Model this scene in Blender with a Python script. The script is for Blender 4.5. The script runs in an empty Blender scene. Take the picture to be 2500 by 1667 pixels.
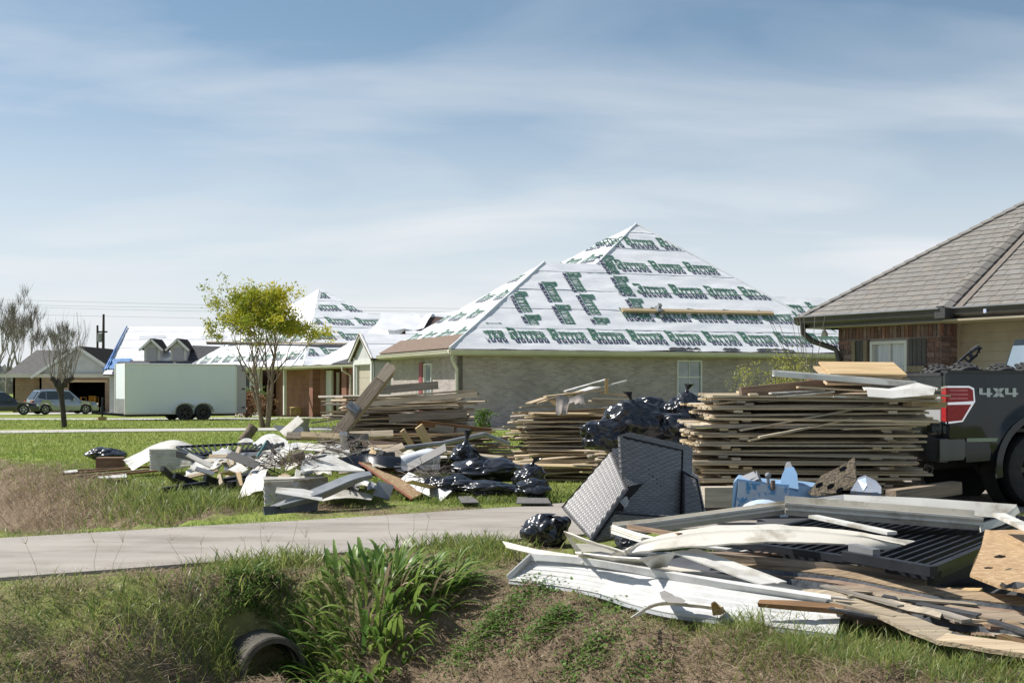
import bpy, math, random
import numpy as np
from mathutils import Vector, Matrix, noise

# ------------------------------------------------------------------ camera, sky, sun, exposure
F, CX, HY, CH = 3200.0, 1250.0, 943.0, 1.4          # focal length and horizon in pixels of the 2500 wide photograph, eye height
SC = bpy.context.scene
COL = SC.collection
cam_d = bpy.data.cameras.new('camera'); cam = bpy.data.objects.new('camera', cam_d); COL.objects.link(cam)
cam.location = (0, 0, CH); cam.rotation_euler = (math.radians(90), 0, 0)
cam_d.sensor_width = 36; cam_d.lens = 36*F/2500; cam_d.shift_y = (HY-833.5)/2500
cam_d.clip_start = 0.1; cam_d.clip_end = 6000
SC.camera = cam
SUN_EL = math.radians(50); SUN_H = Vector((-0.955, 0.297, 0)).normalized()
SUN = Vector((SUN_H.x*math.cos(SUN_EL), SUN_H.y*math.cos(SUN_EL), math.sin(SUN_EL)))
sun_d = bpy.data.lights.new('sun', 'SUN'); sun_d.energy = 4.2; sun_d.angle = math.radians(0.55); sun_d.color = (1, 0.955, 0.88)
sun_o = bpy.data.objects.new('sun', sun_d); COL.objects.link(sun_o); sun_o.location = (-30, 10, 40)
sun_o.rotation_euler = SUN.to_track_quat('Z', 'Y').to_euler()
WD = bpy.data.worlds.new('World'); SC.world = WD; WD.use_nodes = True
def build_world():
    nt = WD.node_tree; N = nt.nodes; L = nt.links; N.clear()
    out = N.new('ShaderNodeOutputWorld'); bg = N.new('ShaderNodeBackground'); bg.inputs[1].default_value = 0.112
    sky = N.new('ShaderNodeTexSky'); sky.sky_type = 'NISHITA'; sky.sun_disc = False
    sky.sun_elevation = SUN_EL; sky.sun_rotation = math.atan2(SUN_H.x, SUN_H.y); sky.altitude = 0
    sky.air_density = 0.85; sky.dust_density = 0.3; sky.ozone_density = 3.0
    tc = N.new('ShaderNodeTexCoord'); sp = N.new('ShaderNodeSeparateXYZ'); L.new(tc.outputs['Generated'], sp.inputs[0])
    zz = N.new('ShaderNodeMath'); zz.operation = 'MAXIMUM'; L.new(sp.outputs[2], zz.inputs[0]); zz.inputs[1].default_value = 0.0
    za = N.new('ShaderNodeMath'); L.new(zz.outputs[0], za.inputs[0]); za.inputs[1].default_value = 0.2
    dx = N.new('ShaderNodeMath'); dx.operation = 'DIVIDE'; L.new(sp.outputs[0], dx.inputs[0]); L.new(za.outputs[0], dx.inputs[1])
    dy = N.new('ShaderNodeMath'); dy.operation = 'DIVIDE'; L.new(sp.outputs[1], dy.inputs[0]); L.new(za.outputs[0], dy.inputs[1])
    cb = N.new('ShaderNodeCombineXYZ'); L.new(dx.outputs[0], cb.inputs[0]); L.new(dy.outputs[0], cb.inputs[1])
    mp = N.new('ShaderNodeMapping'); mp.inputs['Rotation'].default_value = (0, 0, -0.5); mp.inputs['Scale'].default_value = (1.15, 2.2, 1); mp.inputs['Location'].default_value = (3.1, 1.7, 0); L.new(cb.outputs[0], mp.inputs[0])
    n1 = N.new('ShaderNodeTexNoise'); n1.inputs['Scale'].default_value = 0.9; n1.inputs['Detail'].default_value = 7; n1.inputs['Roughness'].default_value = 0.5; n1.inputs['Distortion'].default_value = 0.5
    L.new(mp.outputs[0], n1.inputs[0])
    rp = N.new('ShaderNodeValToRGB'); rp.color_ramp.elements[0].position = 0.45; rp.color_ramp.elements[1].position = 0.85
    rp.color_ramp.elements[0].color = (0, 0, 0, 1); rp.color_ramp.elements[1].color = (0.6, 0.6, 0.6, 1); L.new(n1.outputs[0], rp.inputs[0])
    # deepen the clear blue a little everywhere
    hs = N.new('ShaderNodeHueSaturation'); hs.inputs['Hue'].default_value = 0.487; hs.inputs['Saturation'].default_value = 0.88; hs.inputs['Value'].default_value = 0.66; L.new(sky.outputs[0], hs.inputs['Color'])
    # thin high veil: its optical path grows towards the horizon in every direction
    vr = N.new('ShaderNodeMapRange'); vr.interpolation_type = 'SMOOTHSTEP'; vr.inputs[1].default_value = 0.0; vr.inputs[2].default_value = 0.27; vr.inputs[3].default_value = 0.9; vr.inputs[4].default_value = 0.0; L.new(zz.outputs[0], vr.inputs[0])
    ad = N.new('ShaderNodeMath'); ad.use_clamp = True; L.new(rp.outputs[0], ad.inputs[0]); L.new(vr.outputs[0], ad.inputs[1])
    mx = N.new('ShaderNodeMix'); mx.data_type = 'RGBA'; L.new(ad.outputs[0], mx.inputs[0]); L.new(hs.outputs[0], mx.inputs[6]); mx.inputs[7].default_value = (5.0, 5.2, 5.4, 1)
    L.new(mx.outputs[2], bg.inputs[0]); L.new(bg.outputs[0], out.inputs[0])
build_world()
SC.view_settings.view_transform = 'Standard'; SC.view_settings.look = 'None'; SC.view_settings.gamma = 1
SC.view_settings.use_curve_mapping = False; SC.view_settings.exposure = 0.57
SC.cycles.max_bounces = 6; SC.cycles.transparent_max_bounces = 8; SC.cycles.use_denoising = True
SC.cycles.sample_clamp_indirect = 4.0

# ------------------------------------------------------------------ helpers
R = random.Random(7)
VV = Vector((0.8412, 0.5407, 0)); UU = Vector((0.5407, -0.8412, 0))   # lot grid: VV away from the road, UU along it
C0 = (-1.73, 9.3)
def W(px, py, D): return Vector(((px-CX)*D/F, D, CH-(py-HY)*D/F))     # point seen at a pixel, at distance D
def Z(px, py, z=0.0):                                                # point seen at a pixel, at height z
    D = F*(CH-z)/(py-HY); return Vector(((px-CX)*D/F, D, z))
def sm(a, b, x):
    t = np.clip((np.asarray(x, float)-a)/(b-a), 0, 1); return t*t*(3-2*t)

class MB:
    def __init__(s): s.v = []; s.f = []; s.m = []; s.uv = []
    def add(s, vs, fs, mi=0):
        o = len(s.v); s.v += [tuple(p) for p in vs]; s.f += [tuple(i+o for i in f) for f in fs]; s.m += [mi]*len(fs); return s
    def hexa(s, p, mi=0):       # 8 points: bottom 4 (ccw from above), top 4
        return s.add(p, [(3,2,1,0),(4,5,6,7),(0,1,5,4),(1,2,6,5),(2,3,7,6),(3,0,4,7)], mi)
    def box(s, c, d, rz=0.0, mi=0, M=None):
        hx, hy, hz = d[0]/2, d[1]/2, d[2]/2
        P = [Vector(q) for q in ((-hx,-hy,-hz),(hx,-hy,-hz),(hx,hy,-hz),(-hx,hy,-hz),(-hx,-hy,hz),(hx,-hy,hz),(hx,hy,hz),(-hx,hy,hz))]
        X = M if M is not None else Matrix.Rotation(rz, 3, 'Z')
        return s.hexa([X@q+Vector(c) for q in P], mi)
    def bar(s, a, b, w, h, up=(0,0,1), mi=0):  # rectangular bar a->b, w sideways, h along up
        a, b = Vector(a), Vector(b); x = (b-a).normalized(); up = Vector(up)
        y = up.cross(x); y = y.normalized() if y.length > 1e-5 else Vector((0,1,0)); z = x.cross(y)
        p = []
        for dz in (-h/2, h/2):
            for e, dy in ((a,-w/2),(b,-w/2),(b,w/2),(a,w/2)): p.append(e+y*dy+z*dz)
        return s.hexa(p, mi)
    def prism(s, poly, ext, mi=0):  # planar polygon extruded by vector ext
        n = len(poly); e = Vector(ext); P = [Vector(q) for q in poly]
        return s.add(P+[q+e for q in P], [tuple(range(n-1,-1,-1)), tuple(range(n, 2*n))]+[(i, (i+1)%n, n+(i+1)%n, n+i) for i in range(n)], mi)
    def tube(s, pts, rad, n=6, mi=0, cap=True):
        pts = [Vector(p) for p in pts]; o = len(s.v); k = len(pts)
        if not hasattr(rad, '__len__'): rad = [rad]*k
        ref = None
        for i, p in enumerate(pts):
            d = (pts[min(i+1,k-1)]-pts[max(i-1,0)]).normalized()
            if ref is None: ref = Vector((0,0,1)) if abs(d.z) < .9 else Vector((1,0,0))
            a = d.cross(ref).normalized(); b = d.cross(a); ref = -b if False else ref
            for j in range(n):
                t = 2*math.pi*j/n; q = p+a*(math.cos(t)*rad[i])+b*(math.sin(t)*rad[i]); s.v.append(tuple(q))
        for i in range(k-1):
            for j in range(n):
                s.f.append((o+i*n+j, o+i*n+(j+1)%n, o+(i+1)*n+(j+1)%n, o+(i+1)*n+j)); s.m.append(mi)
        if cap:
            s.f.append(tuple(o+j for j in range(n-1,-1,-1))); s.m.append(mi)
            s.f.append(tuple(o+(k-1)*n+j for j in range(n))); s.m.append(mi)
        return s
    def lathe(s, c, axis, prof, n=24, mi=0, ref=None):   # prof: (dist along axis, radius); open ends
        ax = Vector(axis).normalized(); rf = Vector(ref) if ref else (Vector((0,0,1)) if abs(ax.z) < .9 else Vector((1,0,0)))
        a = ax.cross(rf).normalized(); b = ax.cross(a); o = len(s.v); c = Vector(c)
        for d, r in prof:
            for j in range(n):
                t = 2*math.pi*j/n; s.v.append(tuple(c+ax*d+a*(r*math.cos(t))+b*(r*math.sin(t))))
        for i in range(len(prof)-1):
            for j in range(n):
                s.f.append((o+i*n+j, o+i*n+(j+1)%n, o+(i+1)*n+(j+1)%n, o+(i+1)*n+j)); s.m.append(mi)
        return s
    def sheet(s, A, B, th, k=1, prof=None, mi=0, sub=1, dent=0.0):
        """solid sheet between the edge lines A and B (same number of points); k strips across, prof(j/k)->offset along the normal"""
        A = [Vector(p) for p in A]; B = [Vector(p) for p in B]
        if sub > 1 and len(A) > 2: A = spline(A, sub); B = spline(B, sub)
        n = len(A); top = []; nor = []
        for i in range(n):
            t = A[min(i+1,n-1)]-A[max(i-1,0)]+B[min(i+1,n-1)]-B[max(i-1,0)]; c = B[i]-A[i]
            q = t.cross(c); q = q.normalized() if q.length > 1e-9 else Vector((0,0,1))
            row = []
            for j in range(k+1):
                f = j/k; pt = A[i].lerp(B[i], f); row.append(pt+q*((prof(f) if prof else 0)+(dent*noise.noise(pt*7) if dent else 0))+(c.normalized()*(2*dent*noise.noise(pt*11)) if dent else Vector((0,0,0))))
            top.append(row); nor.append(q)
        o = len(s.v); m = k+1
        for i in range(n): s.v += [tuple(p) for p in top[i]]
        for i in range(n): s.v += [tuple(p-nor[i]*th) for p in top[i]]
        b = n*m; I = lambda i, j: o+i*m+j
        for i in range(n-1):
            for j in range(k):
                s.f.append((I(i,j), I(i+1,j), I(i+1,j+1), I(i,j+1))); s.f.append((b+I(i,j), b+I(i,j+1), b+I(i+1,j+1), b+I(i+1,j)))
        for i in range(n-1):
            s.f.append((I(i,0), b+I(i,0), b+I(i+1,0), I(i+1,0))); s.f.append((I(i,k), I(i+1,k), b+I(i+1,k), b+I(i,k)))
        for j in range(k):
            s.f.append((I(0,j), I(0,j+1), b+I(0,j+1), b+I(0,j))); s.f.append((I(n-1,j), b+I(n-1,j), b+I(n-1,j+1), I(n-1,j+1)))
        s.m += [mi]*(len(s.f)-len(s.m)); return s
    def mesh(s, name, mats, smooth=False, angle=None):
        me = bpy.data.meshes.new(name); me.from_pydata(s.v, [], s.f)
        mats = mats if isinstance(mats, (list, tuple)) else [mats]
        for m in mats: me.materials.append(m)
        if len(mats) > 1: me.polygons.foreach_set('material_index', s.m)
        if smooth: me.polygons.foreach_set('use_smooth', [True]*len(me.polygons))
        me.update()
        if smooth and angle: me.set_sharp_from_angle(angle=math.radians(angle))
        return me
    def build(s, name, mats, parent=None, smooth=False, angle=40, M=None):
        return link(name, s.mesh(name, mats, smooth, angle), parent, M)

def spline(P, sub):
    out = []
    for i in range(len(P)-1):
        p0, p1, p2, p3 = P[max(i-1,0)], P[i], P[i+1], P[min(i+2,len(P)-1)]
        for j in range(sub):
            t = j/sub; t2 = t*t; t3 = t2*t
            out.append(0.5*((2*p1)+(p2-p0)*t+(2*p0-5*p1+4*p2-p3)*t2+(3*p1-p0-3*p2+p3)*t3))
    out.append(P[-1]); return out
def link(name, me, parent=None, M=None):
    o = bpy.data.objects.new(name, me); COL.objects.link(o)
    if parent is not None:
        o.parent = parent
        if M is None: o.matrix_parent_inverse = WM[parent.name].inverted()
        else: o.matrix_basis = M           # M local to the parent
        WM[o.name] = WM[parent.name]@M if M is not None else Matrix.Identity(4)
    else:
        if M is not None: o.matrix_basis = M
        WM[o.name] = M if M is not None else Matrix.Identity(4)
    return o
WM = {}
def tag(o, label, cat, group=None, kind=None):
    o['label'] = label; o['category'] = cat
    if group: o['group'] = group
    if kind: o['kind'] = kind
    return o
def thing(name, label, cat, loc=(0,0,0), rz=0.0, group=None, M=None):
    o = bpy.data.objects.new(name, None); COL.objects.link(o); o.empty_display_size = 0.1
    M = M if M is not None else Matrix.Translation(Vector(loc))@Matrix.Rotation(rz, 4, 'Z')
    o.matrix_basis = M; WM[o.name] = M
    return tag(o, label, cat, group)
def setting(o): o['kind'] = 'structure'; return o
def stuff(o): o['kind'] = 'stuff'; return o
def frame(a, b, up=(0,0,1)):     # matrix with X along a->b, origin at a
    a, b = Vector(a), Vector(b); x = (b-a).normalized(); up = Vector(up); y = up.cross(x)
    y = y.normalized() if y.length > 1e-4 else Vector((0,1,0)); z = x.cross(y)
    M = Matrix((x, y, z)).transposed().to_4x4(); M.translation = a; return M
def local_M(x, y, o): # 4x4 from x axis, y axis, origin
    x = Vector(x).normalized(); z = x.cross(Vector(y)).normalized(); y = z.cross(x)
    M = Matrix((x, y, z)).transposed().to_4x4(); M.translation = Vector(o); return M
NTH = 'first second third fourth fifth sixth seventh eighth ninth tenth'.split()
ORD = 'lowest second third fourth fifth sixth seventh eighth ninth tenth eleventh twelfth thirteenth fourteenth fifteenth sixteenth seventeenth eighteenth nineteenth twentieth'.split()
ORD += ['twenty-'+w for w in NTH[:9]]+['thirtieth']+['thirty-'+w for w in NTH[:9]]+['fortieth']+['forty-'+w for w in NTH[:9]]

# ------------------------------------------------------------------ materials
MAT = {}
def pm(name, c, c2=None, rough=0.7, metal=0.0, scale=4.0, stretch=(1,1,1), bump=0.0, bscale=None, rnd=0.0, coat=0.0, spec=0.5, dirt=None, trans=0.0, detail=6, coord='Object', fac=(0.35,0.65), emit=None):
    if name in MAT: return MAT[name]
    m = bpy.data.materials.new(name); m.use_nodes = True; nt = m.node_tree; N = nt.nodes; L = nt.links
    b = N['Principled BSDF']; MAT[name] = m
    b.inputs['Roughness'].default_value = rough; b.inputs['Metallic'].default_value = metal; b.inputs['Specular IOR Level'].default_value = spec
    if coat: b.inputs['Coat Weight'].default_value = coat; b.inputs['Coat Roughness'].default_value = 0.04
    tc = N.new('ShaderNodeTexCoord'); mp = N.new('ShaderNodeMapping'); mp.inputs['Scale'].default_value = stretch; L.new(tc.outputs[coord], mp.inputs[0])
    n = N.new('ShaderNodeTexNoise'); n.inputs['Scale'].default_value = scale; n.inputs['Detail'].default_value = detail; n.inputs['Roughness'].default_value = 0.6
    if rnd:
        oi = N.new('ShaderNodeObjectInfo'); ad = N.new('ShaderNodeVectorMath'); ad.operation = 'ADD'; sc = N.new('ShaderNodeMath'); sc.operation = 'MULTIPLY'
        L.new(oi.outputs['Random'], sc.inputs[0]); sc.inputs[1].default_value = 37.0; L.new(mp.outputs[0], ad.inputs[0]); L.new(sc.outputs[0], ad.inputs[1]); vec = ad.outputs[0]
    else: vec = mp.outputs[0]
    L.new(vec, n.inputs[0])
    mr = N.new('ShaderNodeMapRange'); mr.inputs[1].default_value = fac[0]; mr.inputs[2].default_value = fac[1]; L.new(n.outputs[0], mr.inputs[0])
    mx = N.new('ShaderNodeMix'); mx.data_type = 'RGBA'; L.new(mr.outputs[0], mx.inputs[0])
    c2 = c2 or tuple(x*0.78 for x in c)
    mx.inputs[6].default_value = (*c, 1); mx.inputs[7].default_value = (*c2, 1); colr = mx.outputs[2]
    if rnd:
        hv = N.new('ShaderNodeHueSaturation'); rr = N.new('ShaderNodeMapRange'); rr.inputs[3].default_value = 1-rnd; rr.inputs[4].default_value = 1+rnd
        L.new(oi.outputs['Random'], rr.inputs[0]); L.new(rr.outputs[0], hv.inputs['Value']); L.new(colr, hv.inputs['Color'])
        r2 = N.new('ShaderNodeMath'); r2.operation = 'MULTIPLY_ADD'; L.new(oi.outputs['Random'], r2.inputs[0]); r2.inputs[1].default_value = 7.31; r2.inputs[2].default_value = 0
        r3 = N.new('ShaderNodeMath'); r3.operation = 'FRACT'; L.new(r2.outputs[0], r3.inputs[0]); r4 = N.new('ShaderNodeMapRange'); r4.inputs[3].default_value = 0.65; r4.inputs[4].default_value = 1.2
        L.new(r3.outputs[0], r4.inputs[0]); L.new(r4.outputs[0], hv.inputs['Saturation']); colr = hv.outputs[0]
    if dirt:   # (colour, scale, lo, hi)
        n2 = N.new('ShaderNodeTexNoise'); n2.inputs['Scale'].default_value = dirt[1]; n2.inputs['Detail'].default_value = 8; n2.inputs['Roughness'].default_value = 0.65; L.new(vec, n2.inputs[0])
        m2 = N.new('ShaderNodeMapRange'); m2.inputs[1].default_value = dirt[2]; m2.inputs[2].default_value = dirt[3]; L.new(n2.outputs[0], m2.inputs[0])
        x2 = N.new('ShaderNodeMix'); x2.data_type = 'RGBA'; L.new(m2.outputs[0], x2.inputs[0]); L.new(colr, x2.inputs[6]); x2.inputs[7].default_value = (*dirt[0], 1); colr = x2.outputs[2]
    L.new(colr, b.inputs['Base Color'])
    if bump:
        bp = N.new('ShaderNodeBump'); bp.inputs['Strength'].default_value = min(1, bump); bp.inputs['Distance'].default_value = 0.02*max(1, bump)
        n3 = N.new('ShaderNodeTexNoise'); n3.inputs['Scale'].default_value = bscale or scale*2; n3.inputs['Detail'].default_value = 5; L.new(vec, n3.inputs[0])
        L.new(n3.outputs[0], bp.inputs['Height']); L.new(bp.outputs[0], b.inputs['Normal'])
    if trans: b.inputs['Transmission Weight'].default_value = trans
    return m
def brick_mat(name, c1, c2, mortar, bw=0.203, bh=0.0677, bump=0.6, blotch=None):
    m = bpy.data.materials.new(name); m.use_nodes = True; nt = m.node_tree; N = nt.nodes; L = nt.links; b = N['Principled BSDF']; b.inputs['Roughness'].default_value = 0.9
    uv = N.new('ShaderNodeUVMap'); uv.uv_map = 'metric'
    bt = N.new('ShaderNodeTexBrick'); L.new(uv.outputs[0], bt.inputs[0]); bt.inputs['Scale'].default_value = 1
    bt.inputs['Color1'].default_value = (*c1, 1); bt.inputs['Color2'].default_value = (*c2, 1); bt.inputs['Mortar'].default_value = (*mortar, 1)
    bt.inputs['Mortar Size'].default_value = 0.006; bt.inputs['Brick Width'].default_value = bw; bt.inputs['Row Height'].default_value = bh; bt.inputs['Bias'].default_value = -0.1
    n = N.new('ShaderNodeTexNoise'); n.inputs['Scale'].default_value = 1.1; n.inputs['Detail'].default_value = 8; L.new(uv.outputs[0], n.inputs[0])
    mr = N.new('ShaderNodeMapRange'); mr.inputs[1].default_value = 0.3; mr.inputs[2].default_value = 0.7; mr.inputs[3].default_value = 0.82; mr.inputs[4].default_value = 1.15; L.new(n.outputs[0], mr.inputs[0])
    hv = N.new('ShaderNodeHueSaturation'); L.new(mr.outputs[0], hv.inputs['Value']); L.new(bt.outputs[0], hv.inputs['Color']); L.new(hv.outputs[0], b.inputs['Base Color'])
    bp = N.new('ShaderNodeBump'); bp.inputs['Strength'].default_value = bump; bp.inputs['Distance'].default_value = 0.01; bp.invert = True
    L.new(bt.outputs['Fac'], bp.inputs['Height']); L.new(bp.outputs[0], b.inputs['Normal']); MAT[name] = m; return m
def leaf_mat(name, c1, c2, tr=0.35, rough=0.5):
    """thin blades and leaves: colour picked by the per-blade attribute 'tint'"""
    m = bpy.data.materials.new(name); m.use_nodes = True; nt = m.node_tree; N = nt.nodes; L = nt.links; N.clear()
    out = N.new('ShaderNodeOutputMaterial'); at = N.new('ShaderNodeAttribute'); at.attribute_name = 'tint'
    mx = N.new('ShaderNodeMix'); mx.data_type = 'RGBA'; L.new(at.outputs['Fac'], mx.inputs[0]); mx.inputs[6].default_value = (*c1, 1); mx.inputs[7].default_value = (*c2, 1)
    d = N.new('ShaderNodeBsdfPrincipled'); d.inputs['Roughness'].default_value = rough; d.inputs['Specular IOR Level'].default_value = 0.35; L.new(mx.outputs[2], d.inputs['Base Color'])
    t = N.new('ShaderNodeBsdfTranslucent'); L.new(mx.outputs[2], t.inputs[0]); ms = N.new('ShaderNodeMixShader'); ms.inputs[0].default_value = tr
    L.new(d.outputs[0], ms.inputs[1]); L.new(t.outputs[0], ms.inputs[2]); L.new(ms.outputs[0], out.inputs[0]); MAT[name] = m; return m
def glass_mat(name, c, rough=0.03):
    return pm(name, c, c, rough=rough, spec=0.8, scale=1)
WOODS = dict(stretch=(0.6, 9, 9), scale=3.0, rough=0.85, bump=0.5, bscale=7)
m_picket = pm('weathered_picket_wood', (.58,.47,.31), (.36,.285,.19), rnd=.3, dirt=((.10,.085,.06), 2.2, .58, .72), **WOODS)
m_grey = pm('grey_board_wood', (.43,.36,.265), (.25,.21,.16), rnd=.35, **WOODS)
m_fresh = pm('fresh_cut_wood', (.62,.46,.26), (.44,.31,.165), rnd=.18, dirt=((.25,.18,.10), 2.5, .62, .75), **WOODS)
m_ply = pm('dirty_plywood', (.36,.26,.155), (.2,.14,.085), rnd=.28, dirt=((.12,.095,.07), 3.5, .52, .68), **WOODS)
m_post = pm('old_post_wood', (.36,.28,.2), (.2,.155,.11), dirt=((.1,.08,.06), 3, .6, .7), **WOODS)
m_brownbd = pm('brown_board_wood', (.27,.16,.09), (.15,.09,.05), rnd=.2, **WOODS)
m_felt = pm('black_felt', (.035,.037,.042), (.07,.07,.075), rough=.85, scale=6, bump=.4)
m_felt_edge = pm('dark_painted_edge', (.05,.065,.085), (.16,.17,.18), rough=.8, scale=9, bump=.5)
m_osb = pm('strand_board', (.52,.36,.2), (.33,.2,.1), rough=.85, scale=14, stretch=(1,2.2,1), bump=.7, bscale=18, dirt=((.62,.47,.29), 22, .55, .62))
m_osb_red = pm('strand_board_red_edge', (.42,.16,.1), (.33,.12,.08), scale=8)
m_white = pm('white_aluminium', (.74,.73,.69), (.62,.60,.55), rough=.42, scale=1.5, bump=.12, bscale=3, dirt=((.33,.29,.22), 3.2, .50, .70))
m_cream = pm('cream_aluminium', (.72,.68,.6), (.62,.58,.5), rough=.45, scale=2, dirt=((.32,.28,.2), 3.4, .52, .72))
m_panel = pm('dull_white_panel', (.60,.60,.59), (.48,.48,.47), rough=.5, scale=3, stretch=(1,1,1), bump=.25, bscale=6, dirt=((.42,.41,.39), 5, .5, .72))
m_gmetal = pm('grey_metal', (.33,.34,.35), (.22,.225,.23), rough=.4, metal=.3, scale=3, dirt=((.2,.17,.14), 4, .6, .75))
m_bmetal = pm('black_metal', (.013,.015,.02), (.025,.027,.033), rough=.45, scale=5, spec=.22, dirt=((.10,.09,.075), 9, .66, .8))
m_dgrey = pm('dark_grey_sheet', (.10,.105,.115), (.06,.063,.07), rough=.6, scale=3, bump=.2)
m_bag = pm('black_bag_plastic', (.012,.014,.019), (.02,.022,.03), rough=.26, spec=.8, scale=3, bump=.1, bscale=3)
m_conc = pm('driveway_concrete', (.375,.34,.30), (.305,.278,.248), rough=.9, scale=.9, stretch=(.6,1.6,1), bump=.25, bscale=40, dirt=((.215,.19,.16), 1.3, .47, .7), detail=10)
m_path = pm('pale_concrete', (.5,.48,.45), (.42,.4,.37), rough=.9, scale=2)
m_rubber = pm('tyre_rubber', (.022,.022,.023), (.04,.04,.04), rough=.75, scale=8, bump=.2)
m_glassd = glass_mat('dark_glass', (.03,.04,.05))
m_glassw = pm('window_glass', (.33,.37,.4), (.2,.23,.26), rough=.05, spec=.9, scale=2)
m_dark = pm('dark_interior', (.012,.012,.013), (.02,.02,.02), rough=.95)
m_trim = pm('white_trim', (.74,.73,.70), (.66,.65,.61), rough=.5, scale=3)
m_chrome = pm('chrome', (.75,.76,.78), (.7,.7,.72), rough=.12, metal=1.0)
m_bark = pm('bark', (.22,.17,.125), (.12,.095,.07), rough=.95, scale=7, stretch=(3,3,.7), bump=.8)
m_barkd = pm('dark_bark', (.075,.062,.05), (.035,.03,.026), rough=.95, scale=7, stretch=(3,3,.7), bump=.8)
m_twig = pm('bare_twig', (.30,.265,.23), (.21,.185,.155), rough=.95)
# ------------------------------------------------------------------ terrain: lawn, ditch, banks
def vnoise(x, y, sc, seed=0.0):
    x = np.asarray(x, float).ravel(); y = np.asarray(y, float).ravel()
    return np.array([noise.noise(Vector((a*sc+seed, b*sc-seed*1.7, seed))) for a, b in zip(x, y)])
def st(x, y): return (x-C0[0])*VV.x+(y-C0[1])*VV.y, (x-C0[0])*UU.x+(y-C0[1])*UU.y
def gz(x, y, detail=True):
    x = np.atleast_1d(np.asarray(x, float)); y = np.atleast_1d(np.asarray(y, float)); s, t = st(x, y)
    near = y < 34
    h1 = np.zeros_like(x); h2 = np.zeros_like(x); h3 = np.zeros_like(x)
    if detail and near.any():
        h1[near] = vnoise(x[near], y[near], 0.8, 3.1); h2[near] = vnoise(x[near], y[near], 2.6, 9.4); h3[near] = vnoise(x[near], y[near], 7.0, 1.4)
    edge = 1.5+0.16*h1
    te = .22+.95*sm(.3, .85, s)+1.0*sm(-.3, -1.1, s); fill = sm(te, te-.85-.95*sm(-.3, -1.1, s), t)*sm(-5.4, -4.3, t)
    dep = np.where(s > 0, 0.78*(1-sm(0.2, edge, np.abs(s))), 0.64*(1-sm(1.2, 3.3, np.abs(s))))
    z = np.where(s < 0, -0.14*sm(0, -1.4, s), 0.0)*(1-fill)-dep*(1-fill)
    rough = np.clip(sm(3.2, 1.3, np.abs(s)), 0.0, 1)*(1-sm(-.5, -1.3, t)*sm(-4.4, -3.9, t))
    z += rough*(0.075*h2+0.045*h3)+0.012*h1*(1-rough)*(1-sm(-.6,-1.1,t)*sm(-4.5,-3.95,t))
    z += -0.5*sm(48, 92, y)
    # trench in which the culvert pipe lies
    tr = (np.abs(s) < 0.21) & (t > -0.25) & (t < 0.2)
    z = np.where(tr, np.minimum(z, -0.97), z)
    return z
def hit(px, py):
    """where the sight line through a pixel meets the ground"""
    D = np.linspace(4.5, 60, 2200) if py > 1000 else np.linspace(20, 200, 2200); x = (px-CX)*D/F; z = CH-(py-HY)*D/F; k = np.argmax(z < gz(x, D, False)); return Vector((x[k], D[k], z[k]))
def gz1(x, y): return float(gz(x, y)[0])
def masks(x, y):
    """0 = green turf .. 1 = dry thatch and soil"""
    s, t = st(x, y); n = vnoise(x, y, .55, 5.5)+.6*vnoise(x, y, 1.9, 8.8)
    bank = sm(.0, .5, s)*sm(2.0, 1.25, s)*sm(-.2, .7, t)
    d = .95*bank+.42*sm(-.2, .3, s)*0
    d = np.maximum(d, .75*sm(1.9, .4, np.abs(s))*sm(.3, -.5, t)*(t > -1.3))
    d = np.maximum(d, (.85*sm(2.6, 1.2, np.abs(s)))*sm(-4.2, -5.2, t))     # ditch beyond the driveway
    d = np.maximum(d, .36*(y < 19)); d = np.maximum(d, .52*sm(9.5, 7.5, y)*(s < 0)); d = np.maximum(d, .60*sm(3.6, 2.0, np.abs(s))*(t > -1.2))
    return np.clip(d+.38*n*(y < 24)+.1*n, 0, 1)
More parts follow.
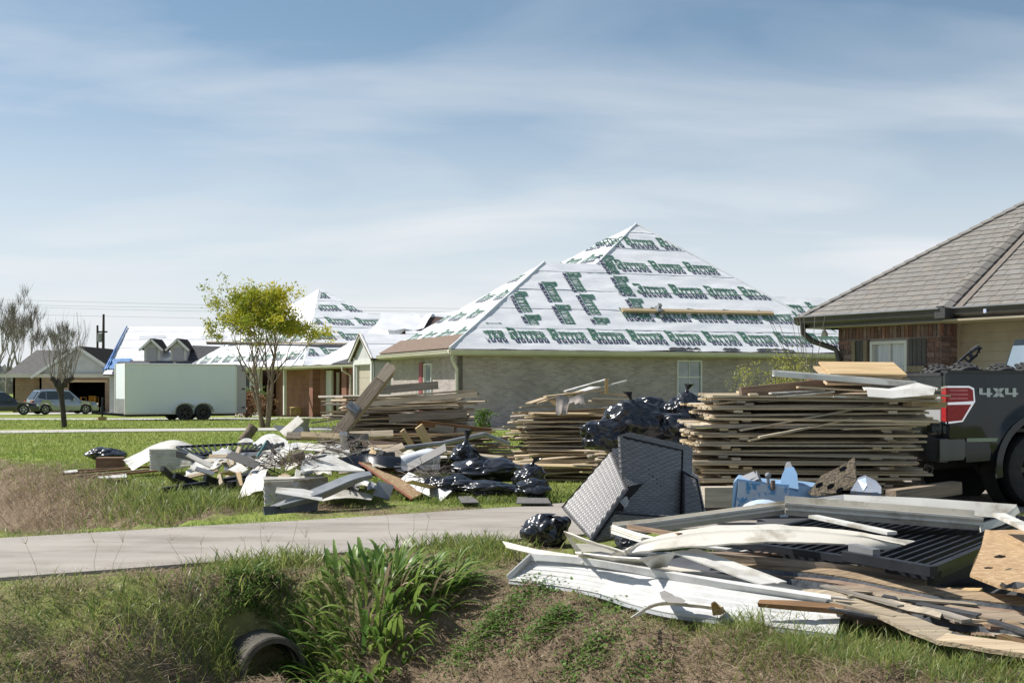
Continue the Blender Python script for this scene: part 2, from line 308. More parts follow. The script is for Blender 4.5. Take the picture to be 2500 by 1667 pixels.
def make_ground():
    rows = list(np.geomspace(2.2, 5, 14)[:-1])+list(np.geomspace(5, 17, 215)[:-1])+list(np.geomspace(17, 60, 90)[:-1])+list(np.geomspace(60, 4000, 40))
    cols = np.concatenate([np.linspace(-2.2, -.62, 16)[:-1], np.linspace(-.62, .62, 200), np.linspace(.62, 2.2, 16)[1:]])
    Y, Rr = np.meshgrid(rows, cols, indexing='ij'); X = Y*Rr; nr, nc = Y.shape
    z = gz(X.ravel(), Y.ravel()); v = np.stack([X.ravel(), Y.ravel(), z], 1)
    i = np.arange(nr-1)[:, None]*nc+np.arange(nc-1)[None, :]; q = np.stack([i, i+1, i+nc+1, i+nc], -1).reshape(-1, 4)
    me = bpy.data.meshes.new('ground'); me.from_pydata(v.tolist(), [], q.tolist())
    a = me.attributes.new('dry', 'FLOAT', 'POINT'); a.data.foreach_set('value', masks(X.ravel(), Y.ravel()))
    me.polygons.foreach_set('use_smooth', [True]*len(me.polygons)); me.update()
    m = bpy.data.materials.new('turf_and_thatch'); m.use_nodes = True; nt = m.node_tree; N = nt.nodes; L = nt.links; b = N['Principled BSDF']; b.inputs['Roughness'].default_value = 1; b.inputs['Specular IOR Level'].default_value = .1
    tc = N.new('ShaderNodeTexCoord'); at = N.new('ShaderNodeAttribute'); at.attribute_name = 'dry'
    def nz(sc, d, st=(1,1,1)):
        mp = N.new('ShaderNodeMapping'); mp.inputs['Scale'].default_value = st; L.new(tc.outputs['Object'], mp.inputs[0])
        n = N.new('ShaderNodeTexNoise'); n.inputs['Scale'].default_value = sc; n.inputs['Detail'].default_value = d; n.inputs['Roughness'].default_value = .65; L.new(mp.outputs[0], n.inputs[0]); return n.outputs[0]
    def mix(f, a, b_, lo=.35, hi=.65):
        mr = N.new('ShaderNodeMapRange'); mr.inputs[1].default_value = lo; mr.inputs[2].default_value = hi; L.new(f, mr.inputs[0]); x = N.new('ShaderNodeMix'); x.data_type = 'RGBA'; L.new(mr.outputs[0], x.inputs[0])
        for k, q in ((6, a), (7, b_)):
            if isinstance(q, tuple): x.inputs[k].default_value = (*q, 1)
            else: L.new(q, x.inputs[k])
        return x.outputs[2]
    g = mix(nz(.35, 6), (.20,.26,.055), (.26,.295,.085)); g = mix(nz(9, 6, (1,.25,1)), g, (.10,.155,.03), .5, .75)
    d = mix(nz(2.5, 9), (.25,.19,.13), (.15,.112,.077)); d = mix(nz(16, 8, (1,2.5,1)), d, (.10,.075,.05), .5, .7); d = mix(nz(24, 6), d, (.42,.34,.25), .56, .7)
    c = mix(at.outputs['Fac'], g, d, .3, .7); L.new(c, b.inputs['Base Color'])
    bp = N.new('ShaderNodeBump'); bp.inputs['Strength'].default_value = .7; bp.inputs['Distance'].default_value = .05; L.new(nz(14, 8), bp.inputs['Height']); L.new(bp.outputs[0], b.inputs['Normal'])
    me.materials.append(m); return setting(link('ground', me))
make_ground()
def SP(s, t, z): return Vector((C0[0]+VV.x*s+UU.x*t, C0[1]+VV.y*s+UU.y*t, z))
def make_driveway():
    b = MB(); ss = np.linspace(-9, 26, 120)
    A, B = [], []
    for s in ss:
        w = .05*noise.noise(Vector((s*.7, 1, 0))); near = -1.18+.75*float(sm(3.5, 7.5, s)); far = -3.78-.5*float(sm(3, 9, s))
        A.append(SP(s, far-w, .024)); B.append(SP(s, near+w, .024))
    b.sheet(B, A, .16, k=8); o = setting(b.build('driveway', m_conc, None, True, 30))
    # tooled joints: shallow dark grooves standing a hair proud
    g = MB()
    return o
make_driveway()
def path(name, pts, w, mat, zoff=.03):
    P = [Vector((p[0], p[1], gz1(p[0], p[1])+zoff)) for p in pts]; b = MB(); A, B = [], []
    for i, p in enumerate(P):
        d = (P[min(i+1,len(P)-1)]-P[max(i-1,0)]); d.z = 0; d.normalize(); n = Vector((-d.y, d.x, 0))
        A.append(p+n*w/2); B.append(p-n*w/2)
    b.sheet(B, A, .12); return setting(b.build(name, mat))
def fp(px, py): 
    p = Z(px, py, 0); return (p.x, p.y)
path('path', [fp(-300,1061), fp(0,1056), fp(300,1052), fp(800,1048), fp(1330,1047)], 2.4, m_path)
path('driveway', [(-30,57.5), (-23,57.6), (-17,57.8), (-10.5,58.2)], 2.6, m_path)
path('driveway', [(-60,84), (-45,86.5), (-34,90), (-27,94)], 5.5, m_path)
path('pavement', [(-14.5,61), (-10.5,62.5), (-7.5,61.2), (-4.5,56)], 2.2, m_path)
# water lying in the ditch beyond the driveway
def make_water():
    b = MB(); P = []
    for i in range(28):
        a = 2*math.pi*i/28; P.append(SP(.05+.55*math.cos(a)*(1+.2*noise.noise(Vector((i*.7,0,0)))), -8.2+2.6*math.sin(a), -.70))
    b.add(P, [tuple(range(28))]); m = pm('ditch_water', (.05,.05,.045), (.08,.075,.06), rough=.06, spec=.9, bump=.08, bscale=9)
    setting(b.build('water', m))
make_water()
# culvert pipe under the driveway
def make_culvert():
    o = thing('culvert_pipe', 'round concrete culvert pipe opening into the ditch under the driveway', 'pipe', SP(0, .12, -.9))
    b = MB(); c = SP(.02, .06, -.62); ax = -UU; n = 40
    b.lathe(c, ax, [(0,.205), (0,.205), (0,.24), (.012,.252), (.3,.252), (5.4,.252)], n); 
    m = pm('old_concrete', (.12,.108,.09), (.07,.063,.052), rough=.95, scale=6, bump=.6, dirt=((.07,.065,.05), 4, .52, .7)); b.build('pipe_wall', m, o, True, 40)
    b = MB(); b.lathe(c, ax, [(5.4,.205), (0,.205)], n); b.add([c+ax*.36+VV*(.21*math.cos(q*math.pi/8))+Vector((0,0,.21*math.sin(q*math.pi/8))) for q in range(16)], [tuple(range(16))])
    b.build('pipe_bore', pm('painted_bore_shade', (.03,.028,.024), (.012,.011,.01), rough=.9, scale=5), o, True, 40)  # near-black bore and back plate paint the shade inside the pipe
make_culvert()
# ------------------------------------------------------------------ houses
def set_uv(me, fn):
    uv = me.uv_layers.new(name='metric'); co = me.vertices
    for lp in me.loops: uv.data[lp.index].uv = fn(co[lp.vertex_index].co)
def wall_uv(o, x):   # metric uv along horizontal direction x and z
    x = Vector(x); set_uv(o.data, lambda c: (c.x*x.x+c.y*x.y, c.z))
def walls(name, pts, z0, z1, mat, parent, th=.16, closed=False, holes=()):
    """one wall per edge of the plan outline (outer faces), with rectangular openings (edge index, from, to, z0, z1)"""
    out = []; n = len(pts)
    for i in range(n if closed else n-1):
        a, c = Vector((*pts[i][:2], 0)), Vector((*pts[(i+1)%n][:2], 0)); d = (c-a); L_ = d.length; d.normalize(); nn = Vector((d.y, -d.x, 0))
        xs = sorted({0.0, L_, *[h[1] for h in holes if h[0] == i], *[h[2] for h in holes if h[0] == i]}); b = MB()
        for x0, x1 in zip(xs[:-1], xs[1:]):
            hs = sorted([h for h in holes if h[0] == i and h[1] <= x0+1e-6 and h[2] >= x1-1e-6], key=lambda h: h[3]); zz = z0; segs = []
            for h in hs: segs.append((zz, h[3])); zz = h[4]
            segs.append((zz, z1))
            for q0, q1 in segs:
                if q1-q0 > 1e-4:
                    e = [a+d*x0-nn*th, a+d*x1-nn*th, a+d*x1, a+d*x0]; b.hexa([p+Vector((0,0,q0)) for p in e[::-1]]+[p+Vector((0,0,q1)) for p in e[::-1]])
        o = b.build(name, mat, parent); wall_uv(o, d); out.append(o)
    return out
def clip(poly, planes):     # 2D convex clip; planes: (nx, ny, c) keep nx*x+ny*y >= c
    for nx, ny, c in planes:
        out = []; n = len(poly)
        for i in range(n):
            p, q = poly[i], poly[(i+1)%n]; dp = nx*p[0]+ny*p[1]-c; dq = nx*q[0]+ny*q[1]-c
            if dp >= 0: out.append(p)
            if (dp > 0 > dq) or (dp < 0 < dq):
                t = dp/(dp-dq); out.append((p[0]+(q[0]-p[0])*t, p[1]+(q[1]-p[1])*t))
        poly = out
        if len(poly) < 3: return []
    return poly
def half_planes(poly, inset=0.0):
    n = len(poly); area = sum(poly[i][0]*poly[(i+1)%n][1]-poly[(i+1)%n][0]*poly[i][1] for i in range(n)); sg = 1 if area > 0 else -1; out = []
    for i in range(n):
        p, q = poly[i], poly[(i+1)%n]; nx, ny = -(q[1]-p[1])*sg, (q[0]-p[0])*sg; l = math.hypot(nx, ny)
        if l < 1e-6: continue
        out.append((nx/l, ny/l, (nx*p[0]+ny*p[1])/l+inset))
    return out
# slab serif lettering built of convex pieces in a unit box (x right, y up)
def rc(x0, y0, x1, y1): return [(x0,y0),(x1,y0),(x1,y1),(x0,y1)]
GL = {
 'R': (.86, [rc(.06,0,.30,1), rc(0,0,.36,.13), rc(0,.87,.30,1), rc(.3,.84,.62,1), rc(.3,.42,.6,.57), [(.6,.42),(.76,.5),(.8,.72),(.74,.92),(.62,1),(.56,.8),(.56,.6)], [(.38,.46),(.6,.46),(.78,.13),(.52,.13)], rc(.5,0,.86,.13)]),
 'I': (.42, [rc(.09,0,.33,1), rc(0,0,.42,.15), rc(0,.85,.42,1)]),
 'T': (.78, [rc(.27,0,.51,1), rc(.17,0,.61,.14), rc(0,.82,.78,1), rc(0,.62,.12,.84), rc(.66,.62,.78,.84)]),
 'E': (.74, [rc(.06,0,.30,1), rc(0,0,.72,.16), rc(0,.84,.7,1), rc(.3,.43,.52,.58), rc(.6,.14,.72,.34), rc(.58,.66,.7,.86)]),
 'l': (.5, [rc(.05,0,.2,1), rc(.05,0,.5,.17)]), 'u': (.6, [rc(0,0,.17,1), rc(.43,0,.6,1), rc(.1,0,.5,.17)]),
 'm': (.7, [rc(0,0,.15,1), rc(.55,0,.7,1), [(.1,1),(.2,1),(.4,.35),(.3,.35)], [(.5,1),(.6,1),(.4,.35),(.3,.35)]]),
 'b': (.55, [rc(0,0,.17,1), rc(.1,.84,.5,1), rc(.1,.42,.5,.58), rc(.1,0,.52,.16), rc(.4,.08,.55,.5), rc(.38,.5,.52,.92)]),
 'e': (.5, [rc(0,0,.17,1), rc(.1,.84,.5,1), rc(.1,.42,.44,.58), rc(.1,0,.5,.16)]), 'r': (.55, [rc(0,0,.17,1), rc(.1,.84,.5,1), rc(.1,.42,.5,.58), rc(.36,.5,.52,.92), [(.22,.45),(.36,.45),(.55,0),(.37,0)]])}
def word_polys():
    g, nv, wh = [], [], []; x = 0; 
    for i, ch in enumerate('RITTER'):
        h = 1.0 if i == 0 else .66; wd, ps = GL[ch]
        sx = h*.98; g += [[(x+p[0]*sx, .36+p[1]*h) for p in q] for q in ps]; x += wd*sx+.045
    wx = x; n = 6; x = .3; step = (wx-x+.12)/6
    for i, ch in enumerate('lumber'):
        x0 = x+i*step; nv.append(rc(x0, 0, x0+step*.76, .29)); wd, ps = GL[ch]
        wh += [[(x0+step*.38+(p[0]-wd/2)*.22, .05+p[1]*.19) for p in q] for q in ps]
    fat = lambda P, k: [[((p[0]-sum(c[0] for c in q)/len(q))*k+sum(c[0] for c in q)/len(q), (p[1]-sum(c[1] for c in q)/len(q))*k+sum(c[1] for c in q)/len(q)) for p in q] for q in P]
    return fat(g, 1.12), nv, wh, wx
WORD = word_polys()
m_wrap = pm('white_roof_wrap', (.79,.80,.82), (.69,.70,.73), rough=.5, scale=.9, bump=.75, bscale=1.5, stretch=(1,1,2.6), detail=3)
m_green = pm('green_print', (.05,.14,.095), (.09,.19,.14), rough=.5, scale=3); m_navy = pm('navy_print', (.02,.03,.075), (.03,.04,.1), rough=.5); m_pwhite = pm('white_print', (.7,.71,.74), (.66,.67,.7), rough=.5)
def wrinkle(p): return .02*noise.noise(p*1.3)+.05*abs(noise.noise(Vector((p.x*.55, p.y*.55, p.z*3.6))))+.018*noise.noise(Vector((p.x*2.2, p.y*2.2, p.z*5)))
def roof_plane(parent, P, mat, name='roof_wrap', th=.06, course=1.25, step=.3, wrap=True, edge_drop=0):
    """a roof plane (convex planar polygon, counter-clockwise from outside); laid in courses, each course a sheet of its own"""
    P = [Vector(p) for p in P]; o, X, Yv, nrm = plane_frame(P); pl = [((p-o).dot(X), (p-o).dot(Yv)) for p in P]; hp = half_planes(pl)
    ymax = max(q[1] for q in pl); nC = max(1, int(math.ceil(ymax/course))); ims = []
    for ci in range(nC):
        y0, y1 = ci*course, min(ymax, (ci+1)*course+.06); cp = clip(pl, [(0,1,y0), (0,-1,-y1)])
        if len(cp) < 3: continue
        if not wrap:
            b = MB(); b.prism([o+X*q[0]+Yv*q[1]-nrm*th for q in cp], nrm*th); ims.append(b.build(name, mat, parent)); continue
        xs0, xs1 = min(q[0] for q in cp), max(q[0] for q in cp); b = MB(); nx = max(2, int((xs1-xs0)/step)); ny = max(2, int((y1-y0)/.14)); idx = {}; hpc = half_planes(cp)
        for i in range(nx):
            for j in range(ny):
                cell = clip(rc(xs0+(xs1-xs0)*i/nx, y0+(y1-y0)*j/ny, xs0+(xs1-xs0)*(i+1)/nx, y0+(y1-y0)*(j+1)/ny), hpc)
                if len(cell) < 3: continue
                ids = []
                for q in cell:
                    key = (round(q[0],3), round(q[1],3))
                    if key not in idx:
                        w3 = o+X*q[0]+Yv*q[1]; f = (q[1]-y0)/(y1-y0); idx[key] = len(b.v); b.v.append(tuple(w3+nrm*(wrinkle(w3)+.014*(1-f)+.004)))
                    if idx[key] not in ids: ids.append(idx[key])
                if len(ids) >= 3: b.f.append(tuple(ids)); b.m.append(0)
        ims.append(b.build(name, mat, parent, True, 60))
    b = MB(); b.prism([p-nrm*th for p in P], nrm*(th-.012)); b.build('roof_deck', m_deck, parent)
    return ims
def plane_frame(P):
    n = (P[1]-P[0]).cross(P[2]-P[0]).normalized()
    if n.z < 0: n = -n
    X = Vector((-n.y, n.x, 0)); X = X.normalized(); Yv = n.cross(X); lo = min(P, key=lambda p: p.z); return lo, X, Yv, n
def print_rows(parent, P, rows, height, width, gap, vert=False, sub=None, lift=.034, name='printed_word', squash=1.0):
    """rows: list of (start x, y of the base line, x0, x1 limits) in plane coordinates from the lowest-left corner"""
    P = [Vector(p) for p in P]; o, X, Yv, nrm = plane_frame(P); pl = [((p-o).dot(X), (p-o).dot(Yv)) for p in P]; hp = half_planes(pl, .12)
    if sub: hp = hp+half_planes(sub)
    g, nv, wh, wx = WORD; sx = width/wx; sy = height/1.36
    for (xs, y, x0, x1) in rows:
        x = xs
        while x < x1:
            bb = MB()
            for k, (polys, dz) in enumerate(((g, 0), (nv, 0), (wh, .012))):
                for q in polys:
                    pts = [(x+p[0]*sx, y+p[1]*sy) for p in q] if not vert else [(y+p[1]*sy, -(x+p[0]*sx)) for p in q]
                    lim = [(1,0,x0), (-1,0,-x1)] if not vert else []
                    c = clip(pts, hp+lim)
                    if len(c) >= 3:
                        w = [o+X*a+Yv*bq+nrm*(lift+dz*.5+wrinkle(o+X*a+Yv*bq)) for a, bq in c]; bb.add(w, [tuple(range(len(w)))], k)
            if bb.f: bb.build(name, [m_green, m_navy, m_pwhite], parent)
            x += width+gap
m_deck = pm('roof_decking', (.10,.06,.045), (.065,.04,.03), rough=.9, scale=5)
m_beige_brick = brick_mat('beige_brick', (.45,.385,.365), (.32,.272,.258), (.47,.42,.40)); m_red_brick = brick_mat('red_brick', (.30,.115,.075), (.21,.08,.055), (.33,.26,.22))
m_gut = pm('cream_gutter', (.60,.58,.47), (.53,.51,.41), rough=.45, scale=2); m_soffit = pm('soffit_paint', (.5,.48,.41), (.44,.42,.36), rough=.7)
m_sid = pm('pale_siding', (.58,.58,.57), (.5,.5,.49), rough=.6, scale=1.5); m_tansid = pm('tan_siding', (.42,.36,.26), (.36,.31,.22), rough=.6)
m_brownsh = pm('brown_shingle', (.24,.17,.13), (.15,.11,.085), rough=.95, scale=12, bump=.6); m_tarp = pm('blue_tarp', (.07,.2,.46), (.14,.3,.58), rough=.5, scale=3, bump=.7)
def gutter(parent, a, b, mat, r=.13, name='gutter'):
    a, b = Vector(a), Vector(b); d = (b-a).normalized(); out = d.cross(Vector((0,0,1))).normalized(); m = MB()
    prof = [(0,.0), (0,-.12), (.05,-.135), (.10,-.10), (.115,-.03), (.13,-.01), (.13,0), (.105,0), (.09,-.09), (.02,-.11), (.02,0)]
    m.prism([a+out*x+Vector((0,0,z)) for x, z in prof], b-a); return m.build(name, mat, parent)
def window(parent, c, x, w, h, nrm, nx=2, nz=2, frame_m=None, glass=None, sash=True):
    """window at the wall face: frame standing proud, panes set back; c is the bottom centre, x the horizontal direction"""
    fm = frame_m or m_trim; c = Vector(c); x = Vector(x).normalized(); nrm = Vector(nrm).normalized(); up = Vector((0,0,1)); b = MB(); t = .05
    for z0, z1 in ((0, t), (h-t, h)): b.bar(c-x*w/2+up*(z0+z1)/2+nrm*.01, c+x*w/2+up*(z0+z1)/2+nrm*.01, .09, t)
    for sx in (-1, 1): b.bar(c+x*sx*(w/2-t/2)+up*t+nrm*.01, c+x*sx*(w/2-t/2)+up*(h-t)+nrm*.01, t, .09, up=nrm)
    o = b.build('window', fm, parent); mu = MB()
    for i in range(1, nx): mu.bar(c+x*(w*(i/nx-.5))+up*t-nrm*.01, c+x*(w*(i/nx-.5))+up*(h-t)-nrm*.01, .022, .03, up=nrm)
    for i in range(1, nz): mu.bar(c-x*(w/2-t)+up*h*i/nz-nrm*.012, c+x*(w/2-t)+up*h*i/nz-nrm*.012, .03, .022 if i != nz//2 else .05)
    if nx*nz > 1: mu.build('glazing_bar', fm, o)
    g = MB(); e = c-nrm*.03; g.hexa([e+x*a+nrm*d+up*z for z in (t, h-t) for a, d in ((-w/2+t,-.006),(w/2-t,-.006),(w/2-t,.006),(-w/2+t,.006))]); g.build('pane', glass or m_glassw, o)
    return o
# ---- the pale brick house under printed roof wrap (middle of the picture)
def house_middle():
    E0 = Vector((-2.02, 42.4, 0)); V, U = Vector((.929,.37,0)), Vector((-.37,.929,0)); UH = -U                     # plane coordinates: v away from the road, w away from the camera
    Q = lambda v, w, z: E0+V*v+U*w+Vector((0,0,z))
    H = thing('brick_house', 'pale brick house under white roof wrap with rows of green lettering', 'house', Q(8, 6, 0))
    zE = 2.6; fs, ls = .75, .63
    K = Q(.45, .45, 0); wl = 15.7
    win_v = 8.62
    walls('wall', [Q(.45, 8.2, 0), Q(.45, .45, 0), Q(.45+wl, .45, 0), Q(.45+wl, 16, 0)], -.3, zE-.1, m_beige_brick, H, holes=[(1, win_v-.5, win_v+.5, 1.35-1.22, 2.3), (0, 7.75-3.55, 7.75-2.7, .5, 2.2)])
    # window in the side wall: upper sash with four panes, lower half open and dark
    wc = Q(.45+win_v, .45, .95)
    window(H, wc+Vector((0,0,.18)), V, 1.0, 1.19, UH, 2, 2); b = MB()
    lo = wc; b.bar(lo-V*.47+Vector((0,0,.1)), lo-V*.47+Vector((0,0,-.85)), .06, .09, up=UH); b.bar(lo+V*.47+Vector((0,0,.1)), lo+V*.47+Vector((0,0,-.85)), .06, .09, up=UH); b.bar(lo-V*.5+Vector((0,0,.14)), lo+V*.5+Vector((0,0,.14)), .09, .06); b.build('window_frame', m_trim, H)
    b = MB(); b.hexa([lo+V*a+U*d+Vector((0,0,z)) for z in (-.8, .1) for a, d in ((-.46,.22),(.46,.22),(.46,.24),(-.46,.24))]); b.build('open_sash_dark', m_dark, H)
    # street front: window with red shutter strip
    n0 = -V; window(H, Q(.45, .45+3.12, .55), U, .84, 1.65, n0, 1, 2)
    b = MB(); b.bar(Q(.40, 4.3, .5), Q(.40, 4.3, 2.25), .36, .04, up=n0); b.build('shutter', pm('red_shutter', (.34,.07,.09), (.27,.05,.07), rough=.6), H)
    b = MB(); b.bar(Q(.42, 4.08, .5), Q(.42, 4.08, 2.25), .1, .05, up=n0); b.build('shutter_edge', m_brownbd, H)
    # roof planes
    apex = Q(10.4, 7.1, zE+fs*7.1); I = Q(5.25, 4.5, zE+fs*4.5); J = Q(7.4, 4.5, zE+fs*4.5); e0 = Q(0, 0, zE); e1 = Q(16.5, 0, zE); KR = Q(12.64, 4.5, zE+fs*4.5)
    front_lo = [e0, e1, KR, J, I]; front_hi = [J, KR, apex]
    roof_plane(H, front_lo, m_wrap); roof_plane(H, front_hi, m_wrap)
    e2 = Q(0, 8.3, zE); roof_plane(H, [e2, e0, I], m_wrap)
    bf = [Q(4.6, 11.8, 1.61+.607*4.6), J, apex]; roof_plane(H, bf, m_wrap)
    roof_plane(H, [Q(0.2, 8.2, zE+.05), Q(9, 8.2, zE+.05), J, I], m_wrap)
    roof_plane(H, [e1, Q(16.5, 14, zE), apex], m_wrap); roof_plane(H, [Q(16.5, 14, zE), Q(4, 14, zE), apex], m_wrap)
    # back wing on the right with its own ridge
    rz = 5.35; rw = [Q(11.5, 5.8, 2.65), Q(25, 5.8, 2.65), Q(22.6, 9.4, rz), Q(12, 9.4, rz)]; roof_plane(H, rw, m_wrap); roof_plane(H, [Q(25, 5.8, 2.65), Q(25, 13, 2.65), Q(22.6, 9.4, rz)], m_wrap); roof_plane(H, [Q(25, 13, 2.65), Q(12, 13, 2.65), Q(12, 9.4, rz), Q(22.6, 9.4, rz)], m_wrap)
    # rows of lettering on the front: (px of first word start, pixel y of base)
    o, X, Yv, nrm = plane_frame([Vector(p) for p in front_lo])
    def on_front(px, py):
        d = Vector(((px-CX)/F, 1, -(py-HY)/F)); cpos = Vector((0,0,CH)); t = (o-cpos).dot(nrm)/d.dot(nrm); p = cpos+d*t-o; return p.dot(X), p.dot(Yv)
    
    def clip_front(rows, hgt, wd, gp, P):
        print_rows(H, P, rows, hgt, wd, gp)
    hull = [e0, e1, apex, I]
    hgt, wd, gp = .84, 1.33, .17
    def row(px, py, n, P=hull, x0=0, h=hgt):
        xs, ys = on_front(px, py); print_rows(H, P, [(xs, ys, max(xs, on_front(x0, py)[0]), xs+n*(wd+gp))], h, wd, gp)
    row(1240-92, 836, 11, x0=1190); row(1517, 784, 6, x0=1530); row(1500-28, 722, 6, x0=1512); row(1517-92, 661, 5, x0=1488); row(1449, 603, 4)
    # sheets laid up the slope on the left part: lettering turned to run down it
    for px, py, n in ((1262, 712, 2.0), (1335, 690, 2.4), (1393, 666, 2.7), (1475, 625, 2.9), (1200, 790, .7), (1145, 812, .4)):
        xs, ys = on_front(px, py); sub = rc(-2, on_front(px, 792)[1], 60, 60)
        print_rows(H, hull, [(-ys, xs-.4, 0, -ys+n*(wd+gp)*.95)], hgt*.85, wd*1.0, gp, vert=True, sub=sub)
    # faint lettering on the street-side planes
    lf = [e2, e0, I]; print_rows(H, lf, [(-8, y, -9, 9) for y in (.75, 2.1, 3.4, 4.8)], .7, 1.2, .6)
    print_rows(H, bf, [(-9, y, -9, 9) for y in (.4, 1.8, 3.2, 4.6)], .8, 1.3, .5)
    print_rows(H, rw, [(.2, 3.1, -2, 14), (.9, 1.5, -2, 14)], .95, 1.3, .3)
    # ridge caps crumpled
    for a, c in ((apex, J), (I, e0), (apex, e1)):
        b = MB(); pts = [a.lerp(c, i/14) for i in range(15)]; b.tube([p+Vector((0,0,.02+.02*noise.noise(p*2))) for p in pts], [.05+.015*noise.noise(p*3) for p in pts], 6); b.build('hip_fold', m_wrap, H, True)
    # eaves: fascia, gutter, soffit
    for a, c in ((e0, e1), (e2, e0)):
        gutter(H, a+Vector((0,0,-.03)), c+Vector((0,0,-.03)), m_gut) if a is e0 else gutter(H, a+Vector((0,0,-.03)), c+Vector((0,0,-.03)), m_gut)
        b = MB(); b.bar(a-Vector((0,0,.09)), c-Vector((0,0,.09)), .03, .17); b.build('fascia', m_gut, H)
    b = MB(); b.prism([Q(0, .02, zE-.19), Q(16.5, .02, zE-.19), Q(16.5, .5, zE-.19), Q(0, .5, zE-.19)], (0,0,.02)); b.build('soffit', m_soffit, H)
    b = MB(); b.prism([Q(.02, .5, zE-.19), Q(.5, .5, zE-.19), Q(.5, 8.3, zE-.19), Q(.02, 8.3, zE-.19)], (0,0,.02)); b.build('soffit', m_soffit, H)
    # old brown shingles showing along the street eave
    b = MB(); b.prism([Q(-.03, .1, zE+.03), Q(-.03, 8.2, zE+.03), Q(.7, 7.8, zE+.50), Q(.7, .6, zE+.50)], (0,0,.03)); b.build('shingle_strip', m_brownsh, H)
    # torn black felt under the wrap along the eave
    for px0, px1 in ((1628, 1705), (1758, 1800), (1840, 1930)):
        xs0, xs1 = on_front(px0, 850)[0], on_front(px1, 850)[0]; b = MB(); n = 9
        b.add([o+X*(xs0+(xs1-xs0)*i/n)+Yv*(.02)+nrm*.07 for i in range(n+1)]+[o+X*(xs0+(xs1-xs0)*i/n)+Yv*(.1+.1*abs(math.sin(i*1.7+px0))*(0 if i in (0, n) else 1))+nrm*.07 for i in range(n+1)], [(i, i+1, n+2+i, n+1+i) for i in range(n)]); b.build('felt_shade_patch', m_felt, H)
    # downspout at the street corner
    k = Q(.36, .33, 0); b = MB(); b.tube([Q(.1,.05,zE-.14), Q(.1,.05,zE-.32), k+Vector((0,0,zE-.62)), k+Vector((0,0,1.4)), k+Vector((0,0,.1))], .055, 8); b.build('downspout', m_gut, H, True)
    # the small white gable beside it and the wing behind
    g0 = Q(.5, 10.8, 0); gw = 3.1
    gm = lambda w, z, v=0: g0+U*w+V*v+Vector((0,0,z))
    walls('gable_wall', [gm(gw, 0), gm(0, 0), gm(0, 0, 4.5)], -.3, 2.62, m_sid, H, holes=[(0, .45, 2.65, -.3, 2.25)])
    b = MB(); b.prism([gm(0, 2.62), gm(gw, 2.62), gm(gw/2, 3.5)], V*.12); b.build('gable_panel', m_sid, H)
    b = MB()
    for a, c in ((-.25, gw/2), (gw+.25, gw/2)):
        b.bar(gm(a, 2.62-.14, -.16), gm(c, 3.5+.06, -.16), .05, .2)
    b.build('bargeboard', m_trim, H)
    b = MB(); b.bar(gm(.22, -.2, -.03), gm(.22, 2.6, -.03), .2, .06, up=-V); b.bar(gm(gw-.2, -.2, -.03), gm(gw-.2, 2.6, -.03), .2, .06, up=-V); b.bar(gm(.1, 2.4, -.035), gm(gw-.1, 2.4, -.035), .06, .2); b.build('door_trim', m_trim, H)
    d = MB(); 
    for i in range(5): d.prism([gm(.45, -.2+i*.49, .1), gm(2.65, -.2+i*.49, .1), gm(2.65, .28+i*.49, .1), gm(.45, .28+i*.49, .1)], V*.04)
    d.build('garage_door', pm('beige_door', (.5,.44,.35), (.45,.39,.31), rough=.6), H)
    for i in range(14):
        z = -.1+i*.19; b = MB(); b.hexa([gm(-.012, z, .05), gm(-.012, z, 4.4), gm(0, z, 4.4), gm(0, z, .05), gm(-.002, z+.19, .05), gm(-.002, z+.19, 4.4), gm(0, z+.19, 4.4), gm(0, z+.19, .05)]); b.build('siding_board', m_sid, H)
    # gable roof slopes
    for P in ([gm(-.3, 2.5, -.2), gm(-.3, 2.5, 7), gm(gw/2, 3.57, 7), gm(gw/2, 3.57, -.2)], [gm(gw+.3, 2.5, 7), gm(gw+.3, 2.5, -.2), gm(gw/2, 3.57, -.2), gm(gw/2, 3.57, 7)]): roof_plane(H, P, m_wrap)
    wp = [Q(2.0, 10.6, 2.72), Q(13, 10.6, 2.72), Q(13, 13.4, 3.8), Q(2.6, 13.4, 3.8)]; roof_plane(H, wp, m_wrap)
    print_rows(H, wp, [(.6, .75, -9, 20), (1.2, 1.9, -9, 20)], .7, 1.25, .3)
    b = MB(); b.prism([Q(3.0, 13.3, 3.76), Q(13, 13.3, 3.76), Q(12.5, 15.0, 4.5), Q(4.0, 15.0, 4.5)], (0,0,.03)); b.build('bare_decking', m_deck, H)
    b = MB(); n = 26; A = []; B = []
    for i in range(n+1):
        v = 1.6+i*10.5/n; dn = 1.0*max(0, 1-i/5)+.32*abs(noise.noise(Vector((i*1.7,.3,0)))); A.append(Q(v+.4, 15.05, 4.58+.05*noise.noise(Vector((i*.9,0,0))))); B.append(Q(v, 15.0-.12-1.3*dn, 4.53-.05-.57*dn))
    b.sheet(A, B, .02, 3); b.build('torn_wrap', m_wrap, H, True)
    b = MB(); b.sheet([Q(1.2, 13.2, 3.75), Q(1.6, 14.1, 4.15), Q(2.2, 15.1, 4.56)], [Q(3.4, 13.3, 3.82), Q(3.9, 14.2, 4.22), Q(4.4, 15.05, 4.58)], .03, 5, lambda f: .06*math.sin(f*17)); b.build('torn_wrap', m_wrap, H, True)
    b = MB(); b.prism([Q(1.2, 13.6, 2.7), Q(2.6, 13.4, 3.78), Q(2.2, 15.05, 4.5), Q(.9, 17, 2.7)], (0,0,.02)); b.build('roof_wrap', m_wrap, H)
    roof_plane(H, [Q(13, 18, 2.7), Q(2, 18, 2.7), Q(2.2, 15.06, 4.5), Q(12.5, 15.06, 4.5)], m_wrap)
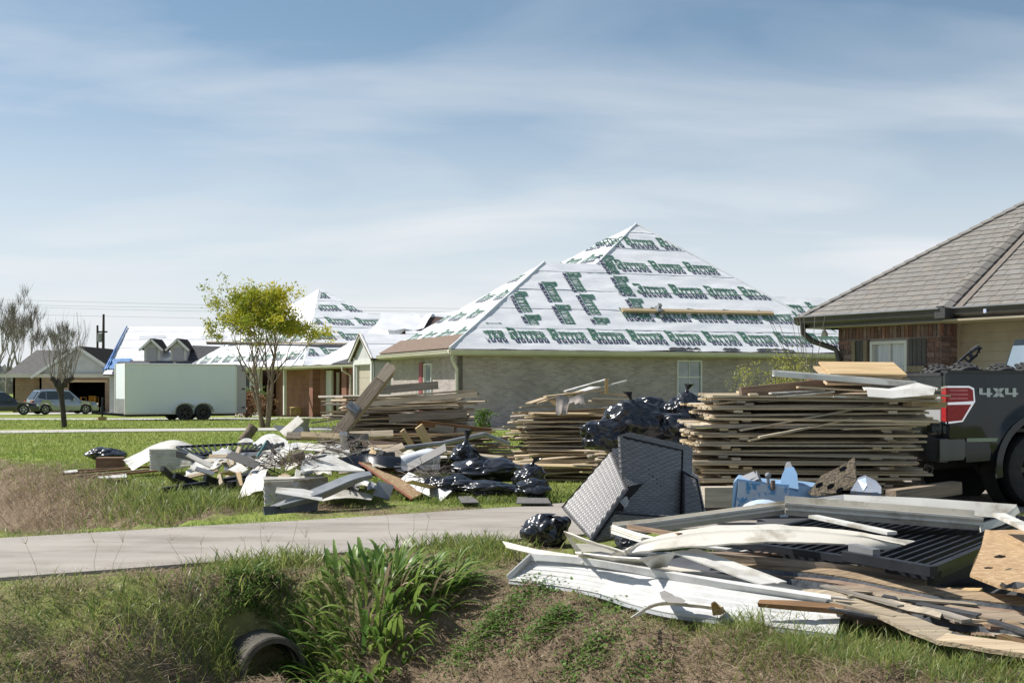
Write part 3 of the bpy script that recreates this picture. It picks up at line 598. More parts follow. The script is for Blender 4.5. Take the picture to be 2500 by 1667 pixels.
    # lumber lying on the roof
    a = o+X*on_front(1517, 763)[0]+Yv*on_front(1517, 763)[1]; c = o+X*on_front(1885, 770)[0]+Yv*on_front(1885, 770)[1]
    Mx = frame(a+nrm*.1, c+nrm*.1, nrm); b = MB(); b.box(((c-a).length/2, 0, 0), ((c-a).length, .16, .09)); tag(b.build('lumber_plank', m_fresh, None, M=Mx), 'long tan plank lying across the wrapped roof', 'plank')
    p = a.lerp(c, .23)+nrm*.1; b = MB(); b.box((0,0,.08), (.2,.3,.06)); b.box((0,-.2,.0), (.07,.4,.04)); b.box((.05,.1,.15), (.12,.12,.16)); tag(b.build('roof_bracket', m_gmetal, None, M=frame(p, p+X, nrm)), 'small grey bracket on the roof plank', 'bracket')
house_middle()
# ---- red brick house behind the blossoming tree
def house_red():
    R0 = Vector((-7.9, 65, 0)); Q = lambda q, r, z: R0-UU*q+VV*r+Vector((0,0,z)); zE = 2.5; g = -.2
    H = thing('brick_house', 'red brick house with brown door behind the leafy tree', 'house', Q(10, 5, g))
    wr = .5
    walls('wall', [Q(26, wr, 0), Q(13.4, wr, 0)], g-.3, zE-.05, m_sid, H)
    walls('wall', [Q(9.3, 1.5, 0), Q(6.5, 1.5, 0)], g-.3, zE-.05, m_red_brick, H)
    walls('wall', [Q(13.4, 1.5, 0), Q(9.3, 1.5, 0)], g-.3, zE-.05, m_red_brick, H)
    walls('wall', [Q(1.6, wr, 0), Q(-4, wr, 0), Q(-4, 11, 0)], g-.3, zE-.05, m_red_brick, H)
    walls('wall', [Q(6.5, 1.5, 0), Q(6.2, 2.6, 0), Q(1.6, 2.6, 0), Q(1.6, wr, 0)], g-.3, zE-.05, m_red_brick, H)
    walls('wall', [Q(-4, 11, 0), Q(26, 11, 0), Q(26, wr, 0)], g-.3, zE-.05, m_red_brick, H)
    for q, w in ((2.0, .55), (6.1, .45)):
        b = MB(); b.box(Q(q, wr+.2, (g+zE)/2-.1), (w, .45, zE-g-.1), rz=math.atan2(UU.y, UU.x)); o = b.build('column', m_red_brick, H); wall_uv(o, UU)
    b = MB(); b.bar(Q(5.3, 1.2, g), Q(5.3, 1.2, zE-.25), .7, .12, up=-VV); b.bar(Q(4.9, 1.5, g), Q(4.9, 1.5, zE-.35), .12, .12, up=-VV); b.bar(Q(2.4, 2.3, zE-.3), Q(5.2, 2.3, zE-.3), .12, .2); b.build('door_surround', m_trim, H)
    md = pm('brown_door_wood', (.24,.10,.035), (.17,.07,.025), rough=.5, scale=4, stretch=(6,6,.5))
    for q0, q1 in ((2.2, 3.45), (3.5, 4.75)):
        b = MB(); b.prism([Q(q0, 2.45, g+.05), Q(q1, 2.45, g+.05), Q(q1, 2.45, 2.1), Q(q0, 2.45, 2.1)], VV*.06); d = b.build('door', md, H)
        for z0, z1 in ((.05,.85), (1.0,1.95)):
            b = MB(); b.prism([Q(q0+.2, 2.43, z0), Q(q1-.2, 2.43, z0), Q(q1-.2, 2.43, z1), Q(q0+.2, 2.43, z1)], VV*.02); b.build('door_panel', md, d)
    b = MB(); b.bar(Q(9.7, wr, g), Q(9.7, wr, zE-.1), .16, .16, up=-VV); b.build('porch_post', m_trim, H)
    for q in (14.2, 16.3): window(H, Q(q, wr-.02, .3), UU, 1.0, 1.7, -VV, 2, 2)
    
    for q in (15.3, 17.4): b = MB(); b.bar(Q(q, wr-.03, .2), Q(q, wr-.03, 2.2), .5, .05, up=-VV); b.build('shutter', m_felt, H)
    gutter(H, Q(26, 0, zE), Q(-5, 0, zE), m_gut); b = MB(); b.bar(Q(26, .02, zE-.08), Q(-5, .02, zE-.08), .03, .16); b.build('fascia', m_gut, H)
    b = MB(); b.prism([Q(26, .03, zE-.17), Q(-5, .03, zE-.17), Q(-5, 2.6, zE-.17), Q(26, 2.6, zE-.17)], (0,0,.03)); b.build('soffit', m_soffit, H)
    b = MB(); b.tube([Q(1.1, -.05, zE-.1), Q(1.1, -.05, zE-.3), Q(1.1, wr-.08, zE-.55), Q(1.1, wr-.08, g)], .06, 8); b.build('downspout', m_gut, H, True)
    # roofs
    ap = Q(15.4, 5.2, 7.4); roof_plane(H, [Q(25.5, 0, zE), Q(6, 0, zE), ap], m_wrap); pf = [Q(6, 0, zE), Q(6, 10.4, zE), ap]; roof_plane(H, pf, m_wrap)
    roof_plane(H, [Q(6, 10.4, zE), Q(25.5, 10.4, zE), ap], m_wrap); roof_plane(H, [Q(25.5, 10.4, zE), Q(25.5, 0, zE), ap], m_wrap)
    print_rows(H, pf, [(-6, y, -20, 20) for y in (1.2, 3.3, 5.3, 7.3, 9.1)], 1.05, 1.55, .4)
    print_rows(H, [Q(25.5, 0, zE), Q(6, 0, zE), ap], [(-6, y, -20, 20) for y in (.5, 2.1)], .7, 1.5, .5)
    wz = zE+.52*5.2; roof_plane(H, [Q(5.2, -.02, zE), Q(-6, -.02, zE), Q(-6, 5.2, wz), Q(5.2, 5.2, wz)], m_wrap); roof_plane(H, [Q(-6, 10.4, zE), Q(5.2, 10.4, zE), Q(5.2, 5.2, wz), Q(-6, 5.2, wz)], m_wrap)
    b = MB(); b.prism([Q(5.25, .1, zE-.05), Q(5.25, 10.3, zE-.05), Q(5.25, 5.2, wz-.04)], UU*.06); b.build('gable_end', m_sid, H)
    b = MB(); b.add([Q(2.6, -.05, zE+.05), Q(-1, -.05, zE+.05), Q(-1, 1.3, zE+.8), Q(.2, 1.2, zE+.72), Q(1.2, .6, zE+.4)], [(0,1,2,3,4)]); b.build('felt_shade_patch', m_felt, H)
    for y0 in (3.0, 2.55):  # loose battens
        a = Q(7.6, 3, 3.45) ; 
    o, X, Yv, nrm = plane_frame([Vector(p) for p in pf]); b = MB(); b.bar(o+X*-4.6+Yv*2.55+nrm*.08, o+X*4.4+Yv*2.7+nrm*.08, .1, .06, up=nrm); b.build('loose_batten', m_fresh, H)
    b = MB(); b.bar(o+X*-4.6+Yv*2.4+nrm*.05, o+X*4.2+Yv*2.45+nrm*.05, .16, .03, up=nrm); b.build('felt_shade_patch', m_felt, H)
    p = Q(9.6, 1.1, g); b = MB(); b.box(p+Vector((0,0,.42)), (.75,.4,.05), rz=math.atan2(UU.y, UU.x))
    o = thing('stool', 'small wooden bench on the porch of the red brick house', 'bench', p); b.build('seat', m_fresh, o)
    for dx in (-.32, .32):
        b = MB(); b.box(p+UU*dx+Vector((0,0,.2)), (.05,.36,.4), rz=math.atan2(UU.y, UU.x)); b.build('leg', m_fresh, o)
house_red()
# ---- far house with dormers, blue tarp and an open garage
def house_far():
    Q = lambda q, r, z: Vector((-19.6-q, 91+r, z)); g = -.5; GX, GY = Vector((1,0,0)), Vector((0,1,0))
    H = thing('house', 'house with two dormers, blue tarp and open garage behind the white trailer', 'house', Q(5, 6, g))
    zE = 2.2; ridge = 5.8; rr_ = 6.0
    walls('wall', [Q(8.5, .5, 0), Q(-9, .5, 0), Q(-9, 12, 0)], g-.3, zE, m_sid, H)
    A, B = Q(8.8, 0, zE), Q(-9.5, 0, zE); C, D = Q(-9.5, rr_, ridge), Q(8.8, rr_, ridge)
    roof_plane(H, [A, B, C, D], m_wrap); roof_plane(H, [Q(-9.5,12,zE), Q(8.8,12,zE), D, C], m_wrap); b = MB(); b.prism([Q(8.6,.2,zE), Q(8.6,11.8,zE), Q(8.6,rr_,ridge-.1)], GX*.1); b.build('gable_end', m_sid, H)
    b = MB(); b.sheet([Q(8.95, .4, zE+.3), Q(8.9, 3.0, zE+1.9), Q(8.9, 5.9, ridge+.02)], [Q(8.6, .6, zE+.46), Q(8.75, 3, zE+1.9), Q(8.82, 5.9, ridge+.03)], .03, 6, lambda f: .05*math.sin(f*11)); b.build('tarp', m_tarp, H, True)
    b = MB(); b.sheet([Q(8.9, .6, zE+.45), Q(7.5, .5, zE+.42)], [Q(8.8, 1.7, zE+1.12), Q(7.3, 1.8, zE+1.18)], .03, 6, lambda f: .05*math.sin(f*9)); b.build('tarp', m_tarp, H, True)
    b = MB(); b.prism([Q(8.2, 0.02, zE+.08), Q(-9, .02, zE+.08), Q(-9, 1.5, zE+.97), Q(8.2, 1.5, zE+.97)], (0,0,.03)); b.build('felt_strip', pm('grey_felt', (.12,.12,.13), (.07,.07,.08), rough=.9, scale=9), H)
    b = MB(); b.prism([Q(3.3, 1.5, zE+.98), Q(1.2, 1.5, zE+.98), Q(.4, 3.2, zE+2.0), Q(3.4, 3.4, zE+2.12)], (0,0,.03)); b.build('felt_shade_patch', m_felt, H)  # black patch paints the shadowed roof right of the second dormer
    for x0 in (7.5, 3.0, 0.5, -2.0):      # folds and loose strips on the white roof
        b = MB(); b.sheet([Q(x0, 4.3, zE+2.62), Q(x0-1.9, 4.5, zE+2.74)], [Q(x0+.1, 4.6, zE+2.82), Q(x0-1.8, 4.75, zE+2.9)], .02, 4, lambda f: .03*math.sin(f*8)); b.build('loose_wrap', m_wrap, H, True)
    for q in (5.8, 3.95):                  # dormers
        d0 = 1.5; zb = zE+.6*d0; w = .56
        P = lambda a, r, z: Q(q+a, d0+r, z)
        b = MB(); b.prism([P(-w,0,zb), P(w,0,zb), P(w,0,zb+1.05), P(0,0,zb+1.55), P(-w,0,zb+1.05)], GY*2.4); dm = b.build('dormer', m_sid, H)
        b = MB(); b.bar(P(0,-.04,zb+.05), P(0,-.04,zb+.98), .72, .06, up=-GY); b.build('dormer_shutter', pm('lilac_shutter', (.42,.40,.44), (.37,.35,.39), rough=.6), dm)
        for k in range(7):
            b = MB(); b.bar(P(-.33,-.085,zb+.12+k*.125), P(.33,-.085,zb+.12+k*.125), .03, .05); b.build('slat', MAT['lilac_shutter'], dm)
        for sgn in (-1, 1):
            b = MB(); b.prism([P(sgn*(w+.25),-.3,zb+.86), P(0,-.3,zb+1.64), P(0,2.6,zb+1.64), P(sgn*(w+.25),2.6,zb+.86)], (0,0,.05)); b.build('dormer_roof', pm('fresh_black_underlay', (.008,.008,.009), (.016,.016,.017), rough=.95, spec=.1), dm)
            b = MB(); b.bar(P(sgn*(w+.27),-.33,zb+.82), P(0,-.33,zb+1.6), .05, .15); b.build('bargeboard', m_trim, dm)
    # garage wing
    GQ = lambda q, r, z: Vector((-31.4-q, 95+r, z)); gw = 2.85; zg = 2.05; GX, GY = Vector((1,0,0)), Vector((0,1,0))
    walls('garage_wall', [GQ(gw,0,0), GQ(-gw,0,0), GQ(-gw,7,0), GQ(gw,7,0)], g-.3, zg, brick_mat('tan_brick', (.36,.24,.15), (.25,.165,.10), (.36,.3,.24)), H, closed=True, holes=[(0, 2.1, 4.75, g-.3, 1.7)])
    b = MB(); b.prism([GQ(-gw,0,zg+.25), GQ(gw,0,zg+.25), GQ(0,0,zg+2.1)], GY*.1); b.build('gable_panel', m_sid, H)
    b = MB(); b.bar(GQ(-gw-.4,-.1,zg+.12), GQ(gw+3,-.1,zg+.12), .2, .26); b.build('fascia', m_gut, H)
    b = MB(); b.bar(GQ(.9,-.03,1.78), GQ(-2.1,-.03,1.78), .05, .16); b.build('door_header', m_fresh, H)
    for sgn, m in ((-1, m_felt), (1, m_felt)):
        b = MB(); b.prism([GQ(sgn*(gw+.45),-.35,zg), GQ(0,-.35,zg+2.2), GQ(0,8,zg+2.2), GQ(sgn*(gw+.45),8,zg)], (0,0,.08)); b.build('garage_roof', pm('fresh_black_underlay', (.008,.008,.009), (.016,.016,.017), rough=.95, spec=.1), H)
        b = MB(); b.bar(GQ(sgn*(gw+.48),-.4,zg-.02), GQ(0,-.4,zg+2.18), .05, .2); b.build('bargeboard', m_trim, H)
    b = MB(); b.prism([GQ(2.2,.02,g), GQ(-gw+.2,.02,g), GQ(-gw+.2,6.8,g), GQ(2.2,6.8,g)], (0,0,.02)); b.build('garage_floor', m_path, H)
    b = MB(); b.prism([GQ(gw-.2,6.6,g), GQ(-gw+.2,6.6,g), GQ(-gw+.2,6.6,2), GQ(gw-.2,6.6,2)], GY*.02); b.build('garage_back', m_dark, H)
    # low hipped wing at the left end
    wl = 2.3
    walls('wall', [GQ(gw+wl,1,0), GQ(gw,1,0)], g-.3, zg, MAT['tan_brick'], H); walls('wall', [GQ(gw+wl,8,0), GQ(gw+wl,1,0)], g-.3, zg, MAT['tan_brick'], H)
    for P in ([GQ(gw+wl+.5,.3,zg), GQ(gw-.2,.3,zg), GQ(gw-.2,3.8,zg+2.0), GQ(gw+1.6,3.8,zg+2.0)], [GQ(gw+wl+.5,8,zg), GQ(gw+wl+.5,.3,zg), GQ(gw+1.6,3.8,zg+2.0)]):
        b = MB(); b.prism(P, (0,0,.08)); b.build('hip_roof', pm('weathered_shingle', (.15,.145,.14), (.11,.108,.104), rough=.95, scale=5), H)
    # yellow machine in the garage
    p = GQ(-.4,1.3,g); M_ = thing('lawn_tractor', 'yellow lawn tractor parked inside the dark open garage', 'tractor', p); my = pm('yellow_paint', (.62,.3,.03), (.55,.25,.02), rough=.4)
    b = MB(); b.box(p+Vector((0,0,.55)), (.9,1.2,.35), rz=.6); b.box(p+Vector((.1,.2,.95)), (.5,.3,.5), rz=.6); b.build('body', my, M_)
    b = MB(); 
    for dx in (-.5, .5): b.tube([p+Vector((dx,-.5,.3)), p+Vector((dx,-.5,1.1)), p+Vector((dx*.9,.5,1.1)), p+Vector((dx*.9,.5,.3))], .05, 6)
    b.build('roll_frame', my, M_)
    for dx, dy in ((-.45,-.5), (.45,-.5), (-.45,.5), (.45,.5)):
        b = MB(); b.lathe(p+Vector((dx-.1,dy,.28)), (1,0,0), [(0,.05),(0,.28),(.2,.28),(.2,.05)], 14); b.build('wheel', m_rubber, M_)
house_far()
# ---- shingled brick house at the right edge
def house_right():
    A = Vector((4.99, 22.75, 0)); Q = lambda u, v, z: A+UU*u+VV*v+Vector((0,0,z)); zE = 2.6; tp = .72
    H = thing('brick_house', 'brown shingled brick house with a shuttered window behind the pickup truck', 'house', Q(4, 3, 0))
    m_br = pm('brown_red_brick', (.235,.14,.115), (.165,.10,.085), rough=.92, scale=9, bump=.7, bscale=30, rnd=.32, dirt=((.45,.38,.33), 5, .6, .74)); m_mort = pm('mortar', (.40,.36,.31), (.33,.3,.26), rough=.95, scale=20, bump=.5)
    L1 = 3.02; run = 4.5; oh = .47; ss = .45       # front length, overhang, set-back of the garage
    zt = zE-.2; uw0, uw1 = oh, L1-oh+.05
    walls('wall', [Q(uw0, 9, 0), Q(uw0, oh+.012, 0), Q(uw1, oh+.012, 0)], -.2, zt, m_mort, H, holes=[(1, .71, 1.49, .34, 2.15)])
    walls('wall', [Q(uw1-.012, oh+.012, 0), Q(uw1-.012, oh+ss, 0)], -.2, zt, m_mort, H)
    bw, bh, j = .24, .08, .011; base = MB(); nb = 0
    me_full = MB().box((0,0,0), (bw-j, .03, bh-j)).mesh('brick', m_br)
    rot = math.atan2(UU.y, UU.x); rotv = math.atan2(VV.y, VV.x)
    def put(c, ln, ht, r, part):
        if not part: base.box(c, (ln, .03, ht), rz=r); return
        if abs(ln-(bw-j)) < 1e-4 and abs(ht-(bh-j)) < 1e-4: me = me_full
        else: me = MB().box((0,0,0), (ln, .03, ht)).mesh('brick', m_br)
        link('brick', me, H, WM[H.name].inverted()@(Matrix.Translation(c)@Matrix.Rotation(r, 4, 'Z')))
    ncrs = int((zt-.2)/bh)
    for k in range(ncrs):
        z = zt-.215-bh*(k+.5); off = (k%2)*bw/2; x = uw0-off
        while x < uw1-.02:
            x0, x1 = max(x, uw0), min(x+bw, uw1); x += bw
            segs = [(x0, x1)]
            if .3 < z < 2.19:
                segs = [(max(a_, lo), min(b_, hi)) for a_, b_ in segs for lo, hi in ((-9, uw0+.69), (uw0+1.51, 9)) if min(b_, hi)-max(a_, lo) > .03]
            for a_, b_ in segs:
                if b_-a_ > .03: put(Q((a_+b_)/2, oh+R.uniform(-.003,.003), z), b_-a_-j, bh-j, rot, z > 1.42)
        for i in range(2): 
            w = ss/2; put(Q(uw1+.004, oh+w*(i+.5)+.01, z), w-j, bh-j, rotv, z > 1.42)
        for i in range(12): 
            if k % 2 == 0 or i: put(Q(uw0-.004, oh+.1+bw*i-(k%2)*bw/2+.05, z), bw-j, bh-j, rotv, False)
    n = int((uw1-uw0)/bh)
    for i in range(n): put(Q(uw0+bh*(i+.5), oh-.002, zt-.105), bh-j, .195, rot, True)   # soldier course
    for i in range(5): put(Q(uw1+.006, oh+.035+bh*i, zt-.105), bh-j, .195, rotv, True)
    stuff(base.build('brickwork', m_br, H))
    # window with white bars, curtained
    wc = Q(uw0+1.1, oh+.03, .34); window(H, wc, UU, .78, 1.81, -VV, 2, 4, glass=pm('curtained_glass', (.52,.55,.57), (.38,.42,.45), rough=.08, spec=.9, scale=5, stretch=(6,6,.5)))
    m_shut = pm('shutter_wood', (.3,.24,.16), (.2,.16,.11), rough=.85, scale=5, stretch=(8,8,.6), bump=.4); m_shutd = pm('shutter_dark_board', (.11,.10,.095), (.07,.065,.06), rough=.8, scale=5, stretch=(8,8,.6))
    for u0, w in ((uw0+.5, .33), (uw0+1.71, .36)):
        sh = MB(); sh.bar(Q(u0, oh-.01, .28), Q(u0, oh-.01, 2.17), w, .03, up=-VV); s_ = sh.build('shutter', m_shutd, H)
        for du in (-w/2+.035, w/2-.035) if u0 < uw0+1 else ():
            b = MB(); b.bar(Q(u0+du, oh-.04, .28), Q(u0+du, oh-.04, 2.17), .07, .03, up=-VV); b.build('shutter_stile', m_shut, s_)
        for zc in (1.68, .71):
            b = MB(); b.bar(Q(u0-w/2+.01, oh-.06, zc), Q(u0+w/2-.01, oh-.06, zc), .03, .1); b.build('shutter_rail', m_shut, s_)
        for k in range(4):
            b = MB(); b.bar(Q(u0-w/2+w*(k+.5)/4, oh-.028, .3), Q(u0-w/2+w*(k+.5)/4, oh-.028, 2.15), w/4-.012, .012, up=-VV); b.build('shutter_board', m_shutd, s_)
    # garage door of wide horizontal boards, set back
    for k in range(16):
        z = k*.15; b = MB(); b.hexa([Q(uw1+.0, oh+ss, z), Q(uw1+5, oh+ss, z), Q(uw1+5, oh+ss+.04, z), Q(uw1, oh+ss+.04, z), Q(uw1, oh+ss+.018, z+.148), Q(uw1+5, oh+ss+.018, z+.148), Q(uw1+5, oh+ss+.04, z+.148), Q(uw1, oh+ss+.04, z+.148)]); b.build('garage_door_board', m_tansid, H)
    b = MB(); b.bar(Q(uw1+.03, oh+ss-.02, 0), Q(uw1+.03, oh+ss-.02, zt), .06, .06, up=-VV); b.build('door_jamb', m_tansid, H)
    # roof: front slope, narrow return between hip and valley, garage slope
    Ah = Q(0, 0, zE); Bh = Q(L1, 0, zE)
    top = lambda u, v: Q(u, v, zE+tp*v)
    def slope(pl, eave_u0, lift=.0):    # pl in (u, v) plan; shingles in courses
        hp = half_planes(pl); us = [p[0] for p in pl]; vs = [p[1] for p in pl]; cs = math.sqrt(1+tp*tp); e = .15/cs; tab = .27
        nrm = (-VV*tp+Vector((0,0,1))).normalized(); k = 0; v = min(vs)-.02; out = []
        while v < max(vs):
            u = min(us)-tab*(.5*(k%2)+.15*math.sin(k*2.1)+1)
            while u < max(us):
                w = tab*R.choice((.8, 1, 1.2)); c = clip([(u+.004, v), (u+w-.004, v), (u+w-.004, v+e*1.25), (u+.004, v+e*1.25)], hp); u += w
                if len(c) >= 3: out.append((c, v))
            v += e; k += 1
        return out, nrm, e
    m_sh = pm('brown_grey_shingle', (.24,.223,.203), (.192,.178,.162), rough=.95, scale=5, bump=.5, bscale=90, rnd=.07)
    pl1 = [(0,0), (L1,0), (L1,run), (run,run)] if run < L1 else [(0,0), (L1,0), (L1,L1)]; pl2 = [(L1+.02,.12), (L1+6.5,.12), (L1+6.5,run), (L1+.02,run)]
    allt = []
    for pl in (pl1, pl2):
        o_, nrm, e = slope(pl, 0); dz = 0 if pl is pl1 else -.09; allt += [(c, v, nrm, e, dz) for c, v in o_]
        b = MB(); b.prism([top(*p)-nrm*.05+Vector((0,0,dz)) for p in pl], nrm*.04); b.build('roof_deck', m_deck, H)
    def inview(c):
        p = top(*c[0]); d = p.y; px = CX+p.x/d*F; py = HY-(p.z-CH)/d*F; return px < 2530 and py > 440
    rest = MB(); cnt = 0
    for c, v, nrm, e, dz in allt:
        def vert(q, th): return top(q[0], q[1])+nrm*th+Vector((0,0,dz))
        lo, hi = [], []
        for q in c: f = (q[1]-v)/(e*1.25); lo.append(vert(q, .002-.012*f)); hi.append(vert(q, .017-.013*f))
        n = len(c); vs_ = lo+hi; fs_ = [tuple(range(n, 2*n))]+[(i, (i+1)%n, n+(i+1)%n, n+i) for i in range(n)]
        if inview(c) and cnt < 300:
            cnt += 1; b = MB(); b.add(vs_, fs_); b.build('shingle', m_sh, H)
        else: rest.add(vs_, fs_)
    if rest.f: stuff(rest.build('shingle_courses', m_sh, H))
    # narrow return slope facing along the street, beside the hip
    b = MB(); b.prism([Q(L1+.13, .1, zE+.1*tp-.075), Q(L1+.3, .1, zE+.1*tp-.075), Q(L1+.25, run, zE+tp*run-.075), Q(L1+.13, run, zE+tp*run-.075)], (0,0,.025)); b.build('valley_flashing', pm('valley_metal', (.2,.172,.148), (.16,.138,.12), rough=.9, scale=8), H)
    b = MB(); b.prism([Q(L1+.03, 0, zE-.03), Q(L1+.03, .5, zE+.5*tp-.13), Q(L1+.03, run, zE+tp*run-.13), Q(L1+.03, run, zE+tp*run+.02), Q(L1+.03, 0, zE+.02)], UU*.02); b.build('rake_board', m_deck, H)
    # hip caps, overlapping pieces
    def caps(a, c, n, w):
        a, c = Vector(a), Vector(c); d = (c-a)/n; side = d.cross(Vector((0,0,1))).normalized(); up = side.cross(d.normalized())
        for i in range(n):
            p, q = a+d*(i-.12), a+d*(i+1); b = MB(); pts = []
            for e_, lift in ((p, .045), (q, .03)):
                for s_, dz in ((-w, -.42*w), (-w*.4, -.04*w), (w*.4, -.04*w), (w, -.42*w)): pts.append(e_+side*s_+up*(lift+dz))
            b.add(pts+[x-up*.02 for x in pts], [(0,1,5,4), (1,2,6,5), (2,3,7,6), (8,9,1,0), (9,10,2,1), (10,11,3,2), (0,4,12,8), (3,11,15,7)]); b.build('hip_cap', m_sh, H)
    caps(Bh+Vector((0,0,.02)), top(L1, run)+Vector((0,0,.02)), 30, .15); caps(Ah, top(L1, L1), 24, .11); caps(top(L1, L1), top(run, run), 12, .11)
    # side slope at the far left end of the roof
    b = MB(); b.prism([Q(0,0,zE-.06), Q(run,run,zE+tp*run-.06), Q(run,12,zE+tp*run-.06), Q(0,12,zE-.06)], (0,0,.03)); b.build('side_slope', m_sh, H)
    b = MB(); b.prism([top(L1, run)-Vector((0,0,.1)), top(L1+6.5, run)-Vector((0,0,.1)), Q(L1+6.5, 9, zE), Q(L1, 9, zE)], (0,0,.03)); b.build('back_slope', m_sh, H)
    m_dg = pm('dark_gutter', (.055,.053,.05), (.075,.07,.066), rough=.4)
    def gut(a, c):
        gutter(H, a, c, m_dg); a, c = Vector(a), Vector(c); d = (c-a).normalized(); out = d.cross(Vector((0,0,1)))
        b = MB(); b.prism([a+out*.115+Vector((0,0,-.005)), a+out*.145+Vector((0,0,-.005)), a+out*.145+Vector((0,0,.012)), a+out*.0+Vector((0,0,.03))], c-a); b.build('drip_edge', m_gmetal, H)
    gut(Q(-.02, 0, zE-.01), Q(L1+.05, 0, zE-.01)); gut(Q(L1+.1, ss*.35, zE-.0), Q(L1+6.5, ss*.35, zE-.0)); b = MB(); b.box(Q(L1+.06, -.02, zE-.075), (.2,.2,.16), rz=rot); b.build('gutter_corner', m_dg, H)
    gut(Q(0, 9, zE-.01), Q(0, 0, zE-.01))
    b = MB(); b.prism([Q(.02,.02,zt), Q(L1+6.5,.02,zt), Q(L1+6.5,oh+ss+.3,zt), Q(.02,oh+ss+.3,zt)], (0,0,.03)); b.build('soffit', m_tansid, H); b = MB(); b.prism([Q(.02,.3,zt), Q(uw0+.1,.3,zt), Q(uw0+.1,9,zt), Q(.02,9,zt)], (0,0,.031)); b.build('soffit', m_tansid, H)
    b = MB(); b.bar(Q(0,.03,zE-.1), Q(L1,.03,zE-.1), .03, .18); b.bar(Q(L1,ss*.35+.03,zE-.1), Q(L1+6.5,ss*.35+.03,zE-.1), .03, .18); b.build('fascia', m_dg, H)
    b = MB(); b.tube([Q(.12,-.05,zE-.1), Q(.12,-.03,zE-.28), Q(.2,.1,zE-.42), Q(uw0+.02,oh-.1,zE-.56), Q(uw0+.06,oh-.06,zE-.75), Q(uw0+.06,oh-.06,.1)], .05, 8); b.build('downspout', m_dg, H, True)
    b = MB(); b.lathe(Q(.3,.3,zt-.02), (0,0,-1), [(0,.02),(.03,.03),(.05,.05),(.11,.06),(.12,.04),(.12,0)], 14); b.build('floodlight', m_trim, H, True)
    p = Q(L1+.78, ss*.35-.14, zE-.075); b = MB(); b.box(p, (.05,.012,.06), rz=rot); b.build('gutter_tag', pm('blue_white_tag', (.6,.65,.75), (.3,.4,.7), scale=12), H)
house_right()
# ------------------------------------------------------------------ vehicles
def text_mesh(txt, name, size, mat, extrude=.002, bold=.0, shear=0.0):
    cu = bpy.data.curves.new(name, 'FONT'); cu.body = txt; cu.size = size; cu.extrude = extrude; cu.offset = bold; cu.shear = shear; cu.align_x = 'LEFT'
    o = bpy.data.objects.new(name, cu); me = bpy.data.meshes.new_from_object(o); me.name = name; me.materials.clear(); me.materials.append(mat)
    bpy.data.objects.remove(o); bpy.data.curves.remove(cu); return me
def wheel(parent, c, ax, r, w, rim_m, name='wheel', tread=0, n=28, spokes=7):
    c = Vector(c); ax = Vector(ax).normalized(); b = MB()
    b.lathe(c, ax, [(-w/2,r*.62),(-w/2,r*.86),(-w*.42,r*.97),(-w*.25,r),(w*.25,r),(w*.42,r*.97),(w/2,r*.86),(w/2,r*.62),(w*.3,r*.6),(-w*.3,r*.6),(-w/2,r*.62)], n)
    t = b.build(name, m_rubber, parent, True, 35)
    if tread:
        b = MB(); up0 = Vector((0,0,1)); a_ = ax.cross(up0).normalized()
        for i in range(tread):
            th = 2*math.pi*i/tread; d = a_*math.cos(th)+up0*math.sin(th); tg = ax.cross(d)
            for sx in (-1, 1):
                M3 = Matrix((ax, tg, d)).transposed(); b.box(c+d*(r+.004)+ax*sx*w*.22+tg*(.01*sx), (w*.36, 2*math.pi*r/tread*.55, .03), M=M3)
        b.build('tread_blocks', m_rubber, t)
    b = MB(); o = w*.36
    b.lathe(c, ax, [(o*.5,r*.60),(o,r*.60),(o,r*.54),(o*.6,r*.52)], n); b.lathe(c, ax, [(o*.9,r*.001),(o*.95,r*.12),(o*.8,r*.15)], n)
    z = Vector((0,0,1)); a_ = ax.cross(z).normalized()
    for i in range(spokes):
        th = 2*math.pi*i/spokes; d = a_*math.cos(th)+z*math.sin(th); b.bar(c+ax*o*.8+d*r*.08, c+ax*o*.8+d*r*.56, r*.13, .03, up=ax)
    b.build('rim', rim_m, t, True, 35); b = MB(); b.lathe(c, ax, [(0,.0001),(0,r*.6)], n); b.build('brake_backing', m_dark, t); return t
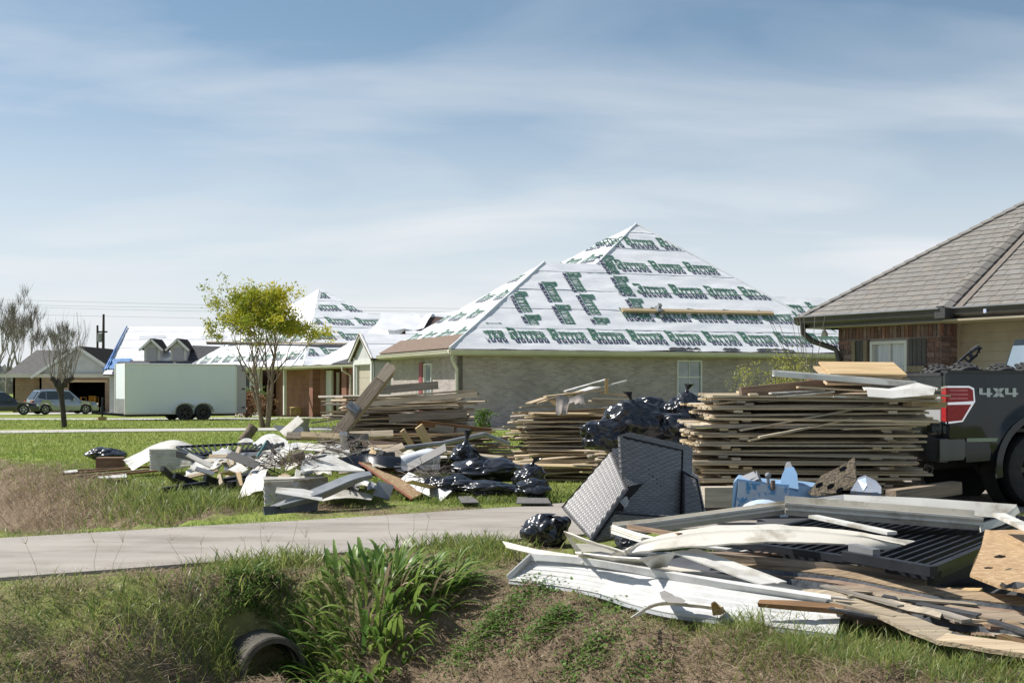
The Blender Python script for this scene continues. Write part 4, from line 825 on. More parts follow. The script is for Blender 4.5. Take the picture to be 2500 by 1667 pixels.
def truck():
    paint = pm('black_truck_paint', (.012,.017,.020), (.018,.024,.026), rough=.12, spec=.35, coat=.25, scale=3, dirt=((.035,.032,.027), 1.6, .62, .8)); red = pm('tail_light_red', (.52,.035,.04), (.34,.02,.025), rough=.3, spec=.3, scale=16, stretch=(1,1,4)); pl = pm('black_trim_plastic', (.03,.03,.032), (.045,.045,.047), rough=.55, scale=9)
    org = Vector((4.60, 15.57, 0.02)); hd = Vector((.966, .259, 0)); M = local_M(hd, Vector((-.259, .966, 0)), org); T = thing('pickup_truck', 'black four-wheel-drive pickup truck parked on the driveway behind the pallet stack', 'pickup truck', M=M)
    I4 = Matrix.Identity(4)
    def part(b, n, m, p=T, sm_=True, an=30): return link(n, b.mesh(n, m, sm_, an), p, I4)
    rail, sill, xw, ra = 1.53, .56, 1.22, .56; LB = 1.98; zc = .46
    def yout(z, x): # half width at height z
        y = .985-.02*max(0, (z-1.25)/.28)-.03*max(0, (.95-z)/.4)**1.3+.004
        if abs(x-xw) < .8: y += .045*max(0, 1-abs(math.hypot(x-xw, z-zc)-ra-.05)/.13)       # wheel arch flare
        return y
    for sg in (-1, 1):
        b = MB(); xs = sorted(set([0, .03, .1, .2, .3, .4, .5]+list(np.linspace(xw-ra, xw+ra, 29))+[1.85, LB])); cols = []; nz = 15
        for x in xs:
            lo = sill+.02
            if abs(x-xw) < ra: lo = max(lo, zc+math.sqrt(max(0, ra*ra-(x-xw)**2)))
            if x < .2: lo = .80
            cols.append([Vector((x+(.03*(1-x/.1) if x < .1 else 0)*0, sg*(yout(z, x)-(.03 if x < .02 else 0)), z)) for z in [lo+(rail-lo)*(k/nz) for k in range(nz+1)]])
        for c in cols: b.v += [tuple(p) for p in c]
        o = len(b.v)
        for c in cols: b.v += [(p.x, sg*(abs(p.y)-.07 if k == nz else min(abs(p.y)-.05, .9)), p.z) for k, p in enumerate(c)]
        m = nz+1
        for i in range(len(xs)-1):
            for k in range(nz): b.f.append((i*m+k, (i+1)*m+k, (i+1)*m+k+1, i*m+k+1)); b.f.append((o+i*m+k, o+i*m+k+1, o+(i+1)*m+k+1, o+(i+1)*m+k))
            b.f.append((i*m+nz, (i+1)*m+nz, o+(i+1)*m+nz, o+i*m+nz)); b.f.append((i*m, o+i*m, o+(i+1)*m, (i+1)*m))
        for i in (0, len(xs)-1):
            for k in range(nz): b.f.append((i*m+k, i*m+k+1, o+i*m+k+1, o+i*m+k))
        b.m = [0]*len(b.f); part(b, 'bed_side', paint, an=28)
        b = MB(); b.hexa([Vector((x, sg*y, z)) for z in (rail-.005, rail+.03) for x, y in ((0,.985),(LB,.985),(LB,.86),(0,.86))]); part(b, 'bed_rail_cap', pl, sm_=False)
        # tail light: lens wrapped round the corner in a bright surround
        P = [(-.012,1.385),(.27,1.385),(.33,1.36),(.34,1.21),(.18,.985),(.0,.965)]; b = MB()
        b.prism([Vector((x, sg*(yout(z, x)+.002), z)) for x, z in P], (0, sg*.018, 0)); b.prism([Vector((-.012, sg*y, z)) for y, z in ((.99,1.385),(.99,.965),(.9,.975),(.9,1.375))], (-.012,0,0)); tl = part(b, 'tail_light', m_chrome, sm_=False)
        for za, zb in (((1.355,1.205), 1), ((1.175,1.0), 2)):
            b = MB(); P = [(-.02,1.365),(.26,1.365),(.31,1.34),(.316,1.215),(-.02,1.2)] if zb == 1 else [(-.02,1.175),(.285,1.178),(.165,1.0),(-.02,.985)]
            b.prism([Vector((x, sg*(yout(z, x)+.016), z)) for x, z in P], (0, sg*.012, 0)); b.prism([Vector((-.022, sg*y, z)) for y, z in ((1.01,P[0][1]),(1.01,P[-1][1]),(.92,P[-1][1]+.01),(.92,P[0][1]-.01))], (-.012,0,0)); ln_ = part(b, 'light_lens', red, tl, sm_=False)
            for q in range(3):
                zq = (1.335-.045*q) if zb == 1 else (1.145-.045*q); b = MB(); b.hexa([Vector((x, sg*y, z)) for z in (zq-.009, zq+.009) for x, y in ((.01,1.008),((.24 if zb == 1 else .21-.04*q),1.008),((.24 if zb == 1 else .21-.04*q),1.016),(.01,1.016))]); part(b, 'lens_bar', pm('lens_bar_pink', (.75,.22,.22), (.6,.12,.13), rough=.25), tl, sm_=False)
        # lower quarter trim and pale strip
        b = MB(); b.hexa([Vector((x, sg*y, z)) for z in (.76, .80) for x, y in ((.24,1.0),(.64,1.005),(.64,.96),(.24,.96))]); part(b, 'reflector_strip', pm('pale_green_trim', (.3,.36,.27), (.25,.3,.22), rough=.25), sm_=False)
        b = MB(); b.prism([Vector((x, sg*.985, z)) for x, z in ((.22,.78),(.66,.78),(.665,.55),(.24,.53))], (0, -sg*.06, 0)); part(b, 'rear_valance', paint, sm_=False)
        # wheel-arch moulding
        b = MB(); A, B = [], []
        for i in range(25):
            t = math.radians(-10+200*i/24); x, z = xw-math.cos(t)*ra, zc+math.sin(t)*ra; x2, z2 = xw-math.cos(t)*(ra+.075), zc+math.sin(t)*(ra+.075); A.append(Vector((x, sg*1.028, z))); B.append(Vector((x2, sg*1.022, z2)))
        b.sheet(A, B, .03*sg); part(b, 'arch_moulding', paint)
        b = MB(); b.lathe(Vector((xw, sg*.92, zc)), (0, -sg, 0), [(0, ra-.002), (.3, ra-.01), (.3, .0)], 32); part(b, 'wheel_well', m_dark)
    # tailgate
    b = MB(); b.hexa([Vector((x, y, z)) for z in (.80, 1.50) for x, y in ((-.005,-.885),(-.005,.885),(.06,.885),(.06,-.885))]); tg = part(b, 'tailgate', paint, sm_=False)
    b = MB(); b.hexa([Vector((x, y, z)) for z in (.98, 1.28) for x, y in ((-.012,-.87),(-.012,.87),(.0,.87),(.0,-.87))]); part(b, 'tailgate_panel', pm('silver_panel', (.55,.56,.57), (.48,.49,.5), rough=.35, metal=.2), tg, sm_=False)
    b = MB(); b.hexa([Vector((x, y, z)) for z in (1.50, 1.535) for x, y in ((-.02,-.885),(-.02,.885),(.07,.885),(.07,-.885))]); part(b, 'tailgate_cap', pl, tg, sm_=False)
    me = text_mesh('FLEXFUEL', 'badge', .045, m_chrome); Mb = Matrix(((0,0,-1,-.018),(-1,0,0,-.63),(0,1,0,.955),(0,0,0,1))); link('badge', me, tg, Mb)
    # bumper
    b = MB(); prof = [(-.17,.80),(-.19,.77),(-.20,.70),(-.195,.60),(-.17,.54),(-.05,.53),(-.02,.78)]
    n = 17; A = []
    for i in range(n):
        y = -.99+1.98*i/(n-1); back = .16*max(0, (abs(y)-.78)/.21)**2; A.append([Vector((x+back*(1 if x < -.1 else .3), y, z)) for x, z in prof])
    for r_ in A: b.v += [tuple(p) for p in r_]
    k = len(prof)
    for i in range(n-1):
        for j in range(k): b.f.append((i*k+j, i*k+(j+1)%k, (i+1)*k+(j+1)%k, (i+1)*k+j))
    b.f += [tuple(range(k-1,-1,-1)), tuple((n-1)*k+j for j in range(k))]; b.m = [0]*len(b.f); bp = part(b, 'rear_bumper', pm('dark_bumper', (.06,.063,.07), (.08,.083,.09), rough=.3, coat=.3), an=35)
    b = MB(); b.hexa([Vector((x, y, z)) for z in (.79, .812) for x, y in ((-.19,-.8),(-.19,.8),(-.02,.8),(-.02,-.8))]); part(b, 'bumper_step', pl, bp, sm_=False)
    for sg in (-1, 1):
        b = MB(); b.prism([Vector((x, sg*.955, z)) for x, z in ((-.1,.79),(.215,.79),(.225,.60),(.2,.56),(-.1,.545))], (0, sg*.04, 0)); part(b, 'bumper_corner', MAT['dark_bumper'], bp, sm_=False)
    b = MB(); b.lathe(Vector((-.205,-.45,.66)), (-1,0,0), [(0,.012),(.004,.012),(.004,.001)], 10); part(b, 'parking_sensor', m_chrome, bp)
    # exhaust
    b = MB(); c = Vector((-.05,-.70,.47)); d = Vector((-.55,-.8,-.1)).normalized(); b.lathe(c, d, [(-.8,.036),(0,.036),(.0,.05),(.22,.052),(.22,.042),(.02,.04),(.02,.001)], 20); part(b, 'exhaust_pipe', pm('dusty_steel', (.34,.31,.28), (.22,.19,.16), rough=.4, metal=.6, scale=8))
    # chassis, axle
    b = MB(); b.hexa([Vector((x, y, z)) for z in (.45, .58) for x, y in ((0,-.6),(0,.6),(5.2,.6),(5.2,-.6))]); b.tube([Vector((xw,-.8,.44)), Vector((xw,.8,.44))], .06, 8); b.lathe(Vector((xw-.15,0,.42)), (1,0,0), [(0,.0),(.02,.1),(.15,.17),(.28,.1),(.3,0)], 12); part(b, 'chassis', m_dark, sm_=False)
    b = MB(); b.hexa([Vector((x, y, z)) for z in (.86, .9) for x, y in ((.05,-.9),(.05,.9),(LB,.9),(LB,-.9))]); part(b, 'bed_floor', pl, sm_=False)
    rimm = pm('dark_wheel_rim', (.05,.05,.053), (.08,.08,.08), rough=.35, metal=.6)
    for x, sg in ((xw,-1),(xw,1),(xw+3.7,-1),(xw+3.7,1)):
        wheel_local(T, Vector((x, sg*.84, .43)), sg, .43, .29, rimm)
    # spare wheel slung under the bed
    b = MB(); b.lathe(Vector((.45,.1,.5)), (0,0,1), [(-.1,.2),(-.1,.33),(0,.38),(.1,.33),(.1,.2)], 20); part(b, 'spare_wheel', m_rubber)
    # cab: lower body and glasshouse, bonnet
    def loft(secs, name, m):
        b = MB(); k = len(secs[0]); 
        for s_ in secs: b.v += [tuple(p) for p in s_]
        for i in range(len(secs)-1):
            for j in range(k): b.f.append((i*k+j, (i+1)*k+j, (i+1)*k+(j+1)%k, i*k+(j+1)%k))
        b.f += [tuple(range(k)), tuple((len(secs)-1)*k+j for j in range(k-1,-1,-1))]; b.m = [0]*len(b.f); return part(b, name, m, sm_=False)
    ring = lambda x, w, z0, z1: [Vector((x, -w, z0)), Vector((x, -w-.01, (z0+z1)/2)), Vector((x, -w+.03, z1)), Vector((x, w-.03, z1)), Vector((x, w+.01, (z0+z1)/2)), Vector((x, w, z0))]
    cab = loft([ring(2.0,.97,.56,1.42), ring(4.0,.97,.56,1.42), ring(4.1,.97,.56,1.36), ring(5.5,.94,.6,1.28), ring(5.65,.88,.65,1.15)], 'cab_body', paint)
    loft([ring(2.02,.93,1.42,1.44), ring(2.15,.80,1.42,1.98), ring(3.5,.80,1.42,1.98), ring(4.15,.9,1.37,1.40)], 'cab_roof', paint)
    for sg in (-1, 1):
        b = MB(); b.prism([Vector((2.2, sg*.925, 1.45)), Vector((3.95, sg*.925, 1.45)), Vector((3.5, sg*.83, 1.88)), Vector((2.3, sg*.83, 1.88))], (0, sg*.012, 0)); part(b, 'side_window', m_glassd, cab, sm_=False)
    b = MB(); b.prism([Vector((2.0, -.8, 1.47)), Vector((2.0, .8, 1.47)), Vector((2.1, .72, 1.9)), Vector((2.1, -.72, 1.9))], (-.02, 0, 0)); part(b, 'rear_window', pm('glass_painted_reflection', (.2,.26,.31), (.25,.3,.35), rough=.05, spec=.9), cab, sm_=False)  # pale reflection is put into the glass colour
    b = MB(); b.prism([Vector((4.12,-.86,1.42)), Vector((4.12,.86,1.42)), Vector((3.55,.76,1.94)), Vector((3.55,-.76,1.94))], (.02,0,.01)); part(b, 'windscreen', m_glassd, cab, sm_=False)
    for sg in (-1,1):
        b = MB(); b.box((5.62, sg*.72, 1.05), (.1,.3,.2)); part(b, 'headlight', m_chrome, sm_=False)
    # 4X4 decal on both sides
    me = fourbyfour()
    for sg in (-1,):
        Mb = Matrix(((1,0,0,.40),(0,0,-1,-(.9905)),(0,1,0,1.262),(0,0,0,1))); d = link('decal_4x4', me, T, Mb)
    return T
def fourbyfour():
    """angular 4X4 lettering, pale grey"""
    b = MB(); h = .098
    def q(x, pts): b.add([Vector((x+a, c*h, 0)) for a, c in pts]+[Vector((x+a, c*h, .003)) for a, c in pts], [tuple(range(len(pts)-1,-1,-1)), tuple(range(len(pts), 2*len(pts)))])
    def four(x): q(x, [(.0,1),(.045,1),(.045,.45),(.0,.5)]); q(x, [(.0,.5),(.045,.45),(.10,.45),(.10,.25),(.02,.25),(.0,.32)]); q(x, [(.10,0),(.145,0),(.145,1),(.10,1)]); q(x, [(.145,.25),(.17,.25),(.17,.45),(.145,.45)])
    four(0); four(.335); x = .175
    q(x, [(0,0),(.06,0),(.155,1),(.095,1)]); q(x, [(0,1),(.06,1),(.155,0),(.095,0)]); 
    return b.mesh('decal_4x4', pm('grey_decal', (.62,.64,.65), (.58,.6,.6), rough=.4))
def wheel_local(T, c, sg, r, w, rimm, **k):
    M0 = WM[T.name]; C_ = M0@c; ax = (M0.to_3x3()@Vector((0, sg, 0))).normalized(); return wheel(T, C_, ax, r, w, rimm, tread=k.get('tread', 0), spokes=k.get('spokes', 6))
TRUCK = truck()
def bed_things():
    M = WM[TRUCK.name]
    for i, (x, y, z, tilt, lab) in enumerate(((.42,-.2,1.365,.35,'knobbly black tyre nearest the tailgate in the truck bed'), (.62,-.42,1.385,.15,'knobbly black tyre leaning second from the tailgate in the truck bed'), (1.05,-.5,1.37,.1,'knobbly black tyre third from the tailgate in the truck bed'), (1.38,-.5,1.38,.2,'knobbly black tyre nearest the cab in the truck bed'))):
        c = M@Vector((x, y, z)); ax = (M.to_3x3()@Vector((math.sin(tilt)*.6, 1, .25))).normalized(); t = thing('tyre', lab, 'tyre', c-Vector((0,0,.27)), group='tyres loaded in the truck bed'); wheel(t, c, ax, .25, .18, MAT['dark_wheel_rim'], name='carcass', tread=22, n=26)
    # folded hand cart handle sticking up
    o = thing('hand_cart', 'black folding cart handle sticking up from the truck bed', 'cart', M@Vector((.45,-.1,.92))); b = MB()
    D = 15.6
    p = lambda x, y: W(x, y, D)
    b.tube([p(2318,905), p(2352,873), p(2372,856), p(2384,848), p(2391,852), p(2385,866), p(2362,886), p(2330,912)], .016, 8); b.build('handle', m_bmetal, o, True)
    b = MB(); b.tube([p(2364,860), p(2374,873)], .026, 8); b.tube([p(2352,872), p(2366,884)], .012, 6); b.tube([p(2370,858), p(2388,846), p(2394,850), p(2389,860)], .026, 8); b.build('grip', m_felt, o, True)
    b = MB(); b.bar(p(2318,905), p(2250,1010), .03, .03); b.bar(p(2330,912), p(2262,1014), .03, .03); b.build('frame', m_bmetal, o)
bed_things()
# ---- white cargo trailer
def trailer():
    ax = Vector((.88, .475, 0)).normalized(); left = Vector((-ax.y, ax.x, 0))
    fr = W(307, 943, 54.3); fr.z = -.06                                   # ground under the front corner nearest the camera
    M = local_M(ax, left, fr); T = thing('cargo_trailer', 'white enclosed twin-axle cargo trailer standing on the lawn driveway', 'trailer', M=M); I4 = Matrix.Identity(4)
    wh = pm('trailer_white', (.78,.83,.88), (.74,.79,.84), rough=.35, scale=.8, dirt=((.45,.44,.40), 1.5, .66, .8)); P = lambda b, n, m, p=T, s=False: link(n, b.mesh(n, m, s, 35), p, I4)
    L_, Wd, z0, z1 = 4.65, 2.05, .30, 2.42
    b = MB(); k = .05; prof = [(0,z0),(0,z1-k),(k,z1),(Wd-k,z1),(Wd,z1-k),(Wd,z0)]; b.prism([Vector((0,y,z)) for y, z in prof], (L_,0,0)); body = P(b, 'body', wh)
    for y in (-.004, Wd+.004):
        for x in np.linspace(.0, L_, 5)[1:-1]:
            b = MB(); b.box((x, y, (z0+z1)/2), (.006,.006,z1-z0-.1)); P(b, 'panel_seam', wh, body)
        b = MB(); b.box((L_/2, y, z0+.03), (L_,.03,.08)); P(b, 'lower_rail', m_trim, body); b = MB(); b.box((L_/2, y, z1-.05), (L_,.03,.07)); P(b, 'upper_rail', m_trim, body)
    for y in (.02, Wd-.02):
        b = MB(); b.box((-.012, y, (z0+z1)/2), (.05,.06,z1-z0)); P(b, 'corner_post', m_trim, body)
    b = MB(); b.box((-.012, Wd/2, z0+.33), (.02,Wd,.62)); P(b, 'stone_guard', m_gmetal, body); b = MB(); b.lathe(Vector((.24,-.005,z1-.3)), (0,-1,0), [(0,.075),(.02,.07),(.02,.001)], 14); P(b, 'vent', wh, body)
    # rear frame and open rear door
    b = MB(); b.box((L_+.02, Wd/2, z1-.06), (.06,Wd+.02,.12)); b.box((L_+.02, .03, (z0+z1)/2), (.06,.08,z1-z0)); P(b, 'rear_frame', m_trim, body)
    b = MB(); b.prism([Vector((L_+.05,0,z0)), Vector((L_+.42,-.1,z0+.03)), Vector((L_+.42,-.1,z1-.04)), Vector((L_+.05,0,z1-.02))], (0,.05,0)); dr = P(b, 'rear_door', pm('pinkish_door', (.45,.41,.43), (.4,.37,.39), rough=.5))
    for z in (.55,1.35,2.15):
        b = MB(); b.box((L_+.3,-.1,z), (.12,.04,.05)); P(b, 'hinge', m_dark, dr)
    # wheels and fender
    xs = (2.42, 3.2); rm = pm('black_trailer_rim', (.03,.03,.03), (.05,.05,.05), rough=.4)
    for y, sg in ((-.08,-1),(Wd+.08,1)):
        for x in xs: wheel_local(T, Vector((x, y, .35)), sg, .35, .22, rm)
        A, B = [], []
        for i in range(33):
            f = i/32; x = xs[0]-.5+(xs[1]-xs[0]+1.0)*f
            z = .5+max(math.sqrt(max(0, .44**2-(x-xs[0])**2)), math.sqrt(max(0, .44**2-(x-xs[1])**2)))*.75-.08; A.append(Vector((x, y+sg*.14, z))); B.append(Vector((x, y-sg*.1, z)))
        b = MB(); b.sheet(A, B, .03*sg); P(b, 'mudguard', m_trim, T, True)
    b = MB(); b.hexa([Vector((x, y, z)) for z in (.2,.3) for x, y in ((0,.1),(L_,.1),(L_,Wd-.1),(0,Wd-.1))]); P(b, 'chassis', m_dark)
    b = MB(); b.bar(Vector((.3,.3,.24)), Vector((-1.0,Wd/2,.34)), .07,.1); b.bar(Vector((.3,Wd-.3,.24)), Vector((-1.0,Wd/2,.34)), .07,.1); b.box((-1.05,Wd/2,.38), (.25,.12,.12)); P(b, 'tow_frame', m_bmetal)
    b = MB(); b.tube([Vector((-.75,Wd/2,.02)), Vector((-.75,Wd/2,1.0))], .035, 8); b.tube([Vector((-.75,Wd/2,.95)), Vector((-.75,Wd/2-.2,.97))], .02, 6); b.box((-.75,Wd/2,.5),(.12,.12,.2)); P(b, 'jack', m_bmetal)
    p = M@Vector((-.75, Wd/2, -.02)); b = MB(); b.box(p+Vector((0,0,.11)), (.34,.24,.2), rz=.4); tag(b.build('wood_block', m_fresh), 'wooden block under the trailer jack', 'block')
    return T
trailer()
# ---- cars by the far garage
def car(name, label, cat, M, L_, Wd, H_, paint, suv=True, rimm=None):
    T = thing(name, label, cat, M=M); I4 = Matrix.Identity(4); w = Wd/2; P = lambda b, n, m, p=T, s=True: link(n, b.mesh(n, m, s, 30), p, I4)
    rimm = rimm or pm('alloy_rim', (.5,.51,.53), (.4,.41,.42), rough=.3, metal=.8)
    r = .345; xf, xr = L_-.9, .85; hb = H_*.56     # x = 0 at the rear
    prof_u = [(0,hb*.95),(.06,hb+.02),(.4,hb+.06),(L_*.45,hb+.05),(L_*.7,hb+.02),(L_-.15,hb*.86),(L_-.02,hb*.72),(L_,hb*.5)]
    def top(x):
        for (a, za), (b_, zb) in zip(prof_u, prof_u[1:]):
            if a <= x <= b_: return za+(zb-za)*(x-a)/(b_-a)
        return prof_u[-1][1]
    b = MB(); xs = sorted(set(list(np.linspace(0, L_, 31))+[xf-r-.06+.01*0, xr-r-.06])); secs = []
    for x in xs:
        taper = 1-.10*max(0, (x-(L_-.7))/.7)**2-.06*max(0, (.5-x)/.5)**2; zt = top(x); lo = .24
        for xc in (xf, xr):
            if abs(x-xc) < r+.06: lo = max(lo, r+math.sqrt(max(0, (r+.06)**2-(x-xc)**2)))
        ww = w*taper; secs.append([(x,-ww*.96,lo),(x,-ww,min(zt-.02,lo+.25)),(x,-ww*.99,(lo+zt)/2+.1 if lo < .5 else zt-.12),(x,-ww*.9,zt-.02),(x,-ww*.6,zt+.01),(x,ww*.6,zt+.01),(x,ww*.9,zt-.02),(x,ww*.99,(lo+zt)/2+.1 if lo < .5 else zt-.12),(x,ww,min(zt-.02,lo+.25)),(x,ww*.96,lo)])
    k = 10
    for s_ in secs: b.v += s_
    for i in range(len(secs)-1):
        for j in range(k): b.f.append((i*k+j, i*k+(j+1)%k, (i+1)*k+(j+1)%k, (i+1)*k+j))
    b.f += [tuple(range(k)), tuple((len(secs)-1)*k+j for j in range(k-1,-1,-1))]; b.m = [0]*len(b.f); body = P(b, 'body', paint)
    x0, x1, x2, x3 = (.12,.55,L_*.56,L_*.72) if suv else (.5,1.25,L_*.55,L_*.72); wt = w*.74; wb = w*.88
    zt = H_; b = MB(); ring = lambda x, wb_, wt_, zb, zt_: [(x,-wb_,zb),(x,-wt_,zt_-.03),(x,-wt_*.8,zt_),(x,wt_*.8,zt_),(x,wt_,zt_-.03),(x,wb_,zb)]
    S = [ring(x0,wb,wb*.99,hb,hb+.06), ring(x1,wb,wt,hb,zt-.03), ring((x1+x2)/2,wb,wt,hb,zt), ring(x2,wb,wt,hb,zt-.04), ring(x3,wb,wb*.97,hb,hb+.05)]; k = 6
    for s_ in S: b.v += s_
    for i in range(4):
        for j in range(k): b.f.append((i*k+j, i*k+(j+1)%k, (i+1)*k+(j+1)%k, (i+1)*k+j))
    b.f += [tuple(range(k)), tuple(4*k+j for j in range(k-1,-1,-1))]; b.m = [0]*len(b.f); P(b, 'roof', paint)
    for sg in (-1, 1):
        pane = lambda pts: [Vector((x, sg*(wb+(wt-wb)*((z-hb)/(zt-hb))+.012), z)) for x, z in pts]
        zb, zu = hb+.08, zt-.1
        for pts in ([(x0+.25,zb+.12),(x1+.35,zb),(x1+.35,zu),(x1+.05,zu-.05)], [(x1+.4,zb),((x1+x2)/2+.25,zb),((x1+x2)/2+.25,zu),(x1+.4,zu)], [((x1+x2)/2+.3,zb),(x3-.25,zb),(x2-.02,zu-.03),((x1+x2)/2+.3,zu)]):
            b = MB(); b.prism(pane(pts), (0, sg*.008, 0)); P(b, 'side_window', m_glassd, body, False)
        b = MB(); b.box((L_-.14, sg*w*.68, hb*.74), (.2,.34,.12)); P(b, 'headlight', m_chrome, body); b = MB(); b.box((.04, sg*w*.78, hb*.93), (.12,.36,.14)); P(b, 'tail_light', pm('red_lamp', (.4,.02,.03), (.3,.02,.02), rough=.2), body); b = MB(); b.box((x3-.5, sg*(w+.08), hb+.1), (.12,.16,.13)); P(b, 'wing_mirror', paint, body)
        if suv: b = MB(); b.tube([Vector((x1+.1, sg*wt*.85, zt)), Vector(((x1+x2)/2, sg*wt*.85, zt+.05)), Vector((x2-.1, sg*wt*.85, zt))], .02, 6); P(b, 'roof_rail', m_chrome, body)
    b = MB(); b.prism([Vector((x0+.02,-wb*.8,hb+.12)), Vector((x0+.02,wb*.8,hb+.12)), Vector((x1-.06,wt*.85,zt-.1)), Vector((x1-.06,-wt*.85,zt-.1))], (-.03,0,.015)); P(b, 'rear_window', m_glassd, body, False)
    b = MB(); b.prism([Vector((x3-.02,-wb*.85,hb+.09)), Vector((x3-.02,wb*.85,hb+.09)), Vector((x2+.04,wt*.88,zt-.09)), Vector((x2+.04,-wt*.88,zt-.09))], (.03,0,.02)); P(b, 'windscreen', m_glassd, body, False)
    b = MB(); b.box((-.02,0,hb*.45), (.1,Wd*.86,.3)); b.box((L_-.02,0,.38), (.1,Wd*.8,.25)); P(b, 'bumper', m_felt, body); b = MB(); b.box((-.06,0,hb*.72), (.03,.5,.14)); P(b, 'number_plate', m_trim, body, False)
    for x in (xr, xf):
        for sg in (-1, 1): wheel_local(T, Vector((x, sg*(w-.12), r)), sg, r, .23, rimm, spokes=5)
    return T
p = W(95, 1010, 86); z_ = gz1(p.x, p.y)+.03; d1 = Vector((.80,.60,0)).normalized(); left1 = Vector((-d1.y, d1.x, 0))
car('sport_utility_car', 'silver crossover car parked before the open garage', 'car', local_M(d1, left1, Vector((p.x-.7, p.y, z_))), 4.4, 1.84, 1.62, pm('silver_paint', (.36,.40,.44), (.33,.37,.41), rough=.25, metal=.5, coat=.8))
p = W(-62, 1012, 82); z_ = gz1(p.x, p.y)+.03; d2 = Vector((.93,.37,0)).normalized(); left2 = Vector((-d2.y, d2.x, 0))
car('sedan_car', 'dark charcoal car at the edge, nosing past the silver crossover', 'car', local_M(d2, left2, Vector((p.x-.9, p.y, z_))), 4.6, 1.82, 1.5, pm('charcoal_paint', (.03,.032,.036), (.04,.042,.046), rough=.25, coat=.8), suv=False)
# ------------------------------------------------------------------ stacks of fence panels and boards
def picket_mesh(L_, w=.14, th=.017, ear=True, mat=None, warp=0.0):
    b = MB(); e = .03 if ear else 0.001; P = [(e,-w/2),(L_,-w/2),(L_,w/2),(e,w/2),(0,w/2-e*1.1),(0,-w/2+e*1.1)]
    b.prism([Vector((x,y,-th/2)) for x, y in P], (0,0,th)); return b.mesh('picket', mat or m_picket)
def Rz(a): return Matrix.Rotation(a, 4, 'Z')
def T_(v): return Matrix.Translation(Vector(v))
def board(name, label, a, b, w=.09, th=.038, mat=None, up=(0,0,1), group=None, cat='plank', ear=False, bend=0.0, n=1):
    a, b = Vector(a), Vector(b); Ln = (b-a).length; mb = MB()
    if bend:
        n = 10; A = [Vector((Ln*i/n, -w/2, bend*math.sin(math.pi*i/n))) for i in range(n+1)]; B = [Vector((p.x, w/2, p.z)) for p in A]; mb.sheet(A, B, -th)
        me = mb.mesh(name, mat or m_grey)
    else: me = picket_mesh(Ln, w, th, ear, mat or m_grey)
    return tag(link(name, me, None, frame(a, b, up)), label, cat, group)
